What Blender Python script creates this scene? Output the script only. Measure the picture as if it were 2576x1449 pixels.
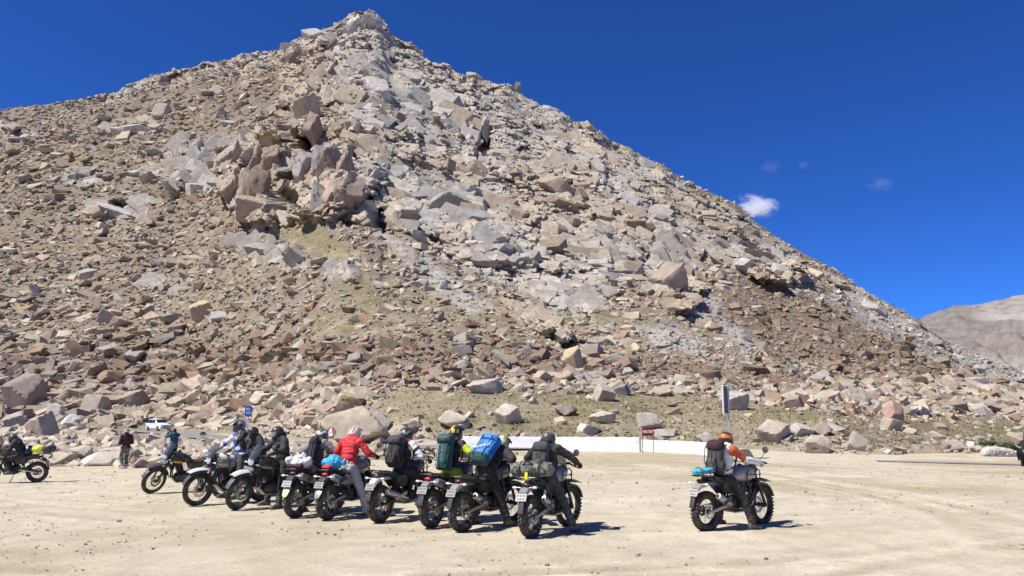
import bpy, bmesh, math, random
import numpy as np
from mathutils import Vector, Matrix, Euler, noise as mnoise

random.seed(7); np.random.seed(7)
for o in list(bpy.data.objects):
    bpy.data.objects.remove(o)
SC = bpy.context.scene
COL = SC.collection
R = math.radians

# ---------------------------------------------------------------- camera
F = 1900.0                      # focal length in units of a 2576 px wide frame
CAM_H = 2.0
PITCH = math.atan((1040 - 724.5) / F)
cam_d = bpy.data.cameras.new('camera')
cam_d.sensor_width = 36.0
cam_d.lens = 36.0 * F / 2576.0
cam_d.clip_end = 20000
cam_d.clip_start = 0.1
cam = bpy.data.objects.new('camera', cam_d)
COL.objects.link(cam)
cam.location = (0, 0, CAM_H)
cam.rotation_euler = (math.pi / 2 + PITCH, 0, 0)
SC.camera = cam

# ---------------------------------------------------------------- light
SUN_EL, SUN_AZ = R(55), R(245)      # azimuth clockwise from +Y (the view direction)
w = bpy.data.worlds.new('World')
SC.world = w
w.use_nodes = True
nt = w.node_tree
nt.nodes.clear()
sky = nt.nodes.new('ShaderNodeTexSky')
sky.sky_type = 'NISHITA'
sky.sun_disc = False
sky.sun_elevation = SUN_EL
sky.sun_rotation = SUN_AZ
sky.altitude = 5200
sky.air_density = 1.0
sky.dust_density = 0.0
sky.ozone_density = 3.0
hsv = nt.nodes.new('ShaderNodeHueSaturation')
hsv.inputs['Saturation'].default_value = 1.0
tint = nt.nodes.new('ShaderNodeMix')            # the deep royal blue of thin high-altitude air
tint.data_type = 'RGBA'
tint.blend_type = 'MULTIPLY'
tint.inputs['Factor'].default_value = 1.0
tint.inputs['B'].default_value = (0.235, 0.60, 1.27, 1)
bg = nt.nodes.new('ShaderNodeBackground')
bg.inputs['Strength'].default_value = 0.095
wo = nt.nodes.new('ShaderNodeOutputWorld')
nt.links.new(sky.outputs[0], hsv.inputs['Color'])
nt.links.new(hsv.outputs[0], tint.inputs['A'])
nt.links.new(tint.outputs['Result'], bg.inputs[0])
nt.links.new(bg.outputs[0], wo.inputs[0])
sun_d = bpy.data.lights.new('sun', 'SUN')
sun_d.energy = 5.0
sun_d.angle = R(0.5)
sun_d.color = (1.0, 0.96, 0.89)
sun = bpy.data.objects.new('sun', sun_d)
COL.objects.link(sun)
SUN_DIR = Vector((math.sin(SUN_AZ) * math.cos(SUN_EL), math.cos(SUN_AZ) * math.cos(SUN_EL), math.sin(SUN_EL)))
sun.rotation_euler = SUN_DIR.to_track_quat('Z', 'Y').to_euler()
sun.location = SUN_DIR * 300
vs = SC.view_settings
vs.view_transform = 'Standard'
vs.look = 'None'
vs.gamma = 1.0
vs.use_curve_mapping = False
vs.exposure = 0.42
SC.cycles.max_bounces = 12
SC.cycles.diffuse_bounces = 3
SC.cycles.glossy_bounces = 4
SC.cycles.volume_bounces = 12
SC.cycles.transparent_max_bounces = 12
SC.cycles.use_denoising = True

# ---------------------------------------------------------------- helpers
def ray(px, py):
    x = (np.asarray(px, float) - 1288.0) / F
    y = -(np.asarray(py, float) - 724.5) / F
    c, s = math.cos(PITCH), math.sin(PITCH)
    return x, c - y * s, s + y * c

def project(X, Y, Z):
    c, s = math.cos(PITCH), math.sin(PITCH)
    Zr = Z - CAM_H
    fw = Y * c + Zr * s
    up = -Y * s + Zr * c
    fw = np.maximum(fw, 1e-3)
    return 1288.0 + F * X / fw, 724.5 - F * up / fw

def sstep(a, b, x):
    t = np.clip((np.asarray(x, float) - a) / (b - a), 0, 1)
    return t * t * (3 - 2 * t)

def zg(x, y):
    """height of the dirt lot and what continues it"""
    d = np.hypot(x, y)
    z = -0.020 * np.clip(d - 18, 0, 30)
    z = z - 0.016 * np.clip(np.asarray(x, float) - 8, 0, 40) * sstep(20, 45, d)
    return z

def gpt(px, py):
    """the point of the dirt lot that the pixel (2576 wide frame) shows"""
    dx, dy, dz = ray(px, py)
    z = 0.0
    for _ in range(12):
        k = (z - CAM_H) / dz
        z = float(zg(dx * k, dy * k))
    return Vector((float(dx * k), float(dy * k), z))

def at(px, py, Y):
    """the point at forward distance Y that the pixel shows"""
    dx, dy, dz = ray(px, py)
    k = Y / dy
    return Vector((float(dx * k), float(Y), float(CAM_H + dz * k)))

def rs(seed):
    return np.random.RandomState(seed)

def hash3(i, j, k, seed):
    h = (i.astype(np.int64) * 374761393 + j.astype(np.int64) * 668265263 + k.astype(np.int64) * 2147483647 + seed * 1274126177) & 0xFFFFFFFF
    h = ((h ^ (h >> 13)) * 1274126177) & 0xFFFFFFFF
    h = ((h ^ (h >> 16)) * 2246822519) & 0xFFFFFFFF
    return (h ^ (h >> 15)) & 0xFFFFFFFF

def u01(h, n):
    h = ((h + n * 0x9E3779B9) & 0xFFFFFFFF)
    h = ((h ^ (h >> 15)) * 2246822519) & 0xFFFFFFFF
    h = ((h ^ (h >> 13)) * 3266489917) & 0xFFFFFFFF
    return ((h ^ (h >> 16)) & 0xFFFFFFFF) / 4294967295.0

def vnoise(P, size, seed=0):
    """value noise in 0..1 of points (N,3)"""
    q = P / size
    i = np.floor(q).astype(np.int64)
    f = q - i
    f = f * f * (3 - 2 * f)
    out = 0
    for a in (0, 1):
        wa = f[:, 0] if a else 1 - f[:, 0]
        for b in (0, 1):
            wb = f[:, 1] if b else 1 - f[:, 1]
            for c in (0, 1):
                wc = f[:, 2] if c else 1 - f[:, 2]
                out = out + wa * wb * wc * u01(hash3(i[:, 0] + a, i[:, 1] + b, i[:, 2] + c, seed), 1)
    return out

def fbm(P, size, seed=0, oct=4):
    o, a, t = 0, 1.0, 0
    for k in range(oct):
        o = o + a * vnoise(P, size / 2 ** k, seed + 17 * k)
        t += a
        a *= 0.55
    return o / t

def blocks(P, cell, rot, seed, tilt=0.35):
    """fractured-rock relief: every Voronoi cell is a block with its own offset and tilted face.
    returns (height in -1..1, edge distance 0 at joints, id random)"""
    Q = P @ np.array(rot).T / np.array(cell)
    base = np.floor(Q).astype(np.int64)
    n = len(P)
    f1 = np.full(n, 9e9); f2 = np.full(n, 9e9)
    hh = np.zeros(n, np.int64); cx = np.zeros((n, 3))
    for a in (-1, 0, 1):
        for b in (-1, 0, 1):
            for c in (-1, 0, 1):
                i = base + np.array((a, b, c))
                h = hash3(i[:, 0], i[:, 1], i[:, 2], seed)
                p = i + 0.12 + 0.76 * np.stack((u01(h, 1), u01(h, 2), u01(h, 3)), 1)
                d = Q - p
                dd = (np.abs(d) ** 1.6).sum(1)
                nearer = dd < f1
                f2 = np.where(nearer, f1, np.minimum(f2, dd))
                f1 = np.where(nearer, dd, f1)
                hh = np.where(nearer, h, hh)
                cx[nearer] = d[nearer]
    r = u01(hh, 5)
    t = np.stack((u01(hh, 6), u01(hh, 7), u01(hh, 8)), 1) * 2 - 1
    hgt = (r * 2 - 1) + tilt * 2 * (t * cx).sum(1)
    return hgt, f2 - f1, u01(hh, 9)

def poly_mask(px, py, poly, soft=8.0):
    """1 inside the polygon, 0 outside, blended over +-soft"""
    poly = np.array(poly, float)
    inside = np.zeros(px.shape, bool)
    dist = np.full(px.shape, 1e9)
    m = len(poly)
    for k in range(m):
        x0, y0 = poly[k]; x1, y1 = poly[(k + 1) % m]
        cond = ((y0 > py) != (y1 > py))
        with np.errstate(divide='ignore', invalid='ignore'):
            xi = (x1 - x0) * (py - y0) / (y1 - y0 + 1e-12) + x0
        inside ^= cond & (px < xi)
        ex, ey = x1 - x0, y1 - y0
        t = np.clip(((px - x0) * ex + (py - y0) * ey) / (ex * ex + ey * ey + 1e-9), 0, 1)
        dist = np.minimum(dist, np.hypot(px - x0 - t * ex, py - y0 - t * ey))
    sd = np.where(inside, dist, -dist)
    return sstep(-soft, soft, sd)

# ---- materials
def new_mat(name):
    m = bpy.data.materials.new(name)
    m.use_nodes = True
    t = m.node_tree
    b = t.nodes['Principled BSDF']
    return m, t, b

def node(t, kind, **kw):
    n = t.nodes.new(kind)
    for k, v in kw.items():
        if hasattr(n, k):
            setattr(n, k, v)
        else:
            n.inputs[k.replace('_', ' ')].default_value = v
    return n

MATS = {}
def mat(name, col, rough=0.6, metal=0.0, var=0.12, scale=25.0, bump=0.0, bscale=60.0, dirt=0.0, coat=0.0, spec=0.5):
    """a plain material with procedural variation, fine relief and dust"""
    if name in MATS:
        return MATS[name]
    m, t, b = new_mat(name)
    tc = node(t, 'ShaderNodeTexCoord')
    nz = node(t, 'ShaderNodeTexNoise', Scale=scale, Detail=4.0)
    t.links.new(tc.outputs['Object'], nz.inputs['Vector'])
    mx = node(t, 'ShaderNodeMix', data_type='RGBA')
    c = np.array(col)
    mx.inputs['A'].default_value = (*np.clip(c * (1 - var), 0, 1), 1)
    mx.inputs['B'].default_value = (*np.clip(c * (1 + var), 0, 1), 1)
    t.links.new(nz.outputs['Fac'], mx.inputs['Factor'])
    out = mx.outputs['Result']
    if dirt > 0:
        nd = node(t, 'ShaderNodeTexNoise', Scale=7.0, Detail=5.0)
        t.links.new(tc.outputs['Object'], nd.inputs['Vector'])
        rp = node(t, 'ShaderNodeMapRange')
        rp.inputs['From Min'].default_value = 0.35
        rp.inputs['From Max'].default_value = 0.75
        rp.inputs['To Max'].default_value = dirt
        t.links.new(nd.outputs['Fac'], rp.inputs['Value'])
        m2 = node(t, 'ShaderNodeMix', data_type='RGBA')
        m2.inputs['B'].default_value = (0.36, 0.30, 0.22, 1)
        t.links.new(rp.outputs['Result'], m2.inputs['Factor'])
        t.links.new(out, m2.inputs['A'])
        out = m2.outputs['Result']
    t.links.new(out, b.inputs['Base Color'])
    b.inputs['Roughness'].default_value = rough
    b.inputs['Metallic'].default_value = metal
    b.inputs['Specular IOR Level'].default_value = spec
    if coat:
        b.inputs['Coat Weight'].default_value = coat
        b.inputs['Coat Roughness'].default_value = 0.08
    if bump:
        nb = node(t, 'ShaderNodeTexNoise', Scale=bscale, Detail=3.0)
        t.links.new(tc.outputs['Object'], nb.inputs['Vector'])
        bp = node(t, 'ShaderNodeBump', Strength=bump, Distance=0.01)
        t.links.new(nb.outputs['Fac'], bp.inputs['Height'])
        t.links.new(bp.outputs['Normal'], b.inputs['Normal'])
    MATS[name] = m
    return m

def glass(name, col=(0.8, 0.85, 0.9), alpha=0.35, rough=0.05):
    if name in MATS:
        return MATS[name]
    m, t, b = new_mat(name)
    b.inputs['Base Color'].default_value = (*col, 1)
    b.inputs['Roughness'].default_value = rough
    b.inputs['Alpha'].default_value = alpha
    b.inputs['Specular IOR Level'].default_value = 0.6
    MATS[name] = m
    return m

# ---- mesh builder
class MB:
    def __init__(s):
        s.v = []; s.f = []; s.mi = []; s.n = 0; s.m = Matrix.Identity(4); s.cur = 0
    def add(s, verts, faces):
        M = s.m
        s.v.extend([M @ Vector(p) for p in verts])
        s.f.extend([tuple(i + s.n for i in fc) for fc in faces])
        s.mi.extend([s.cur] * len(faces))
        s.n += len(verts)
        return s
    def box(s, c, size, rot=None, bev=0.0):
        hx, hy, hz = [q / 2 for q in size]
        b = min(bev, hx * .95, hy * .95, hz * .95)
        if b <= 0:
            vs_ = [(sx * hx, sy * hy, sz * hz) for sx in (-1, 1) for sy in (-1, 1) for sz in (-1, 1)]
            fs = [(0, 1, 3, 2), (4, 6, 7, 5), (0, 4, 5, 1), (2, 3, 7, 6), (0, 2, 6, 4), (1, 5, 7, 3)]
        else:
            vs_, ix = [], {}
            for sx in (-1, 1):
                for sy in (-1, 1):
                    for sz in (-1, 1):
                        for ax in range(3):
                            p = [sx * (hx - b), sy * (hy - b), sz * (hz - b)]
                            p[ax] = (sx * hx, sy * hy, sz * hz)[ax]
                            ix[(sx, sy, sz, ax)] = len(vs_); vs_.append(tuple(p))
            fs = []
            for ax in range(3):
                o = [q for q in range(3) if q != ax]
                for sg in (-1, 1):
                    q = []
                    for (a, c2) in ((-1, -1), (1, -1), (1, 1), (-1, 1)):
                        k = [0, 0, 0]; k[ax] = sg; k[o[0]] = a; k[o[1]] = c2
                        q.append(ix[(*k, ax)])
                    fs.append(tuple(q))
            for ax in range(3):           # edges along axis ax
                o = [q for q in range(3) if q != ax]
                for a in (-1, 1):
                    for c2 in (-1, 1):
                        def g(sg, fax):
                            k = [0, 0, 0]; k[ax] = sg; k[o[0]] = a; k[o[1]] = c2
                            return ix[(*k, fax)]
                        fs.append((g(-1, o[0]), g(1, o[0]), g(1, o[1]), g(-1, o[1])))
            for sx in (-1, 1):
                for sy in (-1, 1):
                    for sz in (-1, 1):
                        fs.append(tuple(ix[(sx, sy, sz, ax)] for ax in range(3)))
        M = Matrix.Translation(c)
        if rot is not None:
            M = M @ (rot if isinstance(rot, Matrix) else Euler(rot).to_matrix()).to_4x4()
        return s.add([M @ Vector(p) for p in vs_], fs)
    def tube(s, pts, r, seg=8, cap=True, closed=False, flat=None):
        pts = [Vector(p) for p in pts]
        n = len(pts)
        rr = r if hasattr(r, '__len__') else [r] * n
        vs_, fs = [], []
        up = None
        for i, p in enumerate(pts):
            if closed:
                t = pts[(i + 1) % n] - pts[i - 1]
            else:
                t = (pts[min(i + 1, n - 1)] - pts[max(i - 1, 0)])
            if t.length < 1e-9:
                t = Vector((0, 0, 1))
            t.normalize()
            if up is None:
                up = Vector((0, 0, 1)) if abs(t.z) < 0.9 else Vector((0, 1, 0))
            a = t.cross(up)
            if a.length < 1e-6:
                a = t.orthogonal()
            a.normalize(); b = a.cross(t).normalized(); up = b
            for k in range(seg):
                th = 2 * math.pi * k / seg
                fx = 1.0 if flat is None else flat
                vs_.append(p + a * (math.cos(th) * rr[i]) + b * (math.sin(th) * rr[i] * fx))
        for i in range(n if closed else n - 1):
            j = (i + 1) % n
            for k in range(seg):
                k2 = (k + 1) % seg
                fs.append((i * seg + k, i * seg + k2, j * seg + k2, j * seg + k))
        if cap and not closed:
            fs.append(tuple(range(seg - 1, -1, -1)))
            fs.append(tuple(range((n - 1) * seg, n * seg)))
        return s.add(vs_, fs)
    def lathe(s, prof, seg=24, M=None, closed=False):
        """profile of (radius, height) turned round local Z"""
        vs_, fs = [], []
        n = len(prof)
        for (r_, z) in prof:
            for k in range(seg):
                th = 2 * math.pi * k / seg
                vs_.append(Vector((r_ * math.cos(th), r_ * math.sin(th), z)))
        for i in range(n if closed else n - 1):
            j = (i + 1) % n
            for k in range(seg):
                k2 = (k + 1) % seg
                fs.append((i * seg + k, i * seg + k2, j * seg + k2, j * seg + k))
        if not closed:
            if prof[0][0] > 1e-5: fs.append(tuple(range(seg - 1, -1, -1)))
            if prof[-1][0] > 1e-5: fs.append(tuple(range((n - 1) * seg, n * seg)))
        if M is not None:
            vs_ = [M @ p for p in vs_]
        return s.add(vs_, fs)
    def ell(s, c, r, rot=None, seg=14, rings=9, shape=1.0):
        vs_, fs = [], []
        M = Matrix.Translation(c)
        if rot is not None:
            M = M @ (rot if isinstance(rot, Matrix) else Euler(rot).to_matrix()).to_4x4()
        def pw(v):
            return math.copysign(abs(v) ** shape, v)
        for i in range(rings + 1):
            ph = -math.pi / 2 + math.pi * i / rings
            for k in range(seg):
                th = 2 * math.pi * k / seg
                vs_.append(M @ Vector((r[0] * pw(math.cos(ph)) * pw(math.cos(th)), r[1] * pw(math.cos(ph)) * pw(math.sin(th)), r[2] * pw(math.sin(ph)))))
        for i in range(rings):
            for k in range(seg):
                k2 = (k + 1) % seg
                fs.append((i * seg + k, i * seg + k2, (i + 1) * seg + k2, (i + 1) * seg + k))
        return s.add(vs_, fs)
    def prism(s, poly, y0, y1, M=None):
        """polygon in the XZ plane pushed out from y0 to y1"""
        n = len(poly)
        vs_ = [Vector((p[0], y0, p[1])) for p in poly] + [Vector((p[0], y1, p[1])) for p in poly]
        fs = [tuple(range(n)), tuple(range(2 * n - 1, n - 1, -1))]
        for k in range(n):
            k2 = (k + 1) % n
            fs.append((k, k + n, k2 + n, k2))
        if M is not None:
            vs_ = [M @ p for p in vs_]
        return s.add(vs_, fs)
    def loft(s, rings, cap=True):
        seg = len(rings[0])
        vs_ = [Vector(p) for rg in rings for p in rg]
        fs = []
        for i in range(len(rings) - 1):
            for k in range(seg):
                k2 = (k + 1) % seg
                fs.append((i * seg + k, i * seg + k2, (i + 1) * seg + k2, (i + 1) * seg + k))
        if cap:
            fs.append(tuple(range(seg - 1, -1, -1)))
            fs.append(tuple(range((len(rings) - 1) * seg, len(rings) * seg)))
        return s.add(vs_, fs)
    def mesh(s, name, mats, angle=40, smooth=True):
        me = bpy.data.meshes.new(name)
        me.from_pydata([tuple(p) for p in s.v], [], s.f)
        for m in (mats if isinstance(mats, (list, tuple)) else [mats]):
            me.materials.append(m)
        me.polygons.foreach_set('material_index', s.mi)
        me.update()
        bm = bmesh.new(); bm.from_mesh(me)
        bmesh.ops.recalc_face_normals(bm, faces=bm.faces)
        bm.to_mesh(me); bm.free()
        me.polygons.foreach_set('use_smooth', [bool(smooth)] * len(me.polygons))
        if smooth:
            me.set_sharp_from_angle(angle=R(angle))
        return me
    def build(s, name, mats, parent=None, angle=40, smooth=True):
        return link(name, s.mesh(name, mats, angle, smooth), parent)

def link(name, me, parent=None, M=None):
    o = bpy.data.objects.new(name, me)
    COL.objects.link(o)
    if parent is not None:
        o.parent = parent
    if M is not None:
        o.matrix_local = M
    return o

def tag(o, label=None, cat=None, group=None, kind=None):
    if label: o['label'] = label
    if cat: o['category'] = cat
    if group: o['group'] = group
    if kind: o['kind'] = kind
    return o

def thing(name, label, cat, loc=(0, 0, 0), rz=0.0, group=None, rx=0.0):
    o = bpy.data.objects.new(name, None)
    o.empty_display_size = 0.2
    COL.objects.link(o)
    o.location = loc
    o.rotation_euler = (rx, 0, rz)
    return tag(o, label, cat, group)

def grid_mesh(name, V, nu, nv, mat_, cols=None, extra=None, smooth=True):
    """vertex array (nu*nv,3), index = i*nv+j"""
    me = bpy.data.meshes.new(name)
    i = np.arange(nu - 1)[:, None] * nv + np.arange(nv - 1)[None, :]
    q = np.stack((i, i + nv, i + nv + 1, i + 1), -1).reshape(-1)
    nf = (nu - 1) * (nv - 1)
    me.vertices.add(len(V)); me.vertices.foreach_set('co', V.astype(np.float32).ravel())
    me.loops.add(nf * 4); me.loops.foreach_set('vertex_index', q.astype(np.int32))
    me.polygons.add(nf)
    me.polygons.foreach_set('loop_start', (np.arange(nf) * 4).astype(np.int32))
    me.polygons.foreach_set('loop_total', np.full(nf, 4, np.int32))
    me.polygons.foreach_set('use_smooth', np.full(nf, smooth))
    me.update(calc_edges=True)
    me.validate()
    if cols is not None:
        a = me.color_attributes.new('tint', 'FLOAT_COLOR', 'POINT')
        a.data.foreach_set('color', np.concatenate((cols, np.ones((len(V), 1))), 1).astype(np.float32).ravel())
    for k, d in (extra or {}).items():
        a = me.attributes.new(k, 'FLOAT', 'POINT')
        a.data.foreach_set('value', d.astype(np.float32))
    me.materials.append(mat_)
    return me

def tri_mesh(name, V, T, mat_, cols=None):
    me = bpy.data.meshes.new(name)
    nf = len(T)
    me.vertices.add(len(V)); me.vertices.foreach_set('co', V.astype(np.float32).ravel())
    me.loops.add(nf * 3); me.loops.foreach_set('vertex_index', T.astype(np.int32).ravel())
    me.polygons.add(nf)
    me.polygons.foreach_set('loop_start', (np.arange(nf) * 3).astype(np.int32))
    me.polygons.foreach_set('loop_total', np.full(nf, 3, np.int32))
    me.polygons.foreach_set('use_smooth', np.zeros(nf, bool))
    me.update(calc_edges=True)
    if cols is not None:
        a = me.color_attributes.new('tint', 'FLOAT_COLOR', 'POINT')
        a.data.foreach_set('color', np.concatenate((cols, np.ones((len(V), 1))), 1).astype(np.float32).ravel())
    me.materials.append(mat_)
    return me
# ================================================================ terrain
# colours (linear base colours)
C_GREY = np.array((0.405, 0.365, 0.305)); C_LGREY = np.array((0.475, 0.435, 0.37))
C_TAN = np.array((0.40, 0.325, 0.24)); C_BROWN = np.array((0.295, 0.215, 0.15))
C_RUST = np.array((0.36, 0.235, 0.145)); C_GRASS = np.array((0.185, 0.16, 0.080))
C_DRY = np.array((0.29, 0.245, 0.155)); C_SCREE = np.array((0.385, 0.355, 0.305))
C_SAND = np.array((0.55, 0.48, 0.35)); C_DARK = np.array((0.17, 0.155, 0.145))

RIDGE = [(-420, 440), (-200, 345), (0, 284), (60, 270), (100, 264), (200, 247), (262, 232), (300, 229), (312, 213), (345, 205), (400, 188), (455, 176),
         (480, 170), (520, 156), (545, 158), (600, 148), (625, 132), (650, 131), (680, 132), (712, 125), (738, 102), (765, 92), (790, 82), (830, 70),
         (852, 62), (862, 48), (884, 33), (900, 28), (915, 31), (935, 28), (950, 34), (962, 48), (972, 62), (980, 84), (1000, 100), (1025, 108),
         (1052, 122), (1068, 146), (1090, 160), (1120, 165), (1140, 180), (1165, 190), (1190, 184), (1215, 202), (1240, 210), (1270, 212),
         (1296, 232), (1330, 250), (1370, 268), (1415, 284), (1440, 308), (1470, 314), (1505, 330), (1528, 355), (1580, 376), (1640, 408),
         (1662, 412), (1700, 446), (1770, 482), (1850, 516), (1900, 556), (1960, 596), (2020, 632), (2100, 682), (2150, 712), (2220, 752),
         (2300, 800), (2350, 838), (2400, 866), (2470, 896), (2576, 936), (2700, 976), (2900, 1004), (3100, 1012)]
EDGE = [(-500, 1135), (-100, 1145), (0, 1150), (130, 1178), (250, 1172), (330, 1178), (500, 1188), (720, 1183), (830, 1163), (950, 1158), (1100, 1160),
        (1200, 1152), (1300, 1148), (1320, 1127), (1600, 1126), (1790, 1132), (1860, 1137), (2000, 1139), (2150, 1147), (2300, 1144),
        (2450, 1140), (2576, 1138), (3000, 1132)]

def to_s(px, py):
    dx, dy, dz = ray(px, py)
    return dx / dy, dz / dy

rid = np.array([to_s(*p) for p in RIDGE])
edge3 = [gpt(*p) for p in EDGE]
edge_s = np.array([p.x / p.y for p in edge3]); edge_Y = np.array([p.y for p in edge3])
def by_px(tbl):
    t = np.array(tbl, float)
    return to_s(t[:, 0], np.full(len(t), 1040.0))[0], t[:, 1]
D0_s, D0_Y = by_px([(-500, 150), (0, 150), (400, 146), (560, 122), (700, 98), (830, 80), (1000, 73), (1170, 72), (1600, 72), (1800, 68), (2100, 64), (2300, 74), (2576, 90), (3200, 110)])
DR_s, DR_Y = by_px([(-500, 470), (0, 480), (600, 510), (900, 520), (1300, 500), (1800, 460), (2200, 430), (2576, 400), (3200, 380)])

NC, NRW = 1300, 470
S = np.linspace(-0.86, 0.86, NC)
ridge_e = np.interp(S, rid[:, 0], rid[:, 1])
Dr = np.interp(S, DR_s, DR_Y); D0 = np.interp(S, D0_s, D0_Y); De = np.interp(S, edge_s, edge_Y)
PXC = project(S * 60.0, np.full(NC, 60.0), np.full(NC, 0.0))[0]
NB = 5
NR = NRW + NB
V = np.zeros((NC, NR, 3))
bank = sstep(915, 945, PXC) * 1.15 - sstep(1560, 1680, PXC) * 0.85

def base_z(ci, Y):
    s, d0, dr = S[ci], D0[ci], Dr[ci]
    X = s * Y
    z0 = zg(s * d0, d0)
    zr = CAM_H + dr * ridge_e[ci]
    tot = (zr - z0) / (dr - d0)
    m0 = min(0.17, 0.38 * tot)
    t = np.clip((Y - d0) / (dr - d0), 0, 1)
    z = np.where(Y < d0, zg(X, Y), z0 + m0 * (Y - d0) + (zr - z0 - m0 * (dr - d0)) * t ** 1.55)
    z = z + bank[ci] * sstep(d0 - 1.2, d0 + 0.9, Y) * (1 - sstep(0, 0.25, t))
    return z

for i in range(NC):
    ys = De[i] - 3 + (Dr[i] - De[i] + 3) * np.linspace(0, 1, 1600) ** 1.7
    z = base_z(i, ys)
    e = np.maximum.accumulate((z - CAM_H) / ys + np.arange(1600) * 1e-7)
    et = e[0] + (e[-1] - e[0]) * np.linspace(0, 1, NRW) ** 1.0
    yy = np.interp(et, e, ys)
    V[i, :NRW, 0] = S[i] * yy; V[i, :NRW, 1] = yy; V[i, :NRW, 2] = np.interp(yy, ys, z)
    for k in range(NB):
        y2 = Dr[i] + (8, 20, 45, 90, 160)[k]
        V[i, NRW + k] = (S[i] * y2, y2, V[i, NRW - 1, 2] - (3, 12, 32, 70, 130)[k])

# normals of the smooth shape
gu = np.gradient(V, axis=0); gv = np.gradient(V, axis=1)
N = np.cross(gu, gv); N /= np.linalg.norm(N, axis=2, keepdims=True) + 1e-9
N[N[..., 2] < 0] *= -1
P = V.reshape(-1, 3); N = N.reshape(-1, 3)
PX, PY = project(P[:, 0], P[:, 1], P[:, 2])
Yd = P[:, 1]
wx = (fbm(P, 22, 3, 3) - .5) * 60; wy = (fbm(P, 22, 9, 3) - .5) * 44
wsc = np.clip((1000 - PY) / 300, 0.25, 1)
QX, QY = PX + wx * wsc, PY + wy * wsc

def zone(polys, soft=9.0):
    m = np.zeros(len(PX))
    for p in polys:
        m = np.maximum(m, poly_mask(QX, QY, p, soft))
    return m

CLIFF = [
    [(430, 362), (560, 345), (640, 330), (660, 290), (700, 250), (712, 180), (716, 124), (780, 82), (850, 60), (880, 26), (960, 26), (990, 96), (1060, 120),
     (1130, 168), (1300, 226), (1500, 330), (1640, 420), (1850, 530), (2000, 650), (2030, 690), (2010, 730), (1880, 706), (1770, 640),
     (1745, 745), (1700, 785), (1600, 705), (1520, 725), (1485, 785), (1420, 785), (1300, 722), (1200, 684), (1090, 640), (1040, 604), (980, 560),
     (935, 520), (920, 470), (932, 560), (860, 570), (760, 548), (690, 575), (600, 552), (560, 482), (450, 470), (350, 432)],
    [(225, 500), (370, 508), (365, 565), (240, 548)], [(590, 608), (725, 606), (705, 655), (600, 644)], [(350, 690), (465, 698), (470, 735), (375, 742)],
    [(1395, 832), (1435, 828), (1442, 862), (1405, 866)], [(255, 318), (420, 290), (420, 330), (250, 352)], [(0, 315), (60, 318), (50, 345), (0, 345)],
    [(1262, 742), (1400, 760), (1432, 835), (1375, 842), (1300, 790)], [(690, 655), (790, 655), (780, 680), (700, 676)], [(2060, 690), (2180, 730), (2290, 800), (2330, 835), (2200, 790), (2100, 735)],
    [(820, 670), (900, 660), (905, 710), (830, 705)],
    [(170, 262), (320, 200), (480, 165), (620, 122), (720, 112), (700, 172), (560, 190), (430, 214), (300, 250)],
]
SMOOTH = [  # smooth grey slabs
    [(890, 250), (1020, 190), (1140, 230), (1220, 330), (1180, 360), (1090, 300), (1000, 330), (930, 310)], [(1180, 560), (1300, 560), (1340, 640), (1280, 660), (1190, 610)],
    [(1330, 690), (1440, 700), (1490, 770), (1430, 790), (1340, 730)], [(470, 370), (570, 360), (570, 470), (490, 460)], [(590, 608), (725, 606), (705, 655), (600, 644)],
    [(225, 500), (370, 508), (365, 565), (240, 548)], [(1090, 500), (1200, 480), (1200, 540), (1090, 560)], [(355, 700), (465, 700), (470, 735), (375, 742)],
    [(930, 470), (1050, 450), (1060, 560), (990, 560)], [(1400, 640), (1600, 660), (1600, 700), (1480, 690)]]
PILLAR = [[(568, 380), (640, 365), (700, 385), (722, 440), (705, 520), (700, 565), (610, 555), (585, 520), (565, 470)],
          [(752, 400), (860, 388), (905, 430), (915, 500), (925, 560), (850, 565), (765, 545)],
          [(655, 320), (690, 300), (730, 320), (735, 360), (680, 352)], [(770, 250), (800, 240), (815, 330), (790, 345)],
          [(1640, 690), (1745, 700), (1745, 765), (1690, 785), (1645, 740)], [(1850, 670), (2010, 668), (1970, 725), (1870, 700)],
          [(1010, 320), (960, 290), (1005, 280), (1020, 330)]]
SLAB = [[(1030, 500), (1190, 470), (1200, 545), (1080, 590), (1035, 560)], [(1180, 555), (1320, 560), (1345, 650), (1250, 655), (1175, 600)],
        [(1290, 440), (1480, 400), (1500, 520), (1330, 560)], [(1470, 470), (1560, 540), (1640, 620), (1560, 660), (1470, 570)]]
GULLY = [[(712, 440), (756, 430), (765, 545), (715, 535)], [(1180, 318), (1225, 325), (1225, 400), (1190, 400)], [(740, 330), (770, 350), (770, 395), (735, 385)], [(925, 520), (950, 540), (960, 575), (930, 575)]]
SCREE = [[(925, 560), (962, 572), (1060, 640), (1160, 700), (1240, 770), (1180, 790), (1060, 700), (960, 610)],
         [(1740, 770), (1800, 750), (1830, 800), (1930, 870), (1880, 905), (1800, 830)], [(1600, 820), (1700, 820), (1790, 900), (1660, 880)],
         [(1990, 715), (2150, 760), (2330, 840), (2620, 955), (2620, 985), (2330, 905), (2150, 805)], [(150, 430), (260, 420), (270, 450), (160, 465)]]
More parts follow.
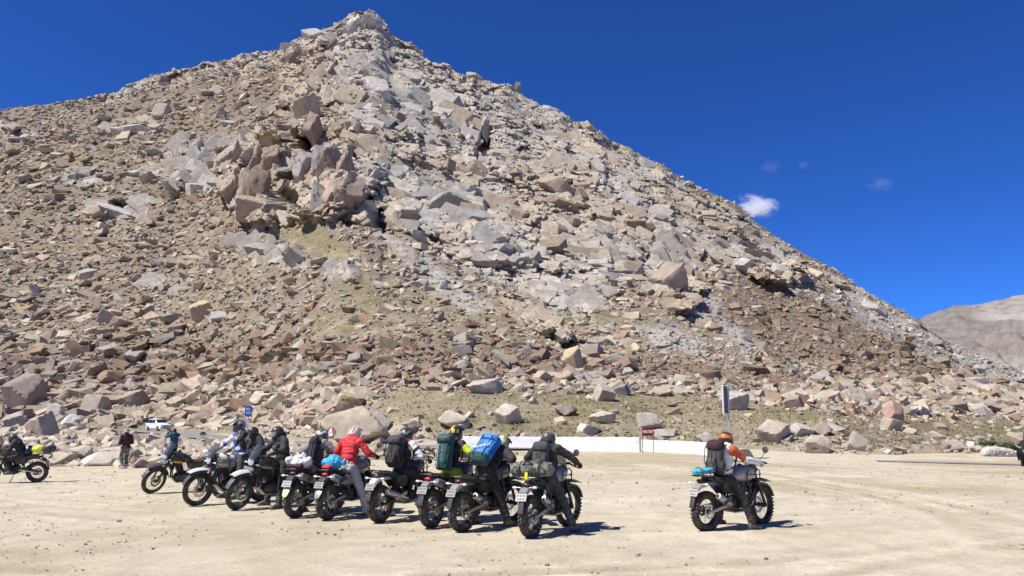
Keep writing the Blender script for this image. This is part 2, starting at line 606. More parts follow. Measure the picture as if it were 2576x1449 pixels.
GRASSP = [[(930, 520), (965, 540), (985, 570), (955, 560)], [(700, 560), (780, 560), (900, 640), (960, 760), (880, 760), (780, 640), (690, 600)], [(1300, 700), (1360, 735), (1480, 800), (1420, 800), (1300, 740)],
          [(935, 1030), (1010, 982), (1180, 1000), (1400, 990), (1700, 1000), (2050, 1040), (2100, 1070), (1800, 1100), (1620, 1115), (1180, 1095), (940, 1060)],
          [(2230, 1060), (2600, 1060), (2600, 1105), (2280, 1100)], [(800, 810), (920, 800), (910, 850), (800, 850)], [(1900, 640), (1930, 655), (1910, 665)],
          [(380, 490), (440, 490), (430, 520), (385, 515)], [(560, 690), (640, 690), (600, 720)], [(1500, 770), (1600, 800), (1560, 830), (1490, 800)]]
BROWN = [[(0, 880), (600, 860), (1200, 850), (1500, 900), (2100, 930), (2100, 990), (1500, 950), (800, 960), (0, 960)], [(1750, 790), (1900, 700), (2300, 850), (2576, 960), (2576, 1000), (1900, 900)]]
TANC = [[(690, 150), (820, 150), (830, 300), (700, 300)], [(1280, 390), (1480, 400), (1500, 560), (1290, 560)], [(1480, 460), (1660, 600), (1600, 640), (1480, 560)], [(850, 330), (1000, 290), (1020, 330), (900, 380)]]

APRON = [(930, 1040), (1010, 985), (1300, 998), (1700, 1000), (2100, 1042), (2620, 1052), (2620, 1135), (2150, 1140), (1620, 1125), (940, 1100)]
cliff = zone(CLIFF, 10)
cliff[PY < 30 + 0 * PY] *= 1
smooth_ = zone(SMOOTH, 10)
pil = zone(PILLAR, 5)
slab = zone(SLAB, 4)
gul = zone(GULLY, 9)
scree = zone(SCREE, 14) * (1 - cliff)
grassp = zone(GRASSP, 12)
brown = zone(BROWN, 26)
tanc = zone(TANC, 14)
nearf = sstep(60, 160, Yd)
rdg = np.zeros(len(P)); 

# the wide road behind the bikes lies in a levelled cut
ROAD = [(250, 1083), (330, 1085), (400, 1088), (480, 1095), (547, 1104), (640, 1112), (740, 1118), (840, 1123), (960, 1126), (1080, 1128), (1240, 1129), (1420, 1129), (1600, 1129), (1750, 1131)]
road_pts = [gpt(*p) for p in ROAD]
rp = np.array([(p.x, p.y) for p in road_pts])
rdist = np.full(len(P), 1e9)
for k in range(len(rp) - 1):
    ex = rp[k + 1] - rp[k]
    t = np.clip(((P[:, 0] - rp[k, 0]) * ex[0] + (P[:, 1] - rp[k, 1]) * ex[1]) / (ex @ ex), 0, 1)
    rdist = np.minimum(rdist, np.hypot(P[:, 0] - rp[k, 0] - t * ex[0], P[:, 1] - rp[k, 1] - t * ex[1]))
# ---- relief: fractured blocks at four sizes. Cells are laid out over the face (across and up it),
# blocks push out level from the face, so steep fronts, ledges and open joints appear
RA = Euler((0, R(-33), 0)).to_matrix(); RB = Euler((0, R(-26), R(8))).to_matrix(); RD = Euler((0, R(24), 0)).to_matrix()
FPT = P * np.array((1, .22, 1)) + np.stack(((fbm(P, 14, 41, 3) - .5) * 9, 0 * Yd, (fbm(P, 14, 43, 3) - .5) * 7), 1)
wj = np.stack(((fbm(P, 4, 45, 2) - .5) * 2.4, 0 * Yd, (fbm(P, 4, 47, 2) - .5) * 2.4), 1)
def zrel(cell, rot, seed, tilt, lean):
    """relief in metres: offset of each block, its random tilt, and lean that makes its front steeper than the slope"""
    return blocks2(FPT + wj, cell, rot, seed, tilt, lean)
def blocks2(Pp, cell, rot, seed, tilt, lean):
    Q = Pp @ np.array(rot).T / np.array(cell)
    bs = np.floor(Q).astype(np.int64); n = len(Pp)
    f1 = np.full(n, 9e9); f2 = np.full(n, 9e9); hh = np.zeros(n, np.int64); cx = np.zeros((n, 3))
    for a_ in (-1, 0, 1):
        for b_ in (-1, 0, 1):
            for c_ in (-1, 0, 1):
                i_ = bs + np.array((a_, b_, c_))
                h_ = hash3(i_[:, 0], i_[:, 1], i_[:, 2], seed)
                d_ = Q - (i_ + 0.1 + 0.8 * np.stack((u01(h_, 1), u01(h_, 2), u01(h_, 3)), 1))
                dd = (np.abs(d_) ** 1.5).sum(1)
                nr_ = dd < f1
                f2 = np.where(nr_, f1, np.minimum(f2, dd)); f1 = np.where(nr_, dd, f1)
                hh = np.where(nr_, h_, hh); cx[nr_] = d_[nr_]
    t_ = np.stack((u01(hh, 6), u01(hh, 7), u01(hh, 8)), 1) * 2 - 1
    return u01(hh, 5) * 2 - 1, (t_ * cx * np.array(cell)).sum(1) * tilt + lean * cx[:, 2] * cell[2], f2 - f1, u01(hh, 9)
o1, t1, e1, i1 = blocks2(FPT, (40, 16, 19), RA, 11, .32, .60)
o2, t2, e2, i2 = blocks2(FPT + wj * .5, (15, 8, 7.5), RB, 23, .5, .5)
o3, t3, e3, i3 = blocks2(FPT + wj * .6, (6.2, 5, 3.6), RD, 37, .7, .4)
o4, t4, e4, i4 = blocks2(FPT + wj * .4, (2.9, 3, 1.8), RA, 51, .7, .3)
lots = sstep(0.50, 0.64, fbm(P, 60, 71, 3))          # where the face is more broken
sm = 1 - .8 * smooth_
push = cliff * (o1 * 3.6 + t1 + sm * (o2 * (1.5 + 1.4 * lots) + t2 * (.55 + .5 * lots) + o3 * (.25 + .6 * lots) + t3 * (.2 + .4 * lots) + (o4 * .25 + t4 * .3) * (.1 + lots)))
push -= cliff * ((1 - sstep(0.0, 0.07, e1)) * 3.0 + (1 - sstep(0.0, 0.10, e2)) * 1.8 * (1 - .45 * smooth_) + (1 - sstep(0, .14, e3)) * .8 * sm)
push += (fbm(P, 1.6, 61, 3) - .5) * .4 * cliff * sm
tal = (1 - cliff) * sstep(90, 230, Yd)
disp = tal * ((fbm(P, 34, 5, 3) - .5) * 6 + (fbm(P, 7, 8, 3) - .5) * 1.6 * (1 - scree * .7))
push += tal * (o3 * .45 + t3 * .25) * (1 - scree * .8) * (1 - grassp * .8)
rub = (1 - nearf) * (1 - sstep(900, 950, PX)) + (1 - nearf) * 0.35 * sstep(900, 950, PX)
rub *= sstep(0, 6, Yd - np.repeat(De, NR)) * sstep(6, 26, rdist)
disp += rub * ((fbm(P, 5, 15, 3) - .35) * .9)
# the lot's edge: the slope dips under the dirt sheet and comes out of it at an uneven line
ed = Yd - np.repeat(De, NR) + (fbm(P, 3, 91, 3) - .5) * 5
P2 = P + N * disp[:, None]
out = np.array((0.0, -1.0, 0.0))
push += pil * 17 * np.clip(Yd / 380, .4, 1.2) + slab * 4 - gul * 24
# level pushes keep each point's height as it was seen, so correct height for the change of distance at the skyline
P2 += push[:, None] * out[None, :]
P2[:, 2] -= np.clip(push, -10, 26) * np.clip((P[:, 2] - 2) / np.maximum(P[:, 1], 1), 0, 1) * .85
P2[:, 2] += cliff * (o3 * .5 + o4 * .35) + tal * 0
P2[:, 2] += -0.35 + 0.55 * sstep(-1.5, 3.0, ed)

onroad = 1 - sstep(3.0, 9.0, rdist)
P2[:, 2] = P2[:, 2] * (1 - onroad) + (zg(P2[:, 0], P2[:, 1]) - 0.12) * onroad

# ---- colours
n1 = fbm(P, 45, 101, 4); n2 = fbm(P, 9, 102, 4); n3 = fbm(P, 2.4, 103, 3)
def mixc(a, b, t):
    return a * (1 - t[:, None]) + b * t[:, None]
tanw = np.clip(sstep(.46, .60, n1 * .65 + i2 * .12 + n2 * .25) * .8 + pil * .55 + tanc * .6 - smooth_ * .8, 0, 1) * (0.75 + .25 * i3)
rock = mixc(np.tile(C_GREY, (len(P), 1)), C_TAN, tanw)
rock = mixc(rock, C_RUST, pil * sstep(.55, .7, n2) * .5)
upper = sstep(500, 150, PY) * sstep(700, 1000, PX)
rock = mixc(rock, C_LGREY, np.clip(upper * .6 + smooth_ * .35, 0, 1) * (1 - tanw * .7))
rock *= (0.86 + .28 * i2 * .5 + .28 * i3 * .5)[:, None]
stk = fbm(P * np.array((1, 1, 0.10)), 3.2, 140, 3)   # dark water streaks down the slabs
rock = mixc(rock, C_DARK * 1.25, cliff * np.clip(smooth_ + .25, 0, 1) * sstep(.52, .66, stk) * .55)
soil = mixc(np.tile(C_TAN * .56, (len(P), 1)), C_BROWN * .68, np.clip(brown * .7 + (n1 - .5) * 2, 0, 1))
gr = np.clip(grassp * 1.0 + sstep(.50, .60, n1 * .5 + n2 * .5) * .75 * sstep(2000, 1500, PX) * sstep(250, 420, PY), 0, 1) * (.55 + .45 * sstep(.35, .6, n3))
soil = mixc(soil, mixc(np.tile(C_GRASS, (len(P), 1)), C_DRY, sstep(.4, .65, n2)), gr)
soil = mixc(soil, C_SCREE[None] * (.62 + .72 * fbm(P, 1.3, 120, 2))[:, None], scree * (.45 + .55 * sstep(.35, .6, n2 * .5 + n3 * .5)))
soil = mixc(soil, C_SAND * .78, (1 - nearf) * (1 - gr) * sstep(0, 1, (1 - sstep(6, 22, rdist)) + .3))
soil = mixc(soil, mixc(np.tile(C_GRASS * 1.15, (len(P), 1)), C_DRY, sstep(.38, .6, n2)), zone([APRON], 14) * sstep(.36, .55, n3 * .5 + n2 * .5) * .85)
TC = mixc(soil, rock, cliff)
TC *= (0.9 + .2 * n3)[:, None]

# rock material shared by the mountain, its loose stones and the boulders
def rock_mat(name, source):
    m, t, b = new_mat(name)
    if source == 'object':
        col = node(t, 'ShaderNodeObjectInfo').outputs['Color']
    else:
        a = node(t, 'ShaderNodeAttribute'); a.attribute_name = 'tint'
        col = a.outputs['Color']
    ge = node(t, 'ShaderNodeNewGeometry')
    big = {'boulder': 1.3, 'mountain': .5, 'loose': .9}[source if source != 'object' else 'boulder']
    n_a = node(t, 'ShaderNodeTexNoise', Scale=big, Detail=8.0, Roughness=0.65)
    n_b = node(t, 'ShaderNodeTexNoise', Scale=big * 9, Detail=4.0, Roughness=0.7)
    for n_ in (n_a, n_b):
        t.links.new(ge.outputs['Position'], n_.inputs['Vector'])
    mr = node(t, 'ShaderNodeMapRange')
    mr.inputs['From Min'].default_value = .3; mr.inputs['From Max'].default_value = .7
    mr.inputs['To Min'].default_value = .72; mr.inputs['To Max'].default_value = 1.22
    t.links.new(n_a.outputs['Fac'], mr.inputs['Value'])
    mr2 = node(t, 'ShaderNodeMapRange')
    mr2.inputs['From Min'].default_value = .3; mr2.inputs['From Max'].default_value = .7
    mr2.inputs['To Min'].default_value = .86; mr2.inputs['To Max'].default_value = 1.12
    t.links.new(n_b.outputs['Fac'], mr2.inputs['Value'])
    mu = node(t, 'ShaderNodeMath', operation='MULTIPLY')
    t.links.new(mr.outputs[0], mu.inputs[0]); t.links.new(mr2.outputs[0], mu.inputs[1])
    vm = node(t, 'ShaderNodeVectorMath', operation='SCALE')
    t.links.new(col, vm.inputs[0]); t.links.new(mu.outputs[0], vm.inputs['Scale'])
    t.links.new(vm.outputs[0], b.inputs['Base Color'])
    b.inputs['Roughness'].default_value = .92
    b.inputs['Specular IOR Level'].default_value = .2
    ad = node(t, 'ShaderNodeMath', operation='ADD')
    t.links.new(n_a.outputs['Fac'], ad.inputs[0]); t.links.new(n_b.outputs['Fac'], ad.inputs[1])
    bp = node(t, 'ShaderNodeBump', Strength=.40, Distance={'boulder': .10, 'mountain': .35, 'loose': .2}[source if source != 'object' else 'boulder'])
    t.links.new(ad.outputs[0], bp.inputs['Height'])
    t.links.new(bp.outputs['Normal'], b.inputs['Normal'])
    return m
M_MOUNT = rock_mat('mountain_rock', 'mountain')
M_LOOSE = rock_mat('loose_rock', 'loose')
M_BOULD = rock_mat('boulder_rock', 'object')

me = grid_mesh('mountain', P2, NC, NR, M_MOUNT, np.clip(TC, .01, .9), smooth=False)
mountain = link('mountain', me)
tag(mountain, 'steep granite mountain with a rocky peak rising over the dirt lot', None, None, 'structure')

PX2, PY2 = project(P2[:, 0], P2[:, 1], P2[:, 2])
FRONT = np.zeros((NC, NR), bool); FRONT[:, :NRW] = True; FRONT = FRONT.ravel()
def on_slope(px, py):
    """the vertex of the slope that shows at the pixel (the nearest in depth)"""
    d = (PX2 - px) ** 2 + (PY2 - py) ** 2
    d[~FRONT] = 1e12
    c = np.argsort(d)[:6]
    return Vector(P2[c[0]]), int(c[0])

# ---- dirt lot
S2 = np.linspace(-1.25, 1.25, 720)
r2 = np.concatenate((np.linspace(-12, 3.2, 12), 3.4 + (100 - 3.4) * np.linspace(0, 1, 270) ** 1.9))
GX = np.zeros((900, len(r2))); GY = np.tile(r2, (720, 1))
GX = S2[:, None] * np.maximum(np.abs(GY), 14) * np.where(GY < 14, 1.3 - .3 * np.clip(GY, 0, 14) / 14, 1)
G = np.stack((GX, GY, np.zeros_like(GX)), -1).reshape(-1, 3)
D_ = np.hypot(G[:, 0], G[:, 1])
G[:, 2] = zg(G[:, 0], G[:, 1])
q = G * np.array((1, 1, 0))
G[:, 2] += (fbm(q, 7, 201, 3) - .5) * .07 + (fbm(q, .8, 202, 3) - .5) * .022
# wheel ruts: bundles of curved tracks
TR = [[(-2.5, 4.2), (1.8, 8), (6, 11), (14, 16), (30, 24)], [(1.0, 4.4), (4.5, 7), (9, 10.5), (18, 15), (36, 21)], [(3.0, 4.6), (5.4, 8.3), (8.0, 13), (9.5, 20), (9.0, 34)],
      [(2.4, 4.4), (6.5, 7.5), (12, 10), (22, 13.5), (40, 18)], [(-1, 9.5), (4, 11), (9, 13.5), (15, 19), (24, 32)], [(2, 6.5), (7, 9.2), (13, 12.4), (24, 17), (38, 23)], [(-14, 13), (-6, 10.2), (0, 9), (8, 9.4), (20, 12)],
      [(-16, 22), (-8, 17), (0, 15.5), (9, 17), (20, 26)], [(-9, 6), (-3, 7.2), (3, 9.6), (8, 15), (10, 26)], [(-12, 9), (-5, 8.2), (2, 7.0), (8, 5)]]
track = np.zeros(len(G)); rimm = np.zeros(len(G))
rt = rs(5)
for trk_i, tr in enumerate(TR):
    for rep in range(3):
        pts = np.array(tr, float) + rt.uniform(-.5, .5, (len(tr), 2)) * np.array((1.2, .6)) + rep * np.array((.5, -1.1))
        tt = np.linspace(0, len(pts) - 1, 60)
        xs = np.interp(tt, np.arange(len(pts)), pts[:, 0]); ys = np.interp(tt, np.arange(len(pts)), pts[:, 1])
        k = np.ones(9) / 9
        xs = np.convolve(np.pad(xs, 4, 'edge'), k, 'valid'); ys = np.convolve(np.pad(ys, 4, 'edge'), k, 'valid')
        dm = np.full(len(G), 1e9)
        for a in range(59):
            ex, ey = xs[a + 1] - xs[a], ys[a + 1] - ys[a]
            sel = (np.abs(G[:, 0] - xs[a]) < 3) & (np.abs(G[:, 1] - ys[a]) < 3)
            if not sel.any(): continue
            gx, gy = G[sel, 0] - xs[a], G[sel, 1] - ys[a]
            t = np.clip((gx * ex + gy * ey) / (ex * ex + ey * ey + 1e-9), 0, 1)
            dm[sel] = np.minimum(dm[sel], np.hypot(gx - t * ex, gy - t * ey))
        wid = rt.uniform(.09, .20) if trk_i in (5, 6, 7, 8, 9, 4) else rt.uniform(.14, .34)
        f_ = np.exp(-(dm / wid) ** 2)
        rim = np.exp(-((dm - 2.0 * wid) / (wid * .6)) ** 2)
        fade = .35 + .65 * sstep(.35, .6, fbm(q, 3, 230 + rep, 2))
        G[:, 2] += (-.016 * f_ + .009 * rim) * fade
        wk = .45 if trk_i in (6, 7, 8, 9) else 1.0
        rimm = np.maximum(rimm, rim * fade * .8 * wk)
        track = np.maximum(track, f_ * fade * rt.uniform(.5, 1) * wk)
nb = fbm(q, 9, 210, 4); nm = fbm(q, 1.6, 211, 4); nf_ = fbm(q * np.array((1, 1.0, 1)), .35, 212, 3)
gc = mixc(np.tile(C_SAND, (len(G), 1)), C_SAND * np.array((.80, .77, .70)), sstep(.45, .62, nb))
gc = mixc(gc, np.array((.63, .56, .435)), sstep(.52, .66, nm * .5 + fbm(q, 5, 213, 3) * .5) * .8)
gc = mixc(gc, np.array((.34, .275, .175)), track * .95)
gc = mixc(gc, np.array((.70, .62, .47)), rimm * .8)
gc = mixc(gc, np.array((.40, .33, .225)), sstep(.50, .68, nm) * .35)
gc *= (.80 + .40 * nf_)[:, None]
m, t, b = new_mat('dirt')
a = node(t, 'ShaderNodeAttribute'); a.attribute_name = 'tint'
ge = node(t, 'ShaderNodeNewGeometry')
n_a = node(t, 'ShaderNodeTexNoise', Scale=14.0, Detail=8.0, Roughness=.8)
n_b = node(t, 'ShaderNodeTexNoise', Scale=140.0, Detail=2.0)
t.links.new(ge.outputs['Position'], n_a.inputs['Vector']); t.links.new(ge.outputs['Position'], n_b.inputs['Vector'])
mr = node(t, 'ShaderNodeMapRange')
mr.inputs['From Min'].default_value = .3; mr.inputs['From Max'].default_value = .7; mr.inputs['To Min'].default_value = .70; mr.inputs['To Max'].default_value = 1.22
t.links.new(n_a.outputs['Fac'], mr.inputs['Value'])
vm = node(t, 'ShaderNodeVectorMath', operation='SCALE')
t.links.new(a.outputs['Color'], vm.inputs[0]); t.links.new(mr.outputs[0], vm.inputs['Scale'])
t.links.new(vm.outputs[0], b.inputs['Base Color'])
b.inputs['Roughness'].default_value = 1.0; b.inputs['Specular IOR Level'].default_value = .1
ad = node(t, 'ShaderNodeMath', operation='SUBTRACT')
t.links.new(n_a.outputs['Fac'], ad.inputs[0]); t.links.new(n_b.outputs['Fac'], ad.inputs[1])
bp = node(t, 'ShaderNodeBump', Strength=.5, Distance=.03)
t.links.new(ad.outputs[0], bp.inputs['Height']); t.links.new(bp.outputs['Normal'], b.inputs['Normal'])
M_DIRT = m
link_ground = link('ground', grid_mesh('ground', G, 720, len(r2), M_DIRT, np.clip(gc, .02, .8)))
tag(link_ground, 'pale sandy dirt lot marked with wheel tracks', None, None, 'structure')

# the valley floor far around
mb = MB()
for k in range(24):
    pass
v_ = [(6000 * math.cos(2 * math.pi * k / 32), 6000 * math.sin(2 * math.pi * k / 32), -7.0) for k in range(32)]
mb.add(v_, [tuple(range(32))])
tag(mb.build('valley_floor', mat('valley_dirt', (.40, .33, .24), 1.0, scale=.02, var=.2), smooth=False), 'flat dusty valley floor round the lot', None, None, 'structure')

# ---- far hill on the right
FR = [(2150, 880), (2250, 815), (2316, 800), (2360, 782), (2400, 768), (2440, 768), (2480, 763), (2530, 752), (2576, 741), (2680, 715), (2800, 702), (2950, 715), (3150, 760), (3400, 840)]
fe = np.array([to_s(*p) for p in FR])
fs_ = np.linspace(.40, 1.15, 420)
FV = np.zeros((420, 130, 3))
for i, s_ in enumerate(fs_):
    re = np.interp(s_, fe[:, 0], fe[:, 1])
    tt = np.concatenate((np.linspace(0, 1, 118), 1 + np.linspace(.05, .6, 12)))
    yy = 1500 + tt * 1300
    zt = 2 + 2800 * re
    zz = np.where(tt <= 1, -12 + (zt + 12) * (tt * .7 + .3 * tt ** 1.8), zt - (tt - 1) * 500)
    FV[i, :, 0] = s_ * yy; FV[i, :, 1] = yy; FV[i, :, 2] = zz
FP = FV.reshape(-1, 3)
rel = (fbm(FP * np.array((1, .35, .35)), 260, 301, 4) - .5) * 150 + (np.abs(fbm(FP * np.array((1, .3, .3)), 120, 305, 3) - .5)) * -150 + (np.abs(fbm(FP * np.array((1, .4, .4)), 45, 306, 3) - .5)) * -60 + (fbm(FP, 22, 307, 3) - .5) * 26 + (fbm(FP, 9, 308, 2) - .5) * 9
FP[:, 2] += rel * np.tile(np.concatenate((np.linspace(.2, 1, 60), np.linspace(1, .12, 58), np.full(12, .12))), 420)
f1_ = fbm(FP * np.array((1, .4, .4)), 200, 310, 4); f2_ = fbm(FP, 40, 311, 4)
fc = mixc(np.tile(np.array((.215, .185, .16)), (len(FP), 1)), np.array((.31, .28, .245)), sstep(.45, .62, f1_))
fc = mixc(fc, np.array((.15, .135, .12)), sstep(.5, .65, f2_) * .7)
fc *= (.7 + .6 * fbm(FP, 11, 313, 3))[:, None]
far = link('far_hill', grid_mesh('far_hill', FP, 420, 130, M_MOUNT, fc))
tag(far, 'distant bare greyish brown hill beyond the right end of the mountain', None, None, 'structure')
# ================================================================ rocks
def ico(sub):
    bm = bmesh.new(); bmesh.ops.create_icosphere(bm, subdivisions=sub, radius=1)
    v = np.array([q.co[:] for q in bm.verts]); f = np.array([[q.index for q in p.verts] for p in bm.faces])
    bm.free()
    return v, f
def rock_shape(seed, sub, planes=13, round_=26.0, rough=.05, slabby=.6):
    """angular stone: the soft intersection of random half-spaces, with worn edges"""
    v, f = ico(sub)
    g = rs(seed)
    n = g.normal(size=(planes, 3)); n /= np.linalg.norm(n, axis=1, keepdims=True)
    # a few paired joint planes make it blocky
    ax = np.linalg.qr(g.normal(size=(3, 3)))[0]
    n = np.concatenate((n, ax, -ax)); h = np.concatenate((g.uniform(.72, 1.05, planes), g.uniform(.60, .9, 6)))
    dots = v @ n.T / h[None, :]
    dots = np.maximum(dots, 1e-3)
    rad = 1.0 / (np.sum(dots ** round_, 1)) ** (1 / round_)
    p = v * rad[:, None]
    if sub >= 3:
        p *= (1 + rough * (fbm(p + seed * 7.7, .55, seed, 4) - .5) * 2)[:, None]
    p -= (p.max(0) + p.min(0)) / 2
    p /= (p.max(0) - p.min(0)) / 2
    return p, f
HI = [rock_shape(100 + k, 4, g_, rd, .05) for k, (g_, rd) in enumerate([(5, 70), (7, 90), (4, 60), (9, 40), (6, 120), (10, 36), (5, 80), (4, 120), (8, 70), (3, 70), (7, 40), (9, 90), (4, 100), (6, 60)])]
def hull_rock(seed):
    g = rs(seed)
    bm = bmesh.new()
    if seed % 3:
        pts = np.array([(a, b, c) for a in (-1, 1) for b in (-1, 1) for c in (-1, 1)], float) * g.uniform(.45, 1, (8, 3))
        pts = pts[: 8 - seed % 2]
    else:
        pts = g.uniform(-1, 1, (10, 3))
        pts = pts / (np.abs(pts).max(1, keepdims=True)) * g.uniform(.75, 1, (10, 1))
    vs_ = [bm.verts.new(p) for p in pts]
    bmesh.ops.convex_hull(bm, input=vs_)
    for q in [q for q in bm.verts if not q.link_faces]:
        bm.verts.remove(q)
    bmesh.ops.triangulate(bm, faces=bm.faces)
    bm.verts.index_update()
    v = np.array([q.co[:] for q in bm.verts]); f = np.array([[q.index for q in p.verts] for p in bm.faces])
    bm.free()
    v -= (v.max(0) + v.min(0)) / 2; v /= (v.max(0) - v.min(0)) / 2
    return v, f
LO = [hull_rock(500 + k) for k in range(36)]

RG = rs(77)
# where loose rocks lie: weight per slope vertex (the grid is even in the picture, so weights are per picture area)
band = sstep(820, 930, PY2)
wgt = (1 - cliff) * (.9 + .5 * band) * (1 - .72 * grassp * sstep(300, 700, PY2)) * (1 - .55 * gr * (1 - band)) + cliff * .06 * (1 - .8 * smooth_) * (0.3 + lots)
wgt *= FRONT * (1 - sstep(.02, .4, onroad)) * (ed > 1.0)
wgt *= 1 + 1.6 * (1 - nearf) * (PX2 < 930)
low = (PY2 > 1085) & (PX2 > 930)
apr = zone([APRON], 10)
wgt *= 1 - .74 * apr
wgt[low] *= .8
wgt *= sstep(3.5, 7.5, rdist) * (1 - .15 * scree)
NROCK = 86000
pick = RG.choice(len(P2), NROCK, p=wgt / wgt.sum())
med = 6.4 + 3.0 * band[pick] + 1.4 * sstep(450, 800, PY2[pick]) * (1 - sstep(1500, 1900, PX2[pick])) + 1.6 * (1 - nearf[pick]) * (PX2[pick] < 930)
med = np.where(scree[pick] > .4, 4.8, med)
med = np.where((PX2[pick] > 1600) & (PY2[pick] < 960), np.minimum(med, 5.0), med)
med = np.where(cliff[pick] > .5, 6.0, med)
med = med * (1 - .3 * apr[pick])
spx = .62 * med * np.exp(RG.normal(0, .74, NROCK))
rowf = (pick % NR) / NRW          # how near the skyline
spx = np.clip(spx, 2.3, np.where(PY2[pick] > 800, 46, 28))
spx = np.minimum(spx, np.where(rowf > .93, 9, 99))
pos = P2[pick] + RG.normal(0, .25, (NROCK, 3)) * np.array((1, 1, 0))
sz = spx * pos[:, 1] / F
# colour of each stone
base = np.where(scree[pick][:, None] > .4, C_SCREE, np.where(cliff[pick][:, None] > .5, rock[pick] * 1.0, C_TAN * 1.08))
kind = RG.uniform(0, 1, NROCK)
bz = brown[pick] * .58 + .14
base = np.where(((kind < bz) & (scree[pick] < .4))[:, None], C_BROWN * 1.05, base)
base = np.where(((kind > .72) & (kind < .93))[:, None], C_GREY * 1.02, base)
base = np.where((kind >= .965)[:, None], C_RUST, base)
base = np.where(((PX2[pick] < 330) & (PY2[pick] > 900) & (kind > .4))[:, None], C_GREY * np.array((.85, .8, .77)), base)
base = np.where(((1 - nearf[pick]) * (PX2[pick] < 800) * (PY2[pick] > 1060) > .3)[:, None] & (kind < .8)[:, None], C_LGREY * np.array((1.05, .97, .86)), base)
base = base * (1 - .16 * brown[pick] * sstep(60, 100, Yd[pick]))[:, None]
base = base * RG.uniform(.72, 1.18, (NROCK, 1)) * RG.uniform(.96, 1.04, (NROCK, 3))

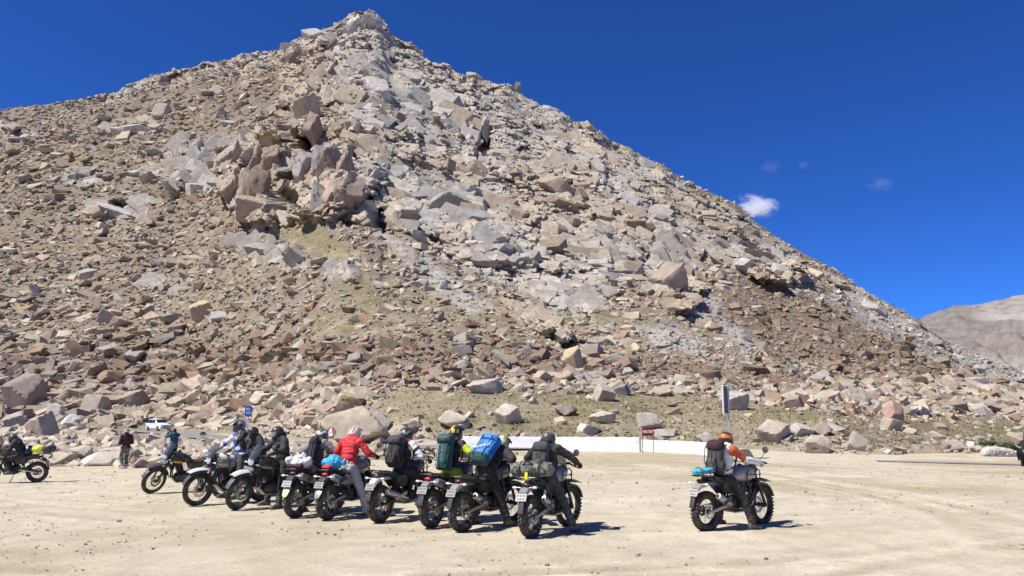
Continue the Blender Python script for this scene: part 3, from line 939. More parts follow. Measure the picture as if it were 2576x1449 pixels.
# hand-placed boulders: centre x, foot y, width, height (2576 px frame), colour, shape, label
GB = np.array((.36, .30, .255)); WB = np.array((.52, .46, .38))
BOULD = [
    (52, 1030, 92, 92, (.31, .25, .21), 0, 'huge dark greyish brown boulder leaning at the left edge of the talus'),
    (96, 1106, 80, 72, (.46, .37, .29), 2, 'big pinkish boulder with a flat front face behind the luggage laden motorcycle'),
    (26, 1086, 60, 50, (.37, .33, .29), 4, 'grey boulder at the far left beside the big pinkish flat faced boulder'),
    (138, 1054, 42, 40, (.52, .47, .41), 1, 'pale rounded boulder perched above the big pinkish flat faced boulder'),
    (234, 1038, 62, 46, (.45, .37, .30), 5, 'tan pointed boulder on the talus above the man in the bucket hat'),
    (330, 1026, 76, 46, (.37, .29, .22), 6, 'broad brown ridge shaped boulder uphill of the white car'),
    (190, 936, 46, 36, (.40, .31, .23), 7, 'brown block shaped boulder alone in a dark gap of the left talus'),
    (172, 1078, 50, 33, (.60, .55, .48), 8, 'whitish angular boulder low on the talus left of the white car'),
    (88, 1022, 44, 28, (.42, .37, .32), 3, 'grey wedge boulder just right of the huge dark boulder'),
    (612, 1018, 80, 27, (.50, .47, .42), 9, 'long light grey slab above the blue road sign'),
    (525, 1062, 64, 40, (.34, .25, .19), 10, 'brown lens shaped boulder between the white car and the blue sign'),
    (440, 1030, 60, 34, (.41, .33, .26), 11, 'tan boulder on the talus behind the man taking a picture'),
    (683, 1072, 50, 26, (.52, .44, .34), 12, 'sandy pale boulder right of the blue sign pole'),
    (820, 1028, 40, 34, (.36, .31, .27), 13, 'grey block left of the boulder with the yellow badge'),
    (740, 1012, 48, 32, (.34, .25, .19), 2, 'reddish brown boulder uphill of the two riders in black'),
    (495, 810, 66, 60, (.47, .37, .25), 4, 'large isolated tan boulder halfway up the left talus'),
    (555, 806, 50, 22, (.47, .45, .41), 1, 'flat grey stone leaning right of the large isolated tan boulder'),
    (258, 814, 50, 44, (.42, .33, .25), 9, 'pyramid shaped tan boulder halfway up the left talus'),
    (404, 296, 46, 40, (.42, .36, .30), 5, 'rounded boulder resting on the pale slab under the left skyline'),
    (238, 545, 42, 36, (.44, .33, .26), 3, 'pinkish boulder at the left end of the pale slab outcrop'),
    (1440, 935, 58, 66, (.47, .36, .23), 6, 'tall triangular tan boulder in the middle of the lower talus'),
    (1790, 832, 32, 26, (.46, .37, .25), 8, 'yellowish tan block in the pale scree on the right slope'),
    (1115, 726, 26, 26, (.47, .46, .43), 7, 'grey cube shaped block beside the pale scree chute'),
    (1060, 725, 36, 26, (.43, .35, .27), 0, 'tan boulder left of the grey cube shaped block by the scree chute'),
    (1142, 1072, 80, 40, (.50, .43, .33), 10, 'smooth low boulder on the grass bank behind the rider with the green pack'),
    (1276, 1066, 70, 52, (.47, .41, .33), 11, 'rounded boulder with a shaded right end on the grass above the white wall'),
    (1424, 1046, 58, 36, (.34, .27, .21), 12, 'dark brown jagged boulder on the grass above the white wall'),
    (1522, 1008, 58, 46, (.45, .38, .30), 13, 'upright tan boulder at the top of the grassy patch'),
    (1566, 992, 44, 27, (.27, .24, .22), 2, 'dark grey boulder behind the upright tan boulder'),
    (1517, 1064, 68, 30, (.49, .42, .33), 4, 'wide sandy boulder on the grass left of the toilet sign'),
    (1632, 1076, 60, 38, (.46, .41, .34), 1, 'rounded grey boulder right behind the red toilet sign'),
    (1479, 1092, 66, 26, (.54, .48, .39), 9, 'flat pale slab lying just above the long white wall'),
    (1676, 1098, 62, 18, (.44, .40, .34), 5, 'low grey slab behind the short white wall'),
    (1778, 1116, 40, 28, (.40, .36, .30), 3, 'grey boulder at the right end of the short white wall'),
    (1220, 988, 96, 36, (.45, .40, .33), 6, 'long smooth slab at the upper edge of the grassy bank'),
    (2249, 1060, 54, 52, (.43, .28, .21), 8, 'big reddish brown boulder standing on a cracked block on the right'),
    (2246, 1082, 50, 34, (.40, .33, .26), 7, 'cracked block under the big reddish brown boulder'),
    (2059, 1142, 74, 44, (.47, .39, .31), 0, 'sloping boulder with a red paint mark at the right edge of the lot'),
    (2162, 1134, 48, 50, (.43, .37, .30), 10, 'squat grey boulder at the lot edge right of the paint marked boulder'),
    (1952, 1114, 90, 58, (.45, .37, .29), 11, 'massive split boulder right of the signpost'),
    (2069, 1096, 62, 34, (.42, .33, .25), 12, 'brown boulder with a dark right side above the paint marked boulder'),
    (2016, 1098, 64, 34, (.47, .41, .34), 13, 'light boulder right of the massive split boulder'),
    (2001, 1028, 58, 34, (.35, .28, .22), 2, 'dark brown boulder on the slope above the massive split boulder'),
    (1850, 1032, 74, 50, (.42, .37, .32), 4, 'large grey boulder directly behind the edge on signboard'),
    (2404, 1136, 46, 28, (.46, .40, .32), 1, 'grey boulder on the right edge of the lot before the shrubs'),
    (2450, 1134, 34, 24, (.55, .50, .43), 9, 'pale angular boulder left of the whitewashed boulder'),
    (2557, 1112, 44, 24, (.52, .45, .34), 5, 'sandy boulder above the shrubs at the right edge'),
    (2556, 1060, 30, 22, (.37, .26, .18), 3, 'rusty brown boulder at the right edge of the grass'),
    (2100, 1010, 46, 26, (.43, .36, .29), 6, 'tan flat boulder on the slope left of the reddish brown boulder'),
    (244, 1174, 112, 42, (.58, .52, .43), 8, 'long pale slab in the rubble left of the man in the bucket hat'),
    (363, 1177, 62, 24, (.38, .31, .25), 7, 'low brown boulder at the lot edge beside the unridden motorcycle'),
    (205, 1158, 44, 34, (.46, .40, .33), 0, 'tan wedge rock in the rubble right of the dark luggage roll'),
    (955, 1092, 64, 56, (.40, .35, .30), 10, 'rough grey boulder leaning on the right of the emblem boulder'),
    (955, 1116, 34, 18, (.55, .48, .39), 12, 'small pale boulder at the foot of the emblem boulder'),
]
def boulder(px, py, w_, h_, col, shp, label, Yd_=None, depth=.8, tilt=None, name='boulder'):
    p, idx = on_slope(px, py)
    k = p.y / F
    v, f = HI[shp % len(HI)]
    key = 'boulder_%d' % (shp % len(HI))
    if key not in bpy.data.meshes:
        m_ = tri_mesh(key, v, f, M_BOULD)
        m_.polygons.foreach_set('use_smooth', [True] * len(m_.polygons))
        m_.set_sharp_from_angle(angle=R(32))
    me_ = bpy.data.meshes[key]
    o = bpy.data.objects.new(name, me_); COL.objects.link(o)
    hh = h_ * k * .62
    o.scale = (w_ * k / 2, w_ * k / 2 * depth, hh)
    o.location = (p.x, p.y + w_ * k * .15, p.z + h_ * k - hh)
    o.rotation_euler = (0, 0, 0) if tilt is None else tilt
    o.color = (*col, 1)
    tag(o, label, 'boulder')
    return o
for bdef in BOULD:
    o = boulder(*bdef)
    o['group'] = 'boulders of the talus and the lot edge'

# the two painted boulders
emb = boulder(888, 1120, 172, 96, (.44, .36, .265), 3, 'huge smooth tan boulder with a round red and white emblem painted on it', depth=.75)
emb['group'] = 'boulders of the talus and the lot edge'
bad = boulder(872, 1042, 84, 58, (.42, .33, .24), 7, 'brown block boulder carrying a yellow and black painted badge', depth=.8)
bad['group'] = 'boulders of the talus and the lot edge'
mw = mat('whitewash', (.78, .77, .73), .9, scale=6, var=.10, bump=.4, bscale=14, dirt=.25)

# ---- crags: the big slabs and pillars that stand out of the rock face, parts of the mountain
G1, G2, T1, T2, B1, RU, L1 = (.47, .44, .395), (.40, .37, .33), (.46, .375, .285), (.42, .335, .25), (.33, .255, .195), (.44, .31, .20), (.56, .52, .46)
def z1(x, y, w_, h_): return (502.8 + .3906 * x, 125.9 + .3906 * y, .3906 * w_, .3906 * h_)
def z2(x, y, w_, h_): return (1533.4 + .4047 * x, 319.5 + .4047 * y, .4047 * w_, .4047 * h_)
def z3(x, y, w_, h_): return (.3475 * x, 191.7 + .3475 * y, .3475 * w_, .3475 * h_)
def z4(x, y, w_, h_): return (638.9 + .3475 * x, .3475 * y, .3475 * w_, .3475 * h_)
CRAGS = [
    # box in the photograph, colour, push towards the lot (share of depth), roll in degrees, name
    (z1(270, 800, 230, 400), T1, .55, 4, 'rock_pillar'), (z1(420, 820, 170, 380), B1, .5, -4, 'rock_pillar'), (z1(340, 1030, 270, 190), T2, .7, 8, 'rock_slab'),
    (z1(575, 860, 110, 380), B1, -1.3, 3, 'rock_pillar'), (z1(725, 880, 170, 420), G2, .3, -3, 'rock_pillar'), (z1(900, 850, 190, 420), T2, .5, 5, 'rock_pillar'),
    (z1(960, 1000, 150, 230), B1, .6, -6, 'rock_pillar'), (z1(480, 560, 210, 170), RU, .5, -18, 'rock_slab'), (z1(690, 390, 110, 140), T1, .5, 3, 'rock_pillar'),
    (z1(725, 500, 80, 150), B1, .3, 0, 'rock_pillar'), (z1(50, 690, 130, 140), L1, .2, 6, 'rock_slab'), (z1(140, 740, 120, 120), G1, .25, -10, 'rock_slab'),
    (z1(70, 880, 180, 170), L1, .1, 10, 'rock_slab'), (z1(1275, 440, 110, 120), B1, .5, 0, 'rock_slab'), (z1(1150, 270, 250, 150), L1, 0, 14, 'rock_slab'),
    (z1(1390, 330, 210, 120), G1, .1, 20, 'rock_slab'), (z1(1560, 420, 100, 95), L1, .4, 12, 'rock_slab'), (z1(1340, 180, 190, 90), L1, .1, 12, 'rock_slab'),
    (z1(1490, 620, 150, 110), L1, .2, 8, 'rock_slab'), (z1(1600, 1000, 330, 190), G2, .5, -14, 'rock_slab'), (z1(1750, 910, 200, 80), G1, .8, 16, 'rock_slab'),
    (z1(1780, 790, 170, 190), T1, .15, 10, 'rock_slab'), (z1(1740, 1090, 330, 150), G1, .4, -12, 'rock_slab'), (z1(1480, 1110, 190, 160), G1, .4, 8, 'rock_slab'),
    (z1(1350, 1080, 140, 110), T1, .3, -5, 'rock_slab'), (z1(1400, 1210, 130, 110), L1, .5, -10, 'rock_slab'), (z1(1880, 1230, 300, 200), G1, .3, 14, 'rock_slab'),
    (z1(1975, 1290, 120, 80), G2, .8, 6, 'rock_slab'), (z1(2070, 1080, 160, 150), T2, .6, -6, 'rock_slab'), (z1(1590, 1280, 150, 110), T1, .5, 0, 'rock_slab'),
    (z1(2070, 1390, 170, 80), G1, .3, 14, 'rock_slab'), (z1(2290, 880, 260, 120), T1, .3, 10, 'rock_slab'), (z1(2400, 1120, 130, 120), T1, .5, 0, 'rock_slab'),
    (z1(2330, 990, 210, 90), T2, .45, 4, 'rock_slab'), (z1(2450, 950, 90, 140), B1, .6, -12, 'rock_slab'), (z1(1250, 830, 220, 150), G1, 0, -16, 'rock_slab'),
    (z1(1130, 820, 150, 130), G1, .1, 8, 'rock_slab'), (z1(1090, 1000, 150, 100), L1, .1, 10, 'rock_slab'), (z1(1290, 950, 190, 90), T1, .1, 12, 'rock_slab'),
    (z1(410, 1290, 330, 110), G2, .3, -8, 'rock_slab'), (z1(650, 1360, 220, 70), G2, .3, 4, 'rock_slab'), (z1(450, 1120, 170, 90), B1, .3, 0, 'rock_slab'),
    (z1(190, 480, 120, 60), G1, .3, -10, 'rock_slab'), (z1(900, 520, 110, 80), T2, .4, 0, 'rock_slab'), (z1(1080, 530, 110, 110), G1, .3, 0, 'rock_slab'),
    (z1(1600, 760, 100, 90), T2, .3, 30, 'rock_slab'), (z1(1450, 760, 90, 60), B1, .6, 0, 'rock_slab'), (z1(2050, 820, 130, 110), T2, .2, 30, 'rock_slab'), (z1(1700, 560, 60, 170), G2, .3, -8, 'rock_pillar'),
    (z1(1830, 520, 60, 130), G2, .3, 4, 'rock_pillar'),
    (z2(110, 900, 190, 150), T1, .4, 6, 'rock_slab'), (z2(370, 980, 230, 260), T1, .3, 14, 'rock_slab'), (z2(470, 910, 100, 130), B1, .6, 20, 'rock_slab'),
    (z2(650, 600, 160, 80), G2, .3, 10, 'rock_slab'), (z2(690, 740, 170, 110), G2, .2, 8, 'rock_slab'), (z2(880, 650, 130, 60), T2, .4, 8, 'rock_slab'),
    (z2(980, 740, 110, 80), B1, .5, 0, 'rock_slab'), (z2(840, 870, 120, 90), L1, .3, 6, 'rock_slab'), (z2(960, 850, 150, 110), T1, .3, 4, 'rock_slab'),
    (z2(1050, 910, 130, 130), L1, .45, -20, 'rock_slab'), (z2(1150, 960, 90, 80), T2, .6, 0, 'rock_slab'), (z2(1650, 1140, 180, 80), L1, .2, 20, 'rock_slab'),
    (z2(110, 460, 150, 130), L1, .1, 10, 'rock_slab'), (z2(300, 580, 130, 80), G2, .3, 6, 'rock_slab'), (z2(160, 620, 150, 110), B1, .4, 0, 'rock_slab'), (z2(470, 690, 120, 60), T1, .5, 4, 'rock_slab'),
    (z2(430, 380, 120, 70), G1, .3, 14, 'rock_slab'), (z2(230, 240, 120, 60), L1, .3, 18, 'rock_slab'), (z2(900, 800, 220, 50), T2, .7, 2, 'rock_slab'),
    (z3(830, 1000, 330, 130), L1, 0, 10, 'rock_slab'), (z3(1130, 740, 250, 90), L1, .1, 6, 'rock_slab'), (z3(1460, 690, 230, 160), L1, .1, 8, 'rock_slab'),
    (z3(1440, 830, 200, 130), L1, 0, -4, 'rock_slab'), (z3(950, 380, 340, 90), L1, 0, -12, 'rock_slab'), (z3(900, 730, 210, 80), B1, .4, -14, 'rock_slab'),
    (z3(1140, 560, 190, 60), G1, .4, 2, 'rock_slab'), (z3(1250, 800, 170, 50), G1, .3, 4, 'rock_slab'), (z3(560, 740, 130, 80), G2, .2, -30, 'rock_slab'), (z3(450, 460, 150, 60), T2, .4, -14, 'rock_slab'),
    (z3(110, 465, 160, 40), G2, .5, -10, 'rock_slab'), (z3(30, 350, 90, 60), L1, .1, 0, 'rock_slab'), (z3(1080, 1220, 150, 80), G2, .2, 0, 'rock_slab'), (z3(1200, 1370, 260, 80), G2, .2, 8, 'rock_slab'),
    (z4(800, 200, 230, 180), L1, -.2, 0, 'rock_pillar'), (z4(760, 150, 90, 120), T1, .0, 4, 'rock_slab'), (z4(860, 160, 100, 140), T1, -.1, -8, 'rock_slab'), (z4(700, 220, 110, 120), L1, .1, 6, 'rock_slab'), (z4(430, 270, 190, 110), L1, .2, -14, 'rock_slab'),
    (z4(640, 400, 160, 110), L1, .2, 20, 'rock_slab'), (z4(870, 510, 100, 50), L1, .4, 8, 'rock_slab'), (z4(490, 430, 110, 80), B1, .4, 0, 'rock_slab'), (z4(260, 440, 130, 100), B1, .4, 6, 'rock_slab'),
    (z4(560, 290, 150, 110), G1, .2, 10, 'rock_slab'), (z4(250, 340, 130, 70), L1, .2, -20, 'rock_slab'), (z4(1180, 380, 70, 60), G2, .2, 0, 'rock_slab'), (z4(1380, 480, 110, 40), G1, .2, 6, 'rock_slab'), (z4(1600, 560, 140, 60), G2, .2, 10, 'rock_slab'),
    (z4(1860, 640, 90, 60), G2, .2, 0, 'rock_slab'), (z4(2420, 920, 130, 70), T1, .2, 14, 'rock_slab'), (z4(2150, 800, 160, 60), G1, .2, 14, 'rock_slab'),
]
M_CRAG = rock_mat('crag_rock', 'object')
for n_ in M_CRAG.node_tree.nodes:
    if n_.type == 'TEX_NOISE':
        n_.inputs['Scale'].default_value *= .28
    if n_.type == 'BUMP':
        n_.inputs['Distance'].default_value = .9
        n_.inputs['Strength'].default_value = .7
CR = [rock_shape(900 + k, 4, g_, rd, .07) for k, (g_, rd) in enumerate([(3, 90), (4, 140), (5, 70), (3, 60), (6, 100), (2, 120), (4, 80), (5, 160), (7, 60), (3, 200)])]
def buttress_shape(seed):
    """a weathered block: worn edges, hollows and a few open cracks across the face"""
    p, f = rock_shape(seed, 4, 7, 22, .10)
    q_ = p + seed
    w1 = fbm(q_, .9, seed + 1, 3)
    p = p * (1 + .16 * (w1 - .5) * 2)[:, None]
    cr = np.minimum(np.abs(fbm(q_ * np.array((1, .6, .45)), .8, seed + 2, 2) - .5), np.abs(fbm(q_ * np.array((.5, .6, 1.1)), .9, seed + 3, 2) - .5) * 1.3)
    p = p * (1 - .13 * (1 - sstep(0, .022, cr)))[:, None]
    p -= (p.max(0) + p.min(0)) / 2; p /= (p.max(0) - p.min(0)) / 2
    return p, f
CO = [buttress_shape(140 + k) for k in range(8)]
CG = rs(31)
def crag_mesh(kind, shp):
    key = '%s_%d' % (kind, shp)
    if key not in bpy.data.meshes:
        v, f = (CR if kind == 'crag' else CO)[shp]
        m_ = tri_mesh(key, v, f, M_CRAG)
        m_.polygons.foreach_set('use_smooth', [True] * len(m_.polygons)); m_.set_sharp_from_angle(angle=R(24))
    return bpy.data.meshes[key]
def crag(nm, mesh, cx_, cy_, w_, h_, col, pu, roll, dk=.55, yawr=26, pitch=(-26, -4)):
    p, idx = on_slope(cx_, cy_)
    k = P[idx, 1] / F
    o = bpy.data.objects.new(nm, mesh); COL.objects.link(o)
    dep = max(4.0, min(w_, h_) * k * dk)
    o.scale = (w_ * k * .53, dep, h_ * k * .53)
    # bedded in the face that shows here, standing out of it by a share of its depth
    o.location = at(cx_, cy_, p.y - dep * (pu - .55))
    o.rotation_euler = (R(CG.uniform(*pitch)), R(roll), R(CG.uniform(-yawr, yawr)))
    o.color = (*(np.array(col) * CG.uniform(.92, 1.08)), 1)
    o.parent = mountain
for n_, ((cx_, cy_, w_, h_), col, pu, roll, nm) in enumerate(CRAGS):
    if nm == 'rock_pillar':
        # a buttress: jointed blocks standing in columns, every joint a little open
        nc = 2 if w_ > 60 else 1
        nr_ = 2 if h_ > 80 else 1
        for q_ in range(nc):
            fr = (q_ + .5) / nc - .5
            pc = pu + CG.uniform(-.25, .45)
            for r_ in range(nr_):
                fz = (r_ + .5 + CG.uniform(-.12, .12)) / nr_ - .5
                crag('rock_block', crag_mesh('buttress', CG.randint(0, len(CO))), cx_ + w_ * fr + CG.uniform(-2, 2), cy_ + h_ * fz, w_ / nc * CG.uniform(1.2, 1.5), h_ / nr_ * CG.uniform(1.35, 1.7),
                     np.array(col) * CG.uniform(.88, 1.1), pc * .7 + CG.uniform(-.15, .10), CG.uniform(-5, 5), .85, 28, (-8, 2))
    else:
        crag(nm, crag_mesh('crag', CG.randint(0, len(CR))), cx_, cy_, w_, h_, col, pu, roll + 12)
        # a second broken-off piece beside it
        if CG.uniform() < .7:
            crag(nm, crag_mesh('crag', CG.randint(0, len(CR))), cx_ + w_ * CG.choice((-.55, .55)), cy_ + h_ * CG.uniform(-.3, .4), w_ * CG.uniform(.35, .6), h_ * CG.uniform(.4, .8), np.array(col) * CG.uniform(.85, 1.05), pu * .8, roll + 12)

# ---- the fractured face itself: jointed slabs bedded side by side, all dipping the same way
SG = rs(55)
def slab_shape(seed):
    g = rs(seed)
    bm = bmesh.new()
    pts = np.array([(a, b, c_) for a in (-1, 1) for b in (-1, 1) for c_ in (-1, 1)], float)
    pts[:, :2] *= g.uniform(.6, 1, (8, 2)); pts[4:, 2] *= 1
    pts[:, 2] *= np.where(pts[:, 2] > 0, g.uniform(.55, 1, 8), 1)
    ext = np.array([(g.uniform(-.3, .3), g.choice((-1, 1)) * g.uniform(.9, 1.1), g.uniform(-.3, .8)), (g.choice((-1, 1)) * g.uniform(.95, 1.15), g.uniform(-.4, .4), g.uniform(-.2, .8))])
    vs_ = [bm.verts.new(p) for p in np.concatenate((pts, ext))]
    bmesh.ops.convex_hull(bm, input=vs_)
    for q in [q for q in bm.verts if not q.link_faces]: bm.verts.remove(q)
    bmesh.ops.triangulate(bm, faces=bm.faces); bm.verts.index_update()
    v = np.array([q.co[:] for q in bm.verts]); f = np.array([[q.index for q in p.verts] for p in bm.faces]); bm.free()
    return v, f
SL = [slab_shape(700 + k) for k in range(24)]
NS = 6000
sw_ = cliff * FRONT * (1 - .55 * smooth_) * (.7 + .6 * lots) * (1 - .8 * gul) * (1 - .85 * pil)
sp = SG.choice(len(P2), NS, p=sw_ / sw_.sum())
sfr = (sp % NR) / NRW
ssz = np.clip(12.5 * np.exp(SG.normal(0, .58, NS)) * (1 + .9 * smooth_[sp]) * (1 - .35 * lots[sp]), 4.0, 66)
ssz = np.minimum(ssz, np.where(sfr > .95, 11, 99))
sm_m = ssz * P[sp, 1] / F
lowf = fbm(P[sp], 48, 81, 2); lowg = fbm(P[sp], 48, 83, 2)
nrm = N[sp] * .50 + np.array((0, -.62, .12)) + np.stack((lowf - .5, 0 * lowf, lowg - .5), 1) * 1.1 + SG.normal(0, .10, (NS, 3))
nrm /= np.linalg.norm(nrm, axis=1, keepdims=True)
ang = R(-30) + (lowg - .5) * 1.6 + SG.normal(0, .20, NS) + np.where(pil[sp] > .4, R(100), 0)
td = np.stack((np.cos(ang), 0 * ang, np.sin(ang)), 1)
td -= nrm * (td * nrm).sum(1, keepdims=True); td /= np.linalg.norm(td, axis=1, keepdims=True)
bd = np.cross(nrm, td)
la, lb, lc = sm_m * SG.uniform(.65, 1.05, NS), sm_m * SG.uniform(.38, .62, NS), sm_m * SG.uniform(.16, .36, NS)
sc_ = rock[sp] * SG.uniform(.80, 1.14, (NS, 1))
tn = SG.uniform(0, 1, NS) < .12 + .35 * tanw[sp]
sc_ = np.where(tn[:, None], C_TAN * SG.uniform(.8, 1.12, (NS, 1)), sc_)
spos = P2[sp] - nrm * (lc * SG.uniform(.35, .88, NS))[:, None]
big_ = np.argsort(-ssz)[:110]; isbig = np.zeros(NS, bool); isbig[big_] = True
shp_ = SG.randint(0, len(SL), NS)
AV, AT, AC, off = [], [], [], 0
for pi in range(len(SL)):
    sel = np.where((shp_ == pi) & ~isbig)[0]; v, f = SL[pi]
    q_ = v[None, :, 0:1] * (td[sel] * la[sel][:, None])[:, None, :] + v[None, :, 1:2] * (bd[sel] * lb[sel][:, None])[:, None, :] + v[None, :, 2:3] * (nrm[sel] * lc[sel][:, None])[:, None, :] + spos[sel][:, None, :]
    AV.append(q_.reshape(-1, 3)); AT.append((f[None] + (np.arange(len(sel)) * len(v))[:, None, None] + off).reshape(-1, 3)); AC.append(np.repeat(sc_[sel], len(v), 0)); off += len(sel) * len(v)
fb_ = link('fractured_slabs', tri_mesh('fractured_slabs', np.concatenate(AV), np.concatenate(AT), M_MOUNT, np.clip(np.concatenate(AC), .03, .7)), mountain)
fb_['kind'] = 'stuff'
for i_ in big_:
    key = 'slab_%d' % shp_[i_]
    if key not in bpy.data.meshes: tri_mesh(key, *SL[shp_[i_]], M_CRAG)
    o = bpy.data.objects.new('rock_slab', bpy.data.meshes[key]); COL.objects.link(o); o.parent = mountain
    Mx = Matrix.Identity(4)
    for q_ in range(3):
        Mx[q_][0], Mx[q_][1], Mx[q_][2], Mx[q_][3] = td[i_, q_] * la[i_], bd[i_, q_] * lb[i_], nrm[i_, q_] * lc[i_], spos[i_, q_]
    o.matrix_local = Mx; o.color = (*np.clip(sc_[i_], .03, .7), 1)

# the 300 that show largest become boulders of their own, the rest one mass of loose rock
vis = (pos[:, 2] > -90)
order = np.argsort(-spx)
used_px = [(b_[0], b_[1] - b_[3] / 2, max(b_[2], b_[3]) * .42) for b_ in BOULD] + [(890, 1075, 62), (872, 1015, 34)]
ok = np.ones(NROCK, bool)
rx_, ry_ = PX2[pick], PY2[pick]
for (ux, uy, ur) in used_px:
    ok &= ~((np.hypot(rx_ - ux, ry_ - uy) < ur) & (spx > ur * .25))
n_ind = 300 - len(BOULD) - 2
chosen = []
for k in order:
    if not ok[k] or cliff[pick[k]] > .5: continue
    if not (5 < rx_[k] < 2570 and ry_[k] < 1180): continue
    chosen.append(k)
    if len(chosen) >= n_ind: break
ind = np.zeros(NROCK, bool); ind[chosen] = True

LAND = [('the white car', 398, 1070), ('the blue road sign', 621, 1040), ('the emblem boulder', 885, 1075), ('the yellow badged boulder', 872, 1012), ('the red toilet sign', 1631, 1085),
    ('the tall signboard', 1832, 1010), ('the triangular tan boulder', 1440, 905), ('the large isolated tan boulder', 495, 782), ('the pyramid shaped boulder', 258, 795), ('the huge dark boulder', 58, 985),
    ('the pinkish flat faced boulder', 96, 1075), ('the whitewashed rock', 2516, 1140), ('the reddish brown boulder', 2249, 1035), ('the pale scree chute', 1080, 680), ('the right scree patch', 1850, 820),
    ('the person in the bucket hat', 318, 1110), ('the kilometre stone', 510, 1096), ('the paint marked boulder', 2059, 1120), ('the massive split boulder', 1952, 1085), ('the long light grey slab', 612, 1005),
    ('the broad brown ridge boulder', 330, 1003), ('the upright tan boulder', 1522, 985), ('the long smooth slab', 1220, 970), ('the flat grey outcrop', 655, 630), ('the pale slab outcrop', 300, 530),
    ('the brown cliff pillars', 740, 480), ('the yellowish tan block', 1790, 820), ('the lone rider', 1840, 1200), ('the long white wall', 1390, 1115), ('the low brown lot edge boulder', 363, 1165),
    ('the dark rock outcrop', 1340, 790), ('the right end of the slope', 2500, 980), ('the left end of the lot', 40, 1150), ('the grey outcrop by the grass', 415, 715), ('the left skyline', 60, 300),
    ('the brown boulder belt', 1150, 900), ('the upper right talus', 2200, 880), ('the middle of the left talus', 250, 640), ('the left grassy hollow', 860, 820), ('the dark luggage roll', 130, 1118)]
def place_words(x, y):
    d = [math.hypot((x - q_[1]), (y - q_[2]) * 1.4) for q_ in LAND]
    nm, lx, ly = LAND[int(np.argmin(d))]
    dx_, dy_ = x - lx, (y - ly) * 1.4
    far_ = 'just ' if min(d) < 55 else ('well ' if min(d) > 150 else '')
    v_ = 'below' if dy_ > 0 else 'above'; h_ = 'right' if dx_ > 0 else 'left'
    if abs(dx_) > 2.2 * abs(dy_): return far_ + h_ + ' of ' + nm
    if abs(dy_) > 2.2 * abs(dx_): return far_ + v_ + ' ' + nm
    return v_ + ' and ' + h_ + ' of ' + nm
def col_word(c):
    l = c.mean(); wm = c[0] / c[2]
    if l > .46: return 'whitish'
    if wm > 2.1: return 'rusty'
    if l < .24: return 'dark brown' if wm > 1.5 else 'dark grey'
    if wm > 1.65: return 'tan' if l > .29 else 'brown'
    return 'light grey' if l > .36 else 'grey'
LABS = {}
for n_, k in enumerate(chosen):
    g = RG
    shp = g.randint(0, len(HI))
    key = 'boulder_%d' % shp
    if key not in bpy.data.meshes:
        v, f = HI[shp]
        m_ = tri_mesh(key, v, f, M_BOULD)
        m_.polygons.foreach_set('use_smooth', [True] * len(m_.polygons))
        m_.set_sharp_from_angle(angle=R(32))
    o = bpy.data.objects.new('boulder', bpy.data.meshes[key]); COL.objects.link(o)
    fl = g.uniform(.42, .85)
    s_ = sz[k] * .58
    o.scale = (s_ * g.uniform(.95, 1.35), s_ * g.uniform(.8, 1.1), s_ * fl)
    o.location = Vector(pos[k]) + Vector((0, 0, s_ * fl * .25))
    o.rotation_euler = (g.normal(0, .25), g.normal(0, .25), g.uniform(0, 6.28))
    o.color = (*np.clip(base[k], .05, .6), 1)
    shape = 'flat' if fl < .55 else 'blocky' if fl > .72 else 'angular'
    size = 'large ' if spx[k] > 34 else 'mid-sized ' if spx[k] > 26 else 'smaller '
    lab = size + col_word(base[k]) + ' ' + shape + ' boulder ' + place_words(rx_[k], ry_[k])
    tag(o, lab, 'boulder', 'boulders of the talus and the lot edge')
    LABS.setdefault(lab, []).append((rx_[k], o))
for lab, os_ in LABS.items():
    if len(os_) == 2:       # two of a kind by the same landmark: tell them apart by which lies farther left
        os_.sort(key=lambda q_: q_[0])
        for w__, (x_, o) in zip(('left-hand', 'right-hand'), os_): o['label'] = w__ + ' ' + lab
    elif len(os_) > 2:
        os_.sort(key=lambda q_: q_[0]); n__ = len(os_)
        for i_, (x_, o) in enumerate(os_):
            w__ = 'leftmost' if i_ == 0 else 'rightmost' if i_ == n__ - 1 else ('middle' if n__ == 3 else ('second', 'third', 'fourth', 'fifth', 'sixth', 'seventh', 'eighth')[min(i_ - 1, 6)] + ' from left')
            o['label'] = w__ + ' ' + lab

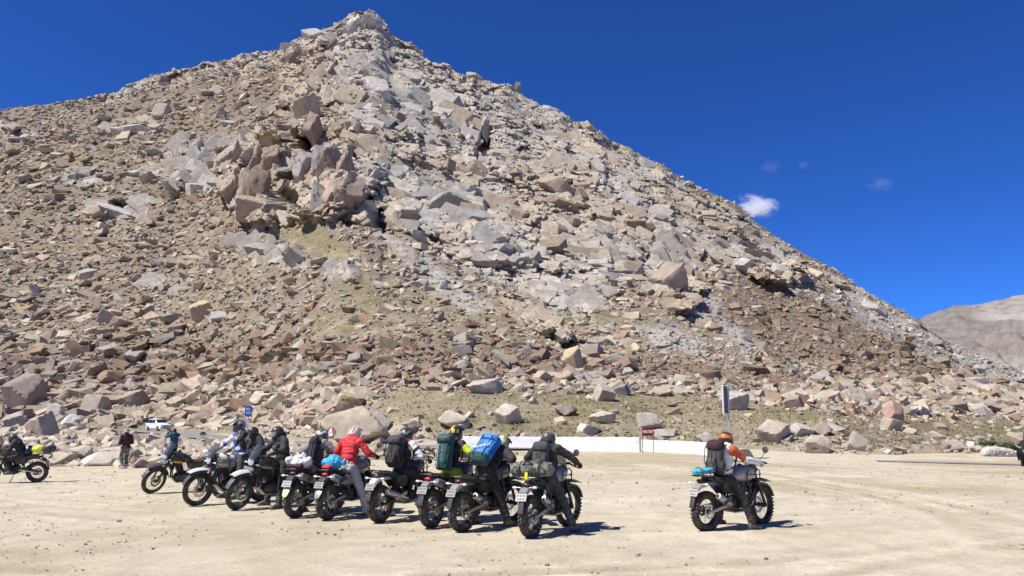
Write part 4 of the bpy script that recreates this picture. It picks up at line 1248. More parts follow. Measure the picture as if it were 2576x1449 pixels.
rest = np.where(~ind)[0]
AV, AT, AC, off = [], [], [], 0
proto = RG.randint(0, len(LO), NROCK)
for pi in range(len(LO)):
    sel = rest[proto[rest] == pi]
    if not len(sel): continue
    v, f = LO[pi]
    m_ = len(sel)
    a = RG.uniform(0, 6.28, m_); b_ = RG.normal(0, .36, m_) + .30; c_ = RG.normal(0, .38, m_)
    ca, sa, cb, sb, cc, sc_ = np.cos(a), np.sin(a), np.cos(b_), np.sin(b_), np.cos(c_), np.sin(c_)
    sx = sz[sel] * .58 * RG.uniform(.9, 1.7, m_); sy = sz[sel] * .58 * RG.uniform(.75, 1.2, m_); szz = sz[sel] * .58 * RG.uniform(.22, .72, m_)
    q_ = v[None, :, :] * np.stack((sx, sy, szz), 1)[:, None, :]
    x, y, z = q_[..., 0], q_[..., 1], q_[..., 2]
    x, y = x * ca[:, None] - y * sa[:, None], x * sa[:, None] + y * ca[:, None]
    y, z = y * cb[:, None] - z * sb[:, None], y * sb[:, None] + z * cb[:, None]
    x, z = x * cc[:, None] - z * sc_[:, None], x * sc_[:, None] + z * cc[:, None]
    p_ = np.stack((x, y, z), -1) + pos[sel][:, None, :] + np.stack((0 * szz, 0 * szz, szz * .42), 1)[:, None, :]
    AV.append(p_.reshape(-1, 3))
    AT.append((f[None] + (np.arange(m_) * len(v))[:, None, None] + off).reshape(-1, 3))
    AC.append(np.repeat(base[sel], len(v), 0))
    off += m_ * len(v)
loose = link('loose_rocks', tri_mesh('loose_rocks', np.concatenate(AV), np.concatenate(AT), M_LOOSE, np.clip(np.concatenate(AC), .03, .7)))
tag(loose, 'countless loose angular rocks strewn over the mountainside', None, None, 'stuff')


# ---- gravel and small stones on the lot
NG = 12000
gy = 4.2 + 40 * RG.uniform(0, 1, NG) ** 1.6
gx = RG.uniform(-.8, .8, NG) * gy
cl = fbm(np.stack((gx, gy, gx * 0), 1), 4, 401, 3)
keep = RG.uniform(0, 1, NG) < sstep(.38, .62, cl) * .9 + .12
gx, gy = gx[keep], gy[keep]; m_ = len(gx)
gz = zg(gx, gy)
gs = np.exp(RG.normal(0, .45, m_)) * .0065 * (1 + gy / 30)
gs = np.clip(gs, .004, .05)
AV, AT, AC, off = [], [], [], 0
pr = RG.randint(0, 12, m_)
for pi in range(12):
    sel = np.where(pr == pi)[0]
    v, f = LO[pi]
    a = RG.uniform(0, 6.28, len(sel))
    q_ = v[None] * np.stack((gs[sel] * 1.2, gs[sel], gs[sel] * .6), 1)[:, None, :]
    x = q_[..., 0] * np.cos(a)[:, None] - q_[..., 1] * np.sin(a)[:, None]; y = q_[..., 0] * np.sin(a)[:, None] + q_[..., 1] * np.cos(a)[:, None]
    p_ = np.stack((x + gx[sel][:, None], y + gy[sel][:, None], q_[..., 2] + (gz[sel] + gs[sel] * .3)[:, None]), -1)
    AV.append(p_.reshape(-1, 3)); AT.append((f[None] + (np.arange(len(sel)) * len(v))[:, None, None] + off).reshape(-1, 3))
    AC.append(np.repeat((C_SAND * .80)[None] * RG.uniform(.7, 1.5, (len(sel), 1)), len(v), 0)); off += len(sel) * len(v)
gv_ = link('gravel', tri_mesh('gravel', np.concatenate(AV), np.concatenate(AT), M_LOOSE, np.clip(np.concatenate(AC), .03, .7)))
tag(gv_, 'fine gravel scattered over the dirt lot', None, None, 'stuff')

# ---- grass tufts on the bank and in the hollows
gw = (zone([APRON], 12) * (n3 > .42) + .5 * grassp * (n2 > .45)) * FRONT * (cliff < .3) * (onroad < .1) * (ed > 2)
NT = 7000
gp_ = RG.choice(len(P2), NT, p=gw / gw.sum())
gpos = P2[gp_] + RG.normal(0, .35, (NT, 3)) * np.array((1, 1, 0)); gh = RG.uniform(.10, .30, NT) * np.clip(gpos[:, 1] / 110, .8, 2.2)
AV, AT, AC, off = [], [], [], 0
for bl in range(5):
    a = RG.uniform(0, 6.28, NT); r_ = gh * .5
    bx, by = np.cos(a) * r_ * .5, np.sin(a) * r_ * .5
    p0 = gpos + np.stack((bx - np.sin(a) * gh * .22, by + np.cos(a) * gh * .22, 0 * a - .03), 1); p1 = gpos + np.stack((bx + np.sin(a) * gh * .22, by - np.cos(a) * gh * .22, 0 * a - .03), 1)
    p2 = gpos + np.stack((bx * 2.4, by * 2.4, gh * RG.uniform(.6, 1.1, NT)), 1)
    AV.append(np.stack((p0, p1, p2), 1).reshape(-1, 3)); AT.append((np.arange(NT)[:, None] * 3 + np.arange(3)[None] + off)); off += NT * 3
    mixg = RG.uniform(0, 1, (NT, 1)); AC.append(np.repeat((C_GRASS * 1.1) * (1 - mixg) + C_DRY * mixg, 3, 0))
gr_o = link('grass', tri_mesh('grass', np.concatenate(AV), np.concatenate(AT), M_LOOSE, np.clip(np.concatenate(AC), .02, .6)))
tag(gr_o, 'sparse dry alpine grass between the stones', None, None, 'stuff')
# ================================================================ motorcycles
M_TYRE = mat('tyre_rubber', (.022, .021, .020), .9, var=.25, scale=9, dirt=.32)
M_BLACK = mat('black_paint', (.018, .018, .019), .38, var=.2, dirt=.16)
M_BLKM = mat('black_metal', (.03, .03, .031), .45, metal=.5, var=.2, dirt=.22)
M_ENG = mat('engine_metal', (.06, .058, .055), .5, metal=.6, var=.3, scale=14, dirt=.25)
M_ALU = mat('worn_aluminium', (.42, .40, .37), .42, metal=.85, var=.2, dirt=.3)
M_STEEL = mat('brushed_steel', (.50, .48, .45), .32, metal=.95, var=.15, dirt=.22)
M_CHROME = mat('mirror_chrome', (.75, .75, .75), .08, metal=1.0, var=.03)
M_SEAT = mat('seat_vinyl', (.022, .021, .021), .62, var=.2, bump=.15, dirt=.2)
M_PLAS = mat('black_plastic', (.028, .028, .028), .55, var=.2, dirt=.22)
M_RED = mat('red_lamp', (.55, .02, .02), .25, var=.05)
M_REDD = mat('dusty_red_lamp', (.10, .012, .012), .35, var=.1, dirt=.25)
M_PLATEG = mat('dusty_number_plate', (.33, .315, .29), .6, var=.2, scale=40, dirt=.35)
M_AMB = mat('amber_lamp', (.75, .28, .05), .3, var=.05)
M_CLEAR = mat('clear_lamp', (.72, .72, .70), .2, var=.1)
M_LENS = mat('headlight_lens', (.62, .63, .64), .12, metal=.3, var=.2, scale=40)
M_PLATE = mat('number_plate_white', (.47, .46, .43), .5, var=.22, scale=55, dirt=.25)
M_GLASS = glass('smoked_screen', (.10, .11, .12), .62, .08)
M_WHITE = mat('white_paint', (.70, .69, .66), .35, var=.05, dirt=.25)
M_SILVER = mat('silver_paint', (.38, .365, .34), .35, metal=.3, var=.06, dirt=.2)
M_GREYP = mat('grey_paint', (.24, .235, .225), .4, metal=.1, var=.1, dirt=.2)
M_DGREY = mat('dark_grey_paint', (.07, .07, .072), .4, var=.1, dirt=.2)
M_YEL = mat('yellow_panel', (.62, .36, .03), .45, var=.1, dirt=.1)
M_CREAM = mat('pale_yellow_plastic', (.70, .68, .32), .5, var=.1, dirt=.2)
M_RIMY = mat('rim_pale_yellow', (.70, .58, .22), .45, var=.08, dirt=.2)
M_HOSE = mat('black_rubber', (.015, .015, .015), .7)

CACHE = {}
def shared(key, make):
    if key not in CACHE:
        CACHE[key] = make()
    return CACHE[key]

RA_, FA_ = Vector((-.73, 0, .325)), Vector((.74, 0, .345))
HEAD = Vector((.44, 0, 1.00))
STEER_AX = (HEAD - FA_).normalized()
ROT_Y = Matrix.Rotation(-math.pi / 2, 4, 'X')     # local Z -> world Y

def wheel_meshes(front):
    Rr, wd, rr = (.350, .054, .262) if front else (.333, .075, .222)
    def tyre():
        mb = MB(); mb.m = ROT_Y
        prof = []
        for k in range(13):
            a = -2.2 + 4.4 * k / 12
            prof.append((Rr - .055 + .047 * math.cos(a) * (1 if abs(a) < 1.6 else 1.2), wd * math.sin(a) / 1.0 if abs(a) < 1.57 else wd * math.copysign(1 - .25 * (abs(a) - 1.57), a)))
        prof += [(rr, wd * .55), (rr, -wd * .55)]
        mb.lathe(prof, 44, closed=True)
        n = 34
        for k in range(n):
            th = 2 * math.pi * k / n
            for row in (-1, 0, 1):
                t2 = th + (math.pi / n if row else 0)
                r_ = Rr + (.000 if row == 0 else -.016)
                M = Matrix.Rotation(t2, 3, 'Z') @ Matrix.Rotation(row * .75, 3, 'Y').inverted() if False else Matrix.Rotation(t2, 3, 'Z')
                c = Vector((r_ * math.cos(t2), r_ * math.sin(t2), row * wd * .68))
                mb.box(c, (.026, .036 if row == 0 else .030, wd * .52), rot=M @ Matrix.Rotation(-row * .55, 3, 'Y'))
        return mb.mesh('tyre', M_TYRE, 30)
    def rim(m_):
        mb = MB(); mb.m = ROT_Y
        mb.lathe([(rr + .006, wd * .62), (rr + .012, wd * .5), (rr - .012, wd * .32), (rr - .018, 0), (rr - .012, -wd * .32), (rr + .012, -wd * .5), (rr + .006, -wd * .62), (rr + .004, 0)], 40, closed=True)
        return mb.mesh('rim', m_, 40)
    def spokes():
        mb = MB(); mb.m = ROT_Y
        n = 32
        for k in range(n):
            a = 2 * math.pi * k / n; b_ = a + (.32 if k % 2 else -.32); z = .035 if k % 4 < 2 else -.035
            mb.tube([(.045 * math.cos(b_), .045 * math.sin(b_), z), ((rr - .014) * math.cos(a), (rr - .014) * math.sin(a), z * .2)], .0028, 4, cap=False)
        return mb.mesh('spokes', M_STEEL)
    def hub():
        mb = MB(); mb.m = ROT_Y
        mb.lathe([(.018, -.09), (.03, -.075), (.052, -.05), (.034, -.03), (.034, .03), (.052, .05), (.03, .075), (.018, .09)], 16)
        return mb.mesh('hub', M_BLKM)
    def disc():
        mb = MB(); mb.m = ROT_Y
        ro, s_ = (.150, 1) if front else (.120, -1)
        y = .072 if front else -.078
        mb.lathe([(ro, y - .003), (ro, y + .003), (ro * .68, y + .003), (ro * .68, y - .003)], 32, closed=True)
        for k in range(6):
            a = k * math.pi / 3
            mb.box(Vector((math.cos(a) * ro * .52, math.sin(a) * ro * .52, y)), (ro * .42, .016, .005), rot=Matrix.Rotation(a, 3, 'Z'))
        return mb.mesh('brake_disc', M_STEEL)
    return tyre, rim, spokes, hub, disc

def superring(x, zc, hy, hz, n=16, p=2.6, yo=0.0):
    out_ = []
    for k in range(n):
        a = 2 * math.pi * k / n
        c, s = math.cos(a), math.sin(a)
        out_.append((x, yo + hy * math.copysign(abs(c) ** (2 / p), c), zc + hz * math.copysign(abs(s) ** (2 / p), s)))
    return out_

def make_bike(name, label, loc, head, lean=0.0, steer=0.0, tank=None, fender=None, tailc=None, side=None, rimc=None, muffler='stub', plate='white',
              screen=True, guard=True, stand=False, lampm_=None, mirrors=(1, 1), beak=True, rack=True, hand_guard=None, tongue=None, plate_front=False, lamp='round', panel=None, group='adventure motorcycles of the riding group', scale=1.0):
    tank = tank or M_BLACK; fender = fender or M_PLAS; tailc = tailc or M_PLAS; side = side or M_PLAS; rimc = rimc or M_BLKM
    root = thing(name, label, 'motorcycle', loc, head, group, lean)
    root.scale = (scale,) * 3
    tk = tank.name; SM = Matrix.Translation(HEAD) @ Matrix.Rotation(steer, 4, STEER_AX) @ Matrix.Translation(-HEAD)
    def part(nm, key, make, parent=None, M=None):
        return link(nm, shared(key, make), parent or root, M)
    # wheels
    for front in (True, False):
        ty, ri, sp, hu, di = wheel_meshes(front)
        ax = Matrix.Translation(FA_ if front else RA_)
        w_ = part('wheel', 'tyre%d' % front, ty, None, (SM @ ax) if front else ax)
        part('rim', 'rim%d%s' % (front, rimc.name), lambda: ri(rimc), w_); part('spokes', 'spk%d' % front, sp, w_)
        part('hub', 'hub%d' % front, hu, w_); part('brake_disc', 'disc%d' % front, di, w_)
    # fork
    def fork_leg(sgn):
        def mk():
            mb = MB(); y = .105 * sgn; d = STEER_AX
            a = FA_ + Vector((-.03, y, .02)); top = a + d * .74
            mb.tube([a - d * .05, a + d * .02, a + d * .30, a + d * .32], [.022, .028, .028, .024], 10)
            mb.tube([a + d * .31, a + d * .47], .030, 10)
            mb.tube([a + d * .3, top], .020, 10)
            mb.box(FA_ + Vector((-.005, y * .92, 0)), (.06, .03, .05), bev=.008)
            return mb.mesh('fork_leg', M_BLKM)
        return mk
    part('fork_leg', 'fork-1', fork_leg(-1), None, SM); part('fork_leg', 'fork1', fork_leg(1), None, SM)
    def clamps():
        mb = MB(); d = STEER_AX
        for t_ in (.50, .70):
            mb.box(FA_ + d * t_ + Vector((-.02, 0, .01)), (.07, .27, .035), rot=(0, -.4, 0), bev=.01)
        return mb.mesh('fork_clamp', M_BLKM)
    part('fork_clamp', 'clamps', clamps, None, SM)
    part('brake_caliper', 'calip', lambda: MB().box(FA_ + Vector((-.075, .095, .12)), (.05, .05, .10), rot=(0, -.4, 0), bev=.012).mesh('brake_caliper', M_BLKM), None, SM)
    def hugger():
        mb = MB()
        for sgn in (1,):
            rings = []
            for k in range(10):
                a = R(20 + 150 * k / 9)
                r_ = .385; c = FA_ + Vector((r_ * math.cos(a), 0, r_ * math.sin(a)))
                w_ = .072 * (1 - .3 * abs(k - 4.5) / 4.5)
                n = Vector((math.cos(a), 0, math.sin(a)))
                rings.append([c + n * .012 + Vector((0, -w_, -.0)), c + n * .02 + Vector((0, 0, 0)), c + n * .012 + Vector((0, w_, 0)), c - n * .02 + Vector((0, w_ * 1.05, 0)), c + n * .004, c - n * .02 + Vector((0, -w_ * 1.05, 0))])
            mb.loft(rings)
        return mb.mesh('mudguard', M_PLAS)
    if not beak or True:
        part('mudguard', 'hug', hugger, None, SM)
    if beak:
        def bk():
            mb = MB(); rings = []
            for k in range(9):
                t_ = k / 8
                x = .40 + .62 * t_; z = .735 + .10 * math.sin(t_ * math.pi * .8) - .05 * t_
                w_ = .055 + .055 * math.sin(min(1, t_ * 1.5) * math.pi / 2) * (1 - .55 * max(0, t_ - .55) / .45)
                rings.append([(x, -w_, z - .02), (x, -w_ * .55, z + .012), (x, 0, z + .022), (x, w_ * .55, z + .012), (x, w_, z - .02), (x, 0, z + .004)])
            mb.loft(rings)
            return mb.mesh('front_fender', fender)
        part('front_fender', 'beak' + fender.name, bk, None, SM)
    # headlight and screen
    def lampm():
        mb = MB(); M = Matrix.Translation(Vector((.555, 0, .985))) @ Matrix.Rotation(R(84), 4, 'Y')
        mb.lathe([(.02, -.10), (.07, -.085), (.092, -.03), (.095, .0), (.088, .004)], 20, M=M)
        return mb.mesh('headlight', M_BLACK)
    hl = part('headlight', 'lamp', lampm, None, SM)
    def lensm():
        mb = MB(); M = Matrix.Translation(Vector((.555, 0, .985))) @ Matrix.Rotation(R(84), 4, 'Y')
        mb.lathe([(.087, .002), (.086, .006), (.06, .020), (.03, .027), (.0, .03)], 20, M=M)
        return mb.mesh('lens', M_LENS)
    part('lens', 'lens', lensm, hl)
    if screen:
        def scr():
            mb = MB(); rings_f, rings_b = [], []
            for k in range(7):
                t_ = k / 6
                x = .60 - .17 * t_; z = 1.05 + .30 * t_; w_ = .135 * (1 - .35 * t_ ** 2.2) * (.75 + .25 * min(1, t_ * 3))
                rg = []
                for j in range(9):
                    u = (j - 4) / 4
                    rg.append(Vector((x - .075 * u * u, w_ * u, z)))
                rings_f.append(rg)
            rings = [f_ + [p - Vector((.004, 0, .002)) for p in reversed(f_)] for f_ in rings_f]
            mb.loft(rings)
            return mb.mesh('windscreen', M_GLASS)
        part('windscreen', 'scr', scr, None, SM)
    def instr():
        mb = MB(); M = Matrix.Translation(Vector((.43, 0, 1.10))) @ Matrix.Rotation(R(-35), 4, 'Y')
        mb.lathe([(.065, -.03), (.072, 0), (.066, .012)], 16, M=M)
        mb.box((.47, .02, 1.03), (.10, .16, .09), rot=(0, -.4, 0), bev=.02)
        return mb.mesh('instrument_cluster', M_PLAS)
    part('instrument_cluster', 'instr', instr, None, SM)
    def bars():
        mb = MB()
        mb.tube([(.33, -.42, 1.115), (.36, -.30, 1.14), (.42, -.12, 1.125), (.43, 0, 1.08), (.42, .12, 1.125), (.36, .30, 1.14), (.33, .42, 1.115)], .0125, 8)
        mb.tube([(.41, -.14, 1.13), (.41, .14, 1.13)], .008, 6)
        for s_ in (-1, 1):
            mb.tube([(.395, s_ * .26, 1.125), (.435, s_ * .30, 1.115), (.40, s_ * .41, 1.10)], [.009, .007, .006], 6)
            mb.box((.375, s_ * .24, 1.145), (.05, .05, .045), bev=.01)
        return mb.mesh('handlebar', M_BLKM)
    hb = part('handlebar', 'bars', bars, None, SM)
    for s_ in (-1, 1):
        part('grip', 'grip%d' % s_, lambda: MB().tube([(.355, s_ * .31, 1.136), (.325, s_ * .435, 1.112)], .019, 8).mesh('grip', M_HOSE), hb)
        if mirrors[0 if s_ > 0 else 1]:
            def mir():
                mb = MB()
                mb.tube([(.375, s_ * .26, 1.15), (.40, s_ * .33, 1.24), (.37, s_ * .40, 1.33)], .006, 6)
                M = Matrix.Translation(Vector((.365, s_ * .41, 1.345))) @ Matrix.Rotation(R(-90), 4, 'Y') @ Matrix.Rotation(R(90), 4, 'Z')
                mb.lathe([(.0, -.028), (.04, -.022), (.06, -.006), (.061, .004), (.055, .006), (0, .006)], 16, M=Matrix.Translation(Vector((.365, s_ * .41, 1.345))) @ Matrix.Rotation(R(-86), 4, 'Y'))
                return mb.mesh('mirror', M_PLAS)
            part('mirror', 'mir%d' % s_, mir, hb)
        if hand_guard is not None:
            part('hand_guard', 'hg%d%s' % (s_, hand_guard.name), lambda: MB().loft([superring(.0, 0, .01, .01, 8)] and [[(x + dx, s_ * y, z + dz) for dx, dz in ((.0, -h), (.022, -h * .4), (.026, h * .4), (.0, h), (.006, h * .5), (.006, -h * .5))] for x, y, z, h in ((.43, .24, 1.12, .03), (.47, .31, 1.12, .062), (.455, .39, 1.105, .06), (.39, .455, 1.09, .03))]).mesh('hand_guard', hand_guard), hb)
        part('indicator', 'ind%d' % s_, lambda: MB().tube([(.52, s_ * .09, .93), (.51, s_ * .16, .935)], .008, 6).ell((.51, s_ * .19, .935), (.022, .042, .02), seg=10, rings=6).mesh('indicator', M_CLEAR), None, SM)
    # tank, seat, panels
    def tankm():
        mb = MB(); rings = []
        for x, zc, hy, hz in ((-.13, .885, .085, .05), (-.09, .89, .115, .075), (0, .91, .155, .11), (.10, .925, .185, .135), (.20, .935, .20, .148), (.29, .935, .198, .14), (.37, .93, .17, .115), (.415, .93, .12, .08), (.43, .93, .06, .04)):
            rings.append(superring(x, zc, hy, hz, 20, 2.7))
        mb.loft(rings)
        return mb.mesh('fuel_tank', tank, 50)
    tko = part('fuel_tank', 'tank' + tk, tankm)
    part('filler_cap', 'cap', lambda: MB().lathe([(.04, 0), (.042, .012), (.03, .018)], 16, M=Matrix.Translation(Vector((.17, 0, 1.082)))).mesh('filler_cap', M_BLKM), tko)
    if guard:
        def grd():
            mb = MB()
            for s_ in (-1, 1):
                mb.tube([(.44, s_ * .12, .72), (.46, s_ * .21, .82), (.44, s_ * .235, .98), (.34, s_ * .235, 1.03), (.20, s_ * .225, 1.03), (.12, s_ * .215, .97), (.13, s_ * .20, .83), (.2, s_ * .16, .72)], .0115, 8)
                mb.tube([(.455, s_ * .235, .92), (.30, s_ * .24, .92), (.15, s_ * .22, .92)], .009, 6)
            return mb.mesh('tank_guard', M_BLKM)
        part('tank_guard', 'grd', grd)
    def seatm():
        mb = MB(); rings = []
        for x, zt, hy, hz in ((-.04, .895, .07, .03), (-.10, .885, .10, .04), (-.22, .865, .135, .05), (-.36, .86, .145, .055), (-.42, .89, .14, .06), (-.52, .905, .13, .055), (-.66, .905, .115, .045), (-.74, .905, .09, .03)):
            rings.append(superring(x, zt - hz, hy, hz, 14, 3))
        mb.loft(rings)
        return mb.mesh('seat', M_SEAT, 50)
    part('seat', 'seat', seatm)
    for s_ in (-1, 1):
        def sp_():
            mb = MB()
            y0, y1 = (.115, .15) if s_ > 0 else (-.15, -.115)
            mb.prism([(-.05, .80), (-.12, .62), (-.30, .60), (-.44, .76), (-.40, .815), (-.2, .79)], y0, y1)
            return mb.mesh('side_panel', side)
        part('side_panel', 'sp%d%s' % (s_, side.name), sp_)
        if panel is not None:
            part('trim_panel', 'tp%d%s' % (s_, panel.name), lambda: MB().prism([(.10, .83), (.20, .815), (.34, .835), (.38, .87), (.30, .88), (.16, .865)], min(s_ * .20, s_ * .215), max(s_ * .20, s_ * .215)).mesh('trim_panel', panel))
    # tail
    def tail():
        mb = MB(); rings = []
        for x, z, hy in ((-.50, .80, .10), (-.64, .815, .115), (-.80, .81, .11), (-.92, .775, .095), (-1.00, .715, .08)):
            rings.append([(x, -hy, z - .045), (x, -hy * .8, z + .01), (x, 0, z + .025), (x, hy * .8, z + .01), (x, hy, z - .045), (x, 0, z - .005)])
        mb.loft(rings)
        return mb.mesh('rear_fender', tailc)
    part('rear_fender', 'tail' + tailc.name, tail)
    part('tail_lamp', 'tl%s' % bool(lampm_), lambda: MB().box((-.86, 0, .845), (.075, .13, .05), rot=(0, -.15, 0), bev=.015).mesh('tail_lamp', lampm_ or M_REDD))
    for s_ in (-1, 1):
        part('indicator', 'rind%d' % s_, lambda: MB().tube([(-.90, s_ * .08, .80), (-.91, s_ * .15, .80)], .008, 6).ell((-.91, s_ * .185, .80), (.022, .045, .022), seg=10, rings=6).mesh('indicator', M_CLEAR if muffler != 'long' else M_AMB))
    def plm():
        mb = MB(); mb.tube([(-.93, .03, .76), (-1.045, .03, .56)], .012, 6).tube([(-.93, -.03, .76), (-1.045, -.03, .56)], .012, 6)
        return mb.mesh('plate_bracket', M_BLKM)
    pb = part('plate_bracket', 'plb', plm)
    npl = part('number_plate', 'plate' + plate, lambda: MB().box((-1.045, 0, .655), (.008, .20, .125), rot=(0, .42, 0), bev=.003).mesh('number_plate', M_PLATE if plate == 'white' else M_PLATEG), pb)
    def strokes():
        mb = MB(); g = rs(12); Mr = Euler((0, .42, 0)).to_matrix()
        for row, n in ((.027, 6), (-.027, 5)):
            for q_ in range(n):
                c = Vector((-.0055, (q_ - (n - 1) / 2) * .029, row)); mb.box(Vector((-1.045, 0, .655)) + Mr @ c, (.002, .010 + .006 * g.uniform(), .030), rot=Mr)
        return mb.mesh('plate_characters', M_BLACK, smooth=False)
    part('plate_characters', 'strokes', strokes, npl)
    if plate_front:
        part('number_plate', 'fplate', lambda: MB().box((.60, 0, .845), (.008, .27, .065), rot=(0, -.25, 0), bev=.003).mesh('number_plate', M_GREYP), None, SM)
    if tongue is not None:
        part('mud_flap', 'tongue' + tongue.name, lambda: MB().loft([[(x, -w_, z), (x - .01, 0, z + .012), (x, w_, z), (x + .012, 0, z - .002)] for x, z, w_ in ((-.99, .60, .07), (-1.05, .53, .075), (-1.09, .45, .06), (-1.105, .41, .03))]).mesh('mud_flap', tongue))
    else:
        part('mud_flap', 'flap', lambda: MB().box((-1.07, 0, .50), (.012, .10, .20), rot=(0, .25, 0), bev=.003).mesh('mud_flap', M_PLAS))
    if rack:
        def rk():
            mb = MB()
            for s_ in (-1, 1):
                mb.tube([(-.46, s_ * .15, .88), (-.70, s_ * .155, .925), (-.94, s_ * .12, .93), (-.97, 0, .93)], .010, 6)
                mb.tube([(-.60, s_ * .15, .915), (-.58, s_ * .12, .77)], .008, 6)
            for x in (-.66, -.78, -.88):
                mb.box((x, 0, .928), (.03, .28, .008))
            return mb.mesh('luggage_rack', M_BLKM)
        part('luggage_rack', 'rack', rk)
    # engine, frame
    def eng():
        mb = MB()
        mb.loft([superring(x, zc, hy, hz, 14, 3.2) for x, zc, hy, hz in ((-.20, .42, .09, .08), (-.14, .43, .15, .13), (.02, .42, .16, .14), (.16, .41, .15, .12), (.24, .40, .10, .09))])
        for s_ in (-1, 1):
            M = Matrix.Translation(Vector((.04, s_ * .15, .42))) @ Matrix.Rotation(R(-90 * s_), 4, 'X')
            mb.lathe([(.10, 0), (.10, .03), (.085, .045), (.03, .05)], 20, M=M)
        for k in range(9):
            d = Vector((math.sin(.35), 0, math.cos(.35)))
            c = Vector((.10, 0, .54)) + d * (.026 * k)
            mb.box(c, (.17, .19, .009), rot=(0, .35, 0), bev=.003)
        mb.box(Vector((.16, 0, .66)) , (.13, .15, .26), rot=(0, .35, 0), bev=.02)
        mb.box((.215, 0, .80), (.13, .13, .07), rot=(0, .35, 0), bev=.02)
        return mb.mesh('engine', M_ENG, 35)
    part('engine', 'eng', eng)
    def frm():
        mb = MB()
        mb.tube([(.44, 0, 1.03), (.47, 0, .86)], .035, 10)
        for s_ in (-1, 1):
            mb.tube([(.45, s_ * .02, .90), (.36, s_ * .07, .70), (.30, s_ * .09, .42), (.18, s_ * .10, .30), (-.14, s_ * .12, .30), (-.22, s_ * .13, .44), (-.20, s_ * .11, .80)], .016, 8)
            mb.tube([(.43, s_ * .03, .97), (.1, s_ * .07, .85), (-.20, s_ * .11, .80), (-.55, s_ * .11, .84), (-.85, s_ * .08, .83)], .015, 8)
            mb.tube([(-.22, s_ * .12, .52), (-.58, s_ * .11, .82)], .013, 8)
            mb.tube([(-.14, s_ * .13, .37), (-.12, s_ * .27, .36)], .012, 6)
            mb.tube([(-.13, s_ * .19, .36), (-.13, s_ * .30, .36)], .018, 6)
            mb.tube([(-.36, s_ * .14, .50), (-.37, s_ * .24, .49)], .014, 6)
        return mb.mesh('frame', M_BLKM)
    part('frame', 'frm', frm)
    part('bash_plate', 'bash', lambda: MB().prism([(-.12, .27), (.22, .27), (.40, .44), (.385, .46), (.21, .295), (-.12, .29)], -.12, .12).mesh('bash_plate', M_ALU))
    def radi():
        mb = MB(); mb.box((.31, 0, .68), (.03, .24, .20), rot=(0, -.3, 0), bev=.006)
        for k in range(7):
            mb.box((.327 + .004 * 0, 0, .61 + .024 * k), (.012, .22, .006), rot=(0, -.3, 0))
        return mb.mesh('radiator', M_BLKM)
    part('radiator', 'radi', radi)
    def swing():
        mb = MB()
        for s_ in (-1, 1):
            mb.tube([(-.20, s_ * .11, .42), (-.46, s_ * .12, .39), RA_ + Vector((.03, s_ * .115, .01)), RA_ + Vector((-.06, s_ * .115, 0))], [.028, .03, .026, .02], 8, flat=1.25)
        mb.box((-.36, 0, .42), (.06, .22, .06), bev=.01)
        return mb.mesh('swingarm', M_ALU if muffler in ('stub', 'side') else M_BLKM)
    part('swingarm', 'sw' + muffler, swing)
    part('shock_absorber', 'shk', lambda: MB().tube([(-.24, 0, .78), (-.34, 0, .46)], .02, 8).tube([(-.25 - .09 * k / 40 + .03 * math.cos(k * .95), .03 * math.sin(k * .95), .75 - .25 * k / 40) for k in range(41)], .007, 5).mesh('shock_absorber', M_BLKM))
    def chain():
        mb = MB()
        mb.tube([(-.16, .095, .47), RA_ + Vector((0, .095, .085))], .009, 5); mb.tube([(-.16, .095, .38), RA_ + Vector((0, .095, -.085))], .009, 5)
        mb.lathe([(.088, .09), (.088, .098), (.05, .098), (.05, .09)], 24, M=Matrix.Translation(RA_) @ ROT_Y, closed=True)
        return mb.mesh('chain', M_BLKM)
    part('chain', 'chain', chain)
    # exhaust on the right side (local -Y)
    def pipe():
        mb = MB()
        mb.tube([(.24, -.03, .70), (.33, -.07, .62), (.31, -.12, .42), (.20, -.165, .33), (0, -.175, .33), (-.20, -.17, .36), (-.32, -.185, .42)], .021, 10)
        return mb.mesh('exhaust_pipe', M_STEEL if muffler == 'long' else M_ENG)
    part('exhaust_pipe', 'pipe' + str(muffler == 'long'), pipe)
    if muffler == 'stub':
        A, B_, rr_, m_ = Vector((-.30, -.19, .43)), Vector((-.66, -.215, .60)), .062, M_ALU
    elif muffler == 'long':
        A, B_, rr_, m_ = Vector((-.12, -.20, .36)), Vector((-.80, -.22, .56)), .060, M_STEEL
    else:
        A, B_, rr_, m_ = Vector((-.38, -.19, .66)), Vector((-.86, -.17, .80)), .068, M_GREYP
    def muf():
        mb = MB(); d = (B_ - A).normalized(); M = Matrix.Translation(A) @ d.to_track_quat('Z', 'Y').to_matrix().to_4x4(); L = (B_ - A).length
        mb.lathe([(.022, -.03), (.03, 0), (rr_, .07), (rr_, L * .5), (rr_ * 1.0, L - .05), (rr_ * .82, L), (rr_ * .42, L + .004), (rr_ * .40, L - .05)], 20, M=M)
        return mb.mesh('muffler', m_)
    mo = part('muffler', 'muf' + muffler, muf)
    def hs():
        mb = MB(); d = (B_ - A).normalized(); n = d.cross(Vector((0, 1, 0))).normalized()
        mb.box(A.lerp(B_, .45) + Vector((0, -rr_ * .95, .01)), ((B_ - A).length * .5, .012, rr_ * 1.1), rot=(0, -math.atan2(d.z, -d.x), 0), bev=.005)
        return mb.mesh('heat_shield', M_BLKM if muffler != 'long' else M_STEEL)
    part('heat_shield', 'hs' + muffler, hs, mo)
    if muffler == 'side':
        part('link_pipe', 'lnk', lambda: MB().tube([(-.2, -.17, .37), (-.30, -.18, .48), (-.38, -.19, .66)], .024, 8).mesh('link_pipe', M_ENG))
